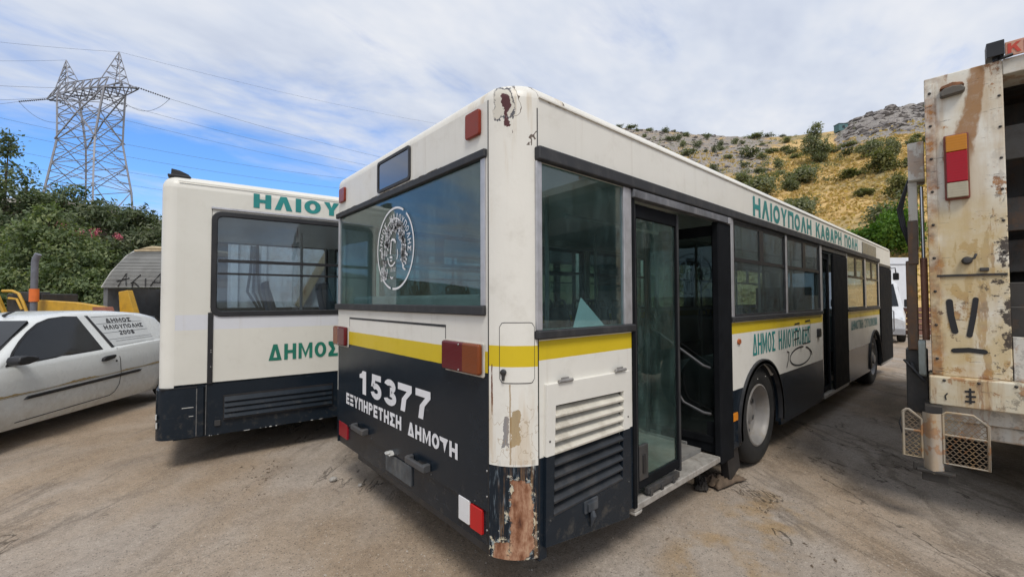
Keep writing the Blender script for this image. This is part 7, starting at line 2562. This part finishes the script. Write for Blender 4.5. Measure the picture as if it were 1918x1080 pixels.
ORD = 'first second third fourth fifth sixth seventh eighth ninth tenth eleventh twelfth thirteenth fourteenth fifteenth sixteenth seventeenth eighteenth nineteenth twentieth'.split()
for i, (th, R, w_, h_) in enumerate(SM):
    o = put('hill_shrub', protos['s'][i % 4])
    o.location = hill_p(th, R, -0.1)
    o.scale = (w_ * 0.72, w_ * 0.72, h_ * 1.25)
    o.rotation_euler = (0, 0, i * 1.3)
    band = 'on the very crest of the hill' if R > 172 else 'on the stony slope below the crest' if R > 143 else 'halfway up the hill'
    same = sorted(q[0] + q[1] * 1e-4 for q in SM if (q[1] > 172, q[1] > 143) == (R > 172, R > 143))
    nth = ORD[same.index(th + R * 1e-4)]
    tag(o, 'small dark shrub %s, %s counted from the numbered bus' % (band, nth), 'shrub', 'small shrubs on the hill')
for i, (th, R, w_, h_, k, lb) in enumerate(BG):
    o = put('hill_bush', protos[k][i % len(protos[k])])
    o.location = hill_p(th, R, -0.2)
    o.scale = (w_ * 0.95, w_ * 0.95, h_ * 1.35)
    o.rotation_euler = (0, 0, i * 2.1)
    tag(o, lb, 'bush', 'bushes on the hill')
p_ = hill_p(35.86, 125.5)
rel = p_ - CAM
t_ = tree('hillside_tree', 'tall thin-crowned tree standing alone near the hill crest', 'tree', rel.dot(RH), rel.dot(FH),
          [(0, 0, 4.8, 2.6, 2.3), (-1.4, 0, 3.2, 2.3, 1.7), (1.7, 0, 3.8, 2.2, 1.6), (0.1, 0, 7.4, 1.9, 1.7), (0.4, 0, 9.2, 1.2, 1.2), (-1.9, 0, 5.6, 1.5, 1.3), (2.7, 0, 2.6, 1.8, 1.3)], 5200, 0.30, LEAF4, seed=90, trunk=0.22, gaps=0.15, z0=p_.z - 0.3)
cb_ = thing('hill_cabin', 'small blue-green cabin on the hill crest beside the rocks', 'cabin', hill_p(38.43, 174.5, -0.2), YR)
mb = MB()
mb.box(-1.5, 1.5, 0, 2.2, 0, 2.3)
mb.build('wall', simple('cabin_green', (0.10, 0.20, 0.21), 0.7, var=0.2), cb_)
mb = MB()
mb.box(-1.65, 1.65, -0.15, 2.35, 2.3, 2.45)
mb.build('roof', simple('cabin_roof', (0.12, 0.17, 0.18), 0.7), cb_)
mb = MB()
mb.box(-0.4, 0.4, -0.03, 0, 0.9, 1.7)
mb.build('window', simple('dark_window', (0.02, 0.02, 0.02)), cb_)

# uncountable cover on the slope: dry grass, heath scrub, loose rock
def scatter_blades(n, seed):
    r = np.random.default_rng(seed)
    V, S = [], []
    for _ in range(n):
        th, R = r.uniform(11, 47), 38 + 112 * r.random() ** 0.8
        if rockiness(th, R) > 0.45 and r.random() < 0.8:
            continue
        p = hill_p(th, R)
        s = r.uniform(0.12, 0.32) * (0.6 + R / 120)
        c = r.random()
        for k in range(3):
            a = r.uniform(0, PI)
            d = Vector((math.cos(a), math.sin(a), 0)) * s * 0.7
            q = p + Vector((r.normal() * s * 0.5, r.normal() * s * 0.5, 0))
            up = Vector((r.normal() * 0.15, r.normal() * 0.15, s * r.uniform(0.7, 1.2)))
            V += [q - d, q + d, q + d * 0.5 + up, q - d * 0.6 + up * 0.8]
            S += [min(1, max(0, c + r.normal() * 0.1))] * 4
    return np.array([tuple(v) for v in V]), np.array(S)


V, S = scatter_blades(15000, 5)
tag(put('dry_grass', leaf_mesh('dry_grass', V, S, leaf_mat('dry_grass', (0.48, 0.335, 0.150), (0.58, 0.415, 0.190), (0.66, 0.50, 0.25)))), kind='stuff')


def scatter_scrub(n, seed):
    r = np.random.default_rng(seed)
    bl = []
    while len(bl) < n:
        th, R = r.uniform(11, 40), r.uniform(98, 182)
        p = hill_p(th, R)
        if mnoise.noise((p.x * 0.05, p.y * 0.05, 4.0)) < -0.05 + (0.25 if 100 > R else 0):
            continue
        s = r.uniform(0.3, 0.9)
        bl.append((p.x, p.y, p.z + s * 0.2, s, s, s * 0.55))
    return bl


V, S = leaves(scatter_scrub(600, 8), 14000, 0.22, 9, 1.5, 9)
tag(put('heath_scrub', leaf_mesh('heath_scrub', V, S, LEAF4)), kind='stuff')


def rocks(n, seed):
    r = np.random.default_rng(seed)
    mb = MB()
    while n > 0:
        th, R = r.uniform(11, 47), r.uniform(85, 186)
        k = rockiness(th, R)
        if k < 0.5 or r.random() > k * k:
            continue
        n -= 1
        p = hill_p(th, R)
        s = r.uniform(0.25, 0.9) * (1.6 if k > 0.8 else 1.0)
        bm = bmesh.new()
        bmesh.ops.create_icosphere(bm, subdivisions=1, radius=1.0)
        rot = r.uniform(0, 6)
        vs_ = []
        for v in bm.verts:
            q = v.co * (1 + r.uniform(-0.3, 0.3))
            q = Vector((q.x * 1.3, q.y, q.z * 0.65)) * s
            vs_.append((p.x + q.x * math.cos(rot) - q.y * math.sin(rot), p.y + q.x * math.sin(rot) + q.y * math.cos(rot), p.z + q.z * 0.8))
        mb.add(vs_, [tuple(v.index for v in f.verts) for f in bm.faces])
        bm.free()
    return mb


def rock_mat(g, b):
    o = g.obj()
    n_ = g.noise(o, 1.1, 6, 0.7)
    g.put(b.inputs['Base Color'], g.ramp(n_, [(0.25, (0.11, 0.10, 0.095)), (0.5, (0.24, 0.215, 0.20)), (0.75, (0.37, 0.34, 0.315))]))
    b.inputs['Roughness'].default_value = 0.95


tag(rocks(520, 12).build('loose_rock', mat('hill_rock', rock_mat), None, recalc=False), kind='stuff')

# ------------------------------------------------------------------ small things on the yard
def stone(s, seed):
    r = random.Random(seed)
    bm = bmesh.new()
    bmesh.ops.create_icosphere(bm, subdivisions=2, radius=1.0)
    for v in bm.verts:
        k = 1 + 0.28 * mnoise.noise(v.co * 1.7 + Vector((seed, 0, 0)))
        v.co = Vector((v.co.x * 1.2 * k, v.co.y * k, v.co.z * 0.7 * k)) * s
    me = bpy.data.meshes.new('stone')
    bm.to_mesh(me)
    bm.free()
    me.materials.append(simple('yard_stone', (0.34, 0.32, 0.29), 0.9, var=0.3, scale=30, bump=0.4))
    return me


for (x_, y_), s, lb in (((-0.02, 2.44), 0.030, 'pale grey stone lying before the bumper near the lower dark red lamp'), ((0.12, 2.17), 0.018, 'small brown stone beside the pale one before the bumper'), ((-0.30, 0.20), 0.010, 'pebble on the ground near the rusty bumper corner'), ((-0.62, 0.75), 0.010, 'pale pebble on open ground before the number plate')):
    o = put('stone', stone(s, hash((x_, y_)) % 50), None, (x_, y_, s * 0.45))
    tag(o, lb, 'stone')
DEB = MB()
mb = MB()
r = np.random.default_rng(3)
for _ in range(2600):
    x_, y_ = r.uniform(-3.5, 6), r.uniform(-3.0, 4.5)
    if r.random() < 0.5:
        x_, y_ = r.uniform(-1.8, 2.2), r.uniform(-1.9, 2.0)
    s = r.uniform(0.0025, 0.007) * (1.5 if r.random() < 0.08 else 1)
    a = r.uniform(0, PI)
    c_, s_ = math.cos(a), math.sin(a)
    z_ = gz(x_, y_)
    pts = [(1.2, 0, 0), (0, 1, 0), (-1.1, 0.2, 0), (0.1, -0.9, 0), (0.1, 0.1, 0.8)]
    mb.add([(x_ + (p[0] * c_ - p[1] * s_) * s, y_ + (p[0] * s_ + p[1] * c_) * s, z_ + p[2] * s + 0.001) for p in pts], [(0, 1, 4), (1, 2, 4), (2, 3, 4), (3, 0, 4)])
for cx_, cy_, n_, sp in ((-0.53, 2.95, 60, 0.12), (-0.70, 2.75, 40, 0.10), (-0.42, 3.10, 40, 0.10), (0.33, 1.70, 40, 0.10), (2.30, -0.32, 24, 0.06), (1.5, -0.03, 20, 0.07), (3.5, -1.45, 30, 0.09), (1.9, -0.75, 24, 0.08), (2.75, -0.15, 40, 0.16), (2.45, 0.1, 40, 0.12)):
    for _ in range(n_):
        x_, y_ = cx_ + r.normal() * sp * 1.1, cy_ + r.normal() * sp * 1.5
        s, a = r.uniform(0.002, 0.008) * (1 + (r.random() < 0.1)), r.uniform(0, PI)
        DEB.add([(x_ + s * (q[0] * math.cos(a) - q[1] * math.sin(a)), y_ + s * (q[0] * math.sin(a) + q[1] * math.cos(a)), gz(x_, y_) + q[2] * s + 0.001) for q in ((1.6, 0, 0), (0, 0.7, 0.1), (-1.5, 0.1, 0), (0, -0.7, 0), (0.2, 0, 0.7))], [(0, 1, 4), (1, 2, 4), (2, 3, 4), (3, 0, 4)])
tag(DEB.build('dirt_crumbs', simple('dirt_crumb', (0.135, 0.100, 0.070), 0.95, var=0.4, scale=30), None), kind='stuff')
tag(mb.build('loose_gravel', simple('gravel', (0.36, 0.32, 0.27), 0.9, var=0.4, scale=40), None), kind='stuff')


def rag(name, label, loc, sx, sy, h, seed, m, rz=0.0):
    n = 18
    vs = []
    for j in range(n + 1):
        for i in range(n + 1):
            u, v = i / n * 2 - 1, j / n * 2 - 1
            k = 1 + 0.25 * mnoise.noise((u * 1.2, v * 1.2, seed))
            e = max(0, 1 - max(abs(u), abs(v)) ** 3)
            z_ = h * e * (0.35 + 0.9 * abs(mnoise.noise((u * 2.2, v * 2.2, seed + 3))) + 0.35 * mnoise.noise((u * 6, v * 6, seed))) + 0.006
            vs.append((u * sx * k, v * sy * k, max(0.004, z_)))
    fs = [(j * (n + 1) + i, j * (n + 1) + i + 1, (j + 1) * (n + 1) + i + 1, (j + 1) * (n + 1) + i) for j in range(n) for i in range(n)]
    mb = MB()
    mb.add(vs, fs)
    o = mb.build(name, m, None, smooth=50)
    o.location = loc
    o.rotation_euler = (0, 0, rz)
    sd_ = o.modifiers.new('thick', 'SOLIDIFY')
    sd_.thickness = 0.004
    return tag(o, label, 'rag')


rag('cloth_rag', 'brown crumpled rag on the ground under the rear door sill', (2.60, 0.10, 0.0), 0.20, 0.09, 0.11, 2, simple('rag_brown', (0.12, 0.085, 0.058), 0.95, var=0.35, scale=12, dirt=0.5, dirtcol=(0.06, 0.045, 0.03)), rad(-12))
rag('cloth_rag', 'dark scrap beside the brown rag under the rear door', (2.38, 0.20, 0.0), 0.14, 0.05, 0.06, 6, simple('rag_dark', (0.035, 0.030, 0.026), 0.95, var=0.3), rad(25))
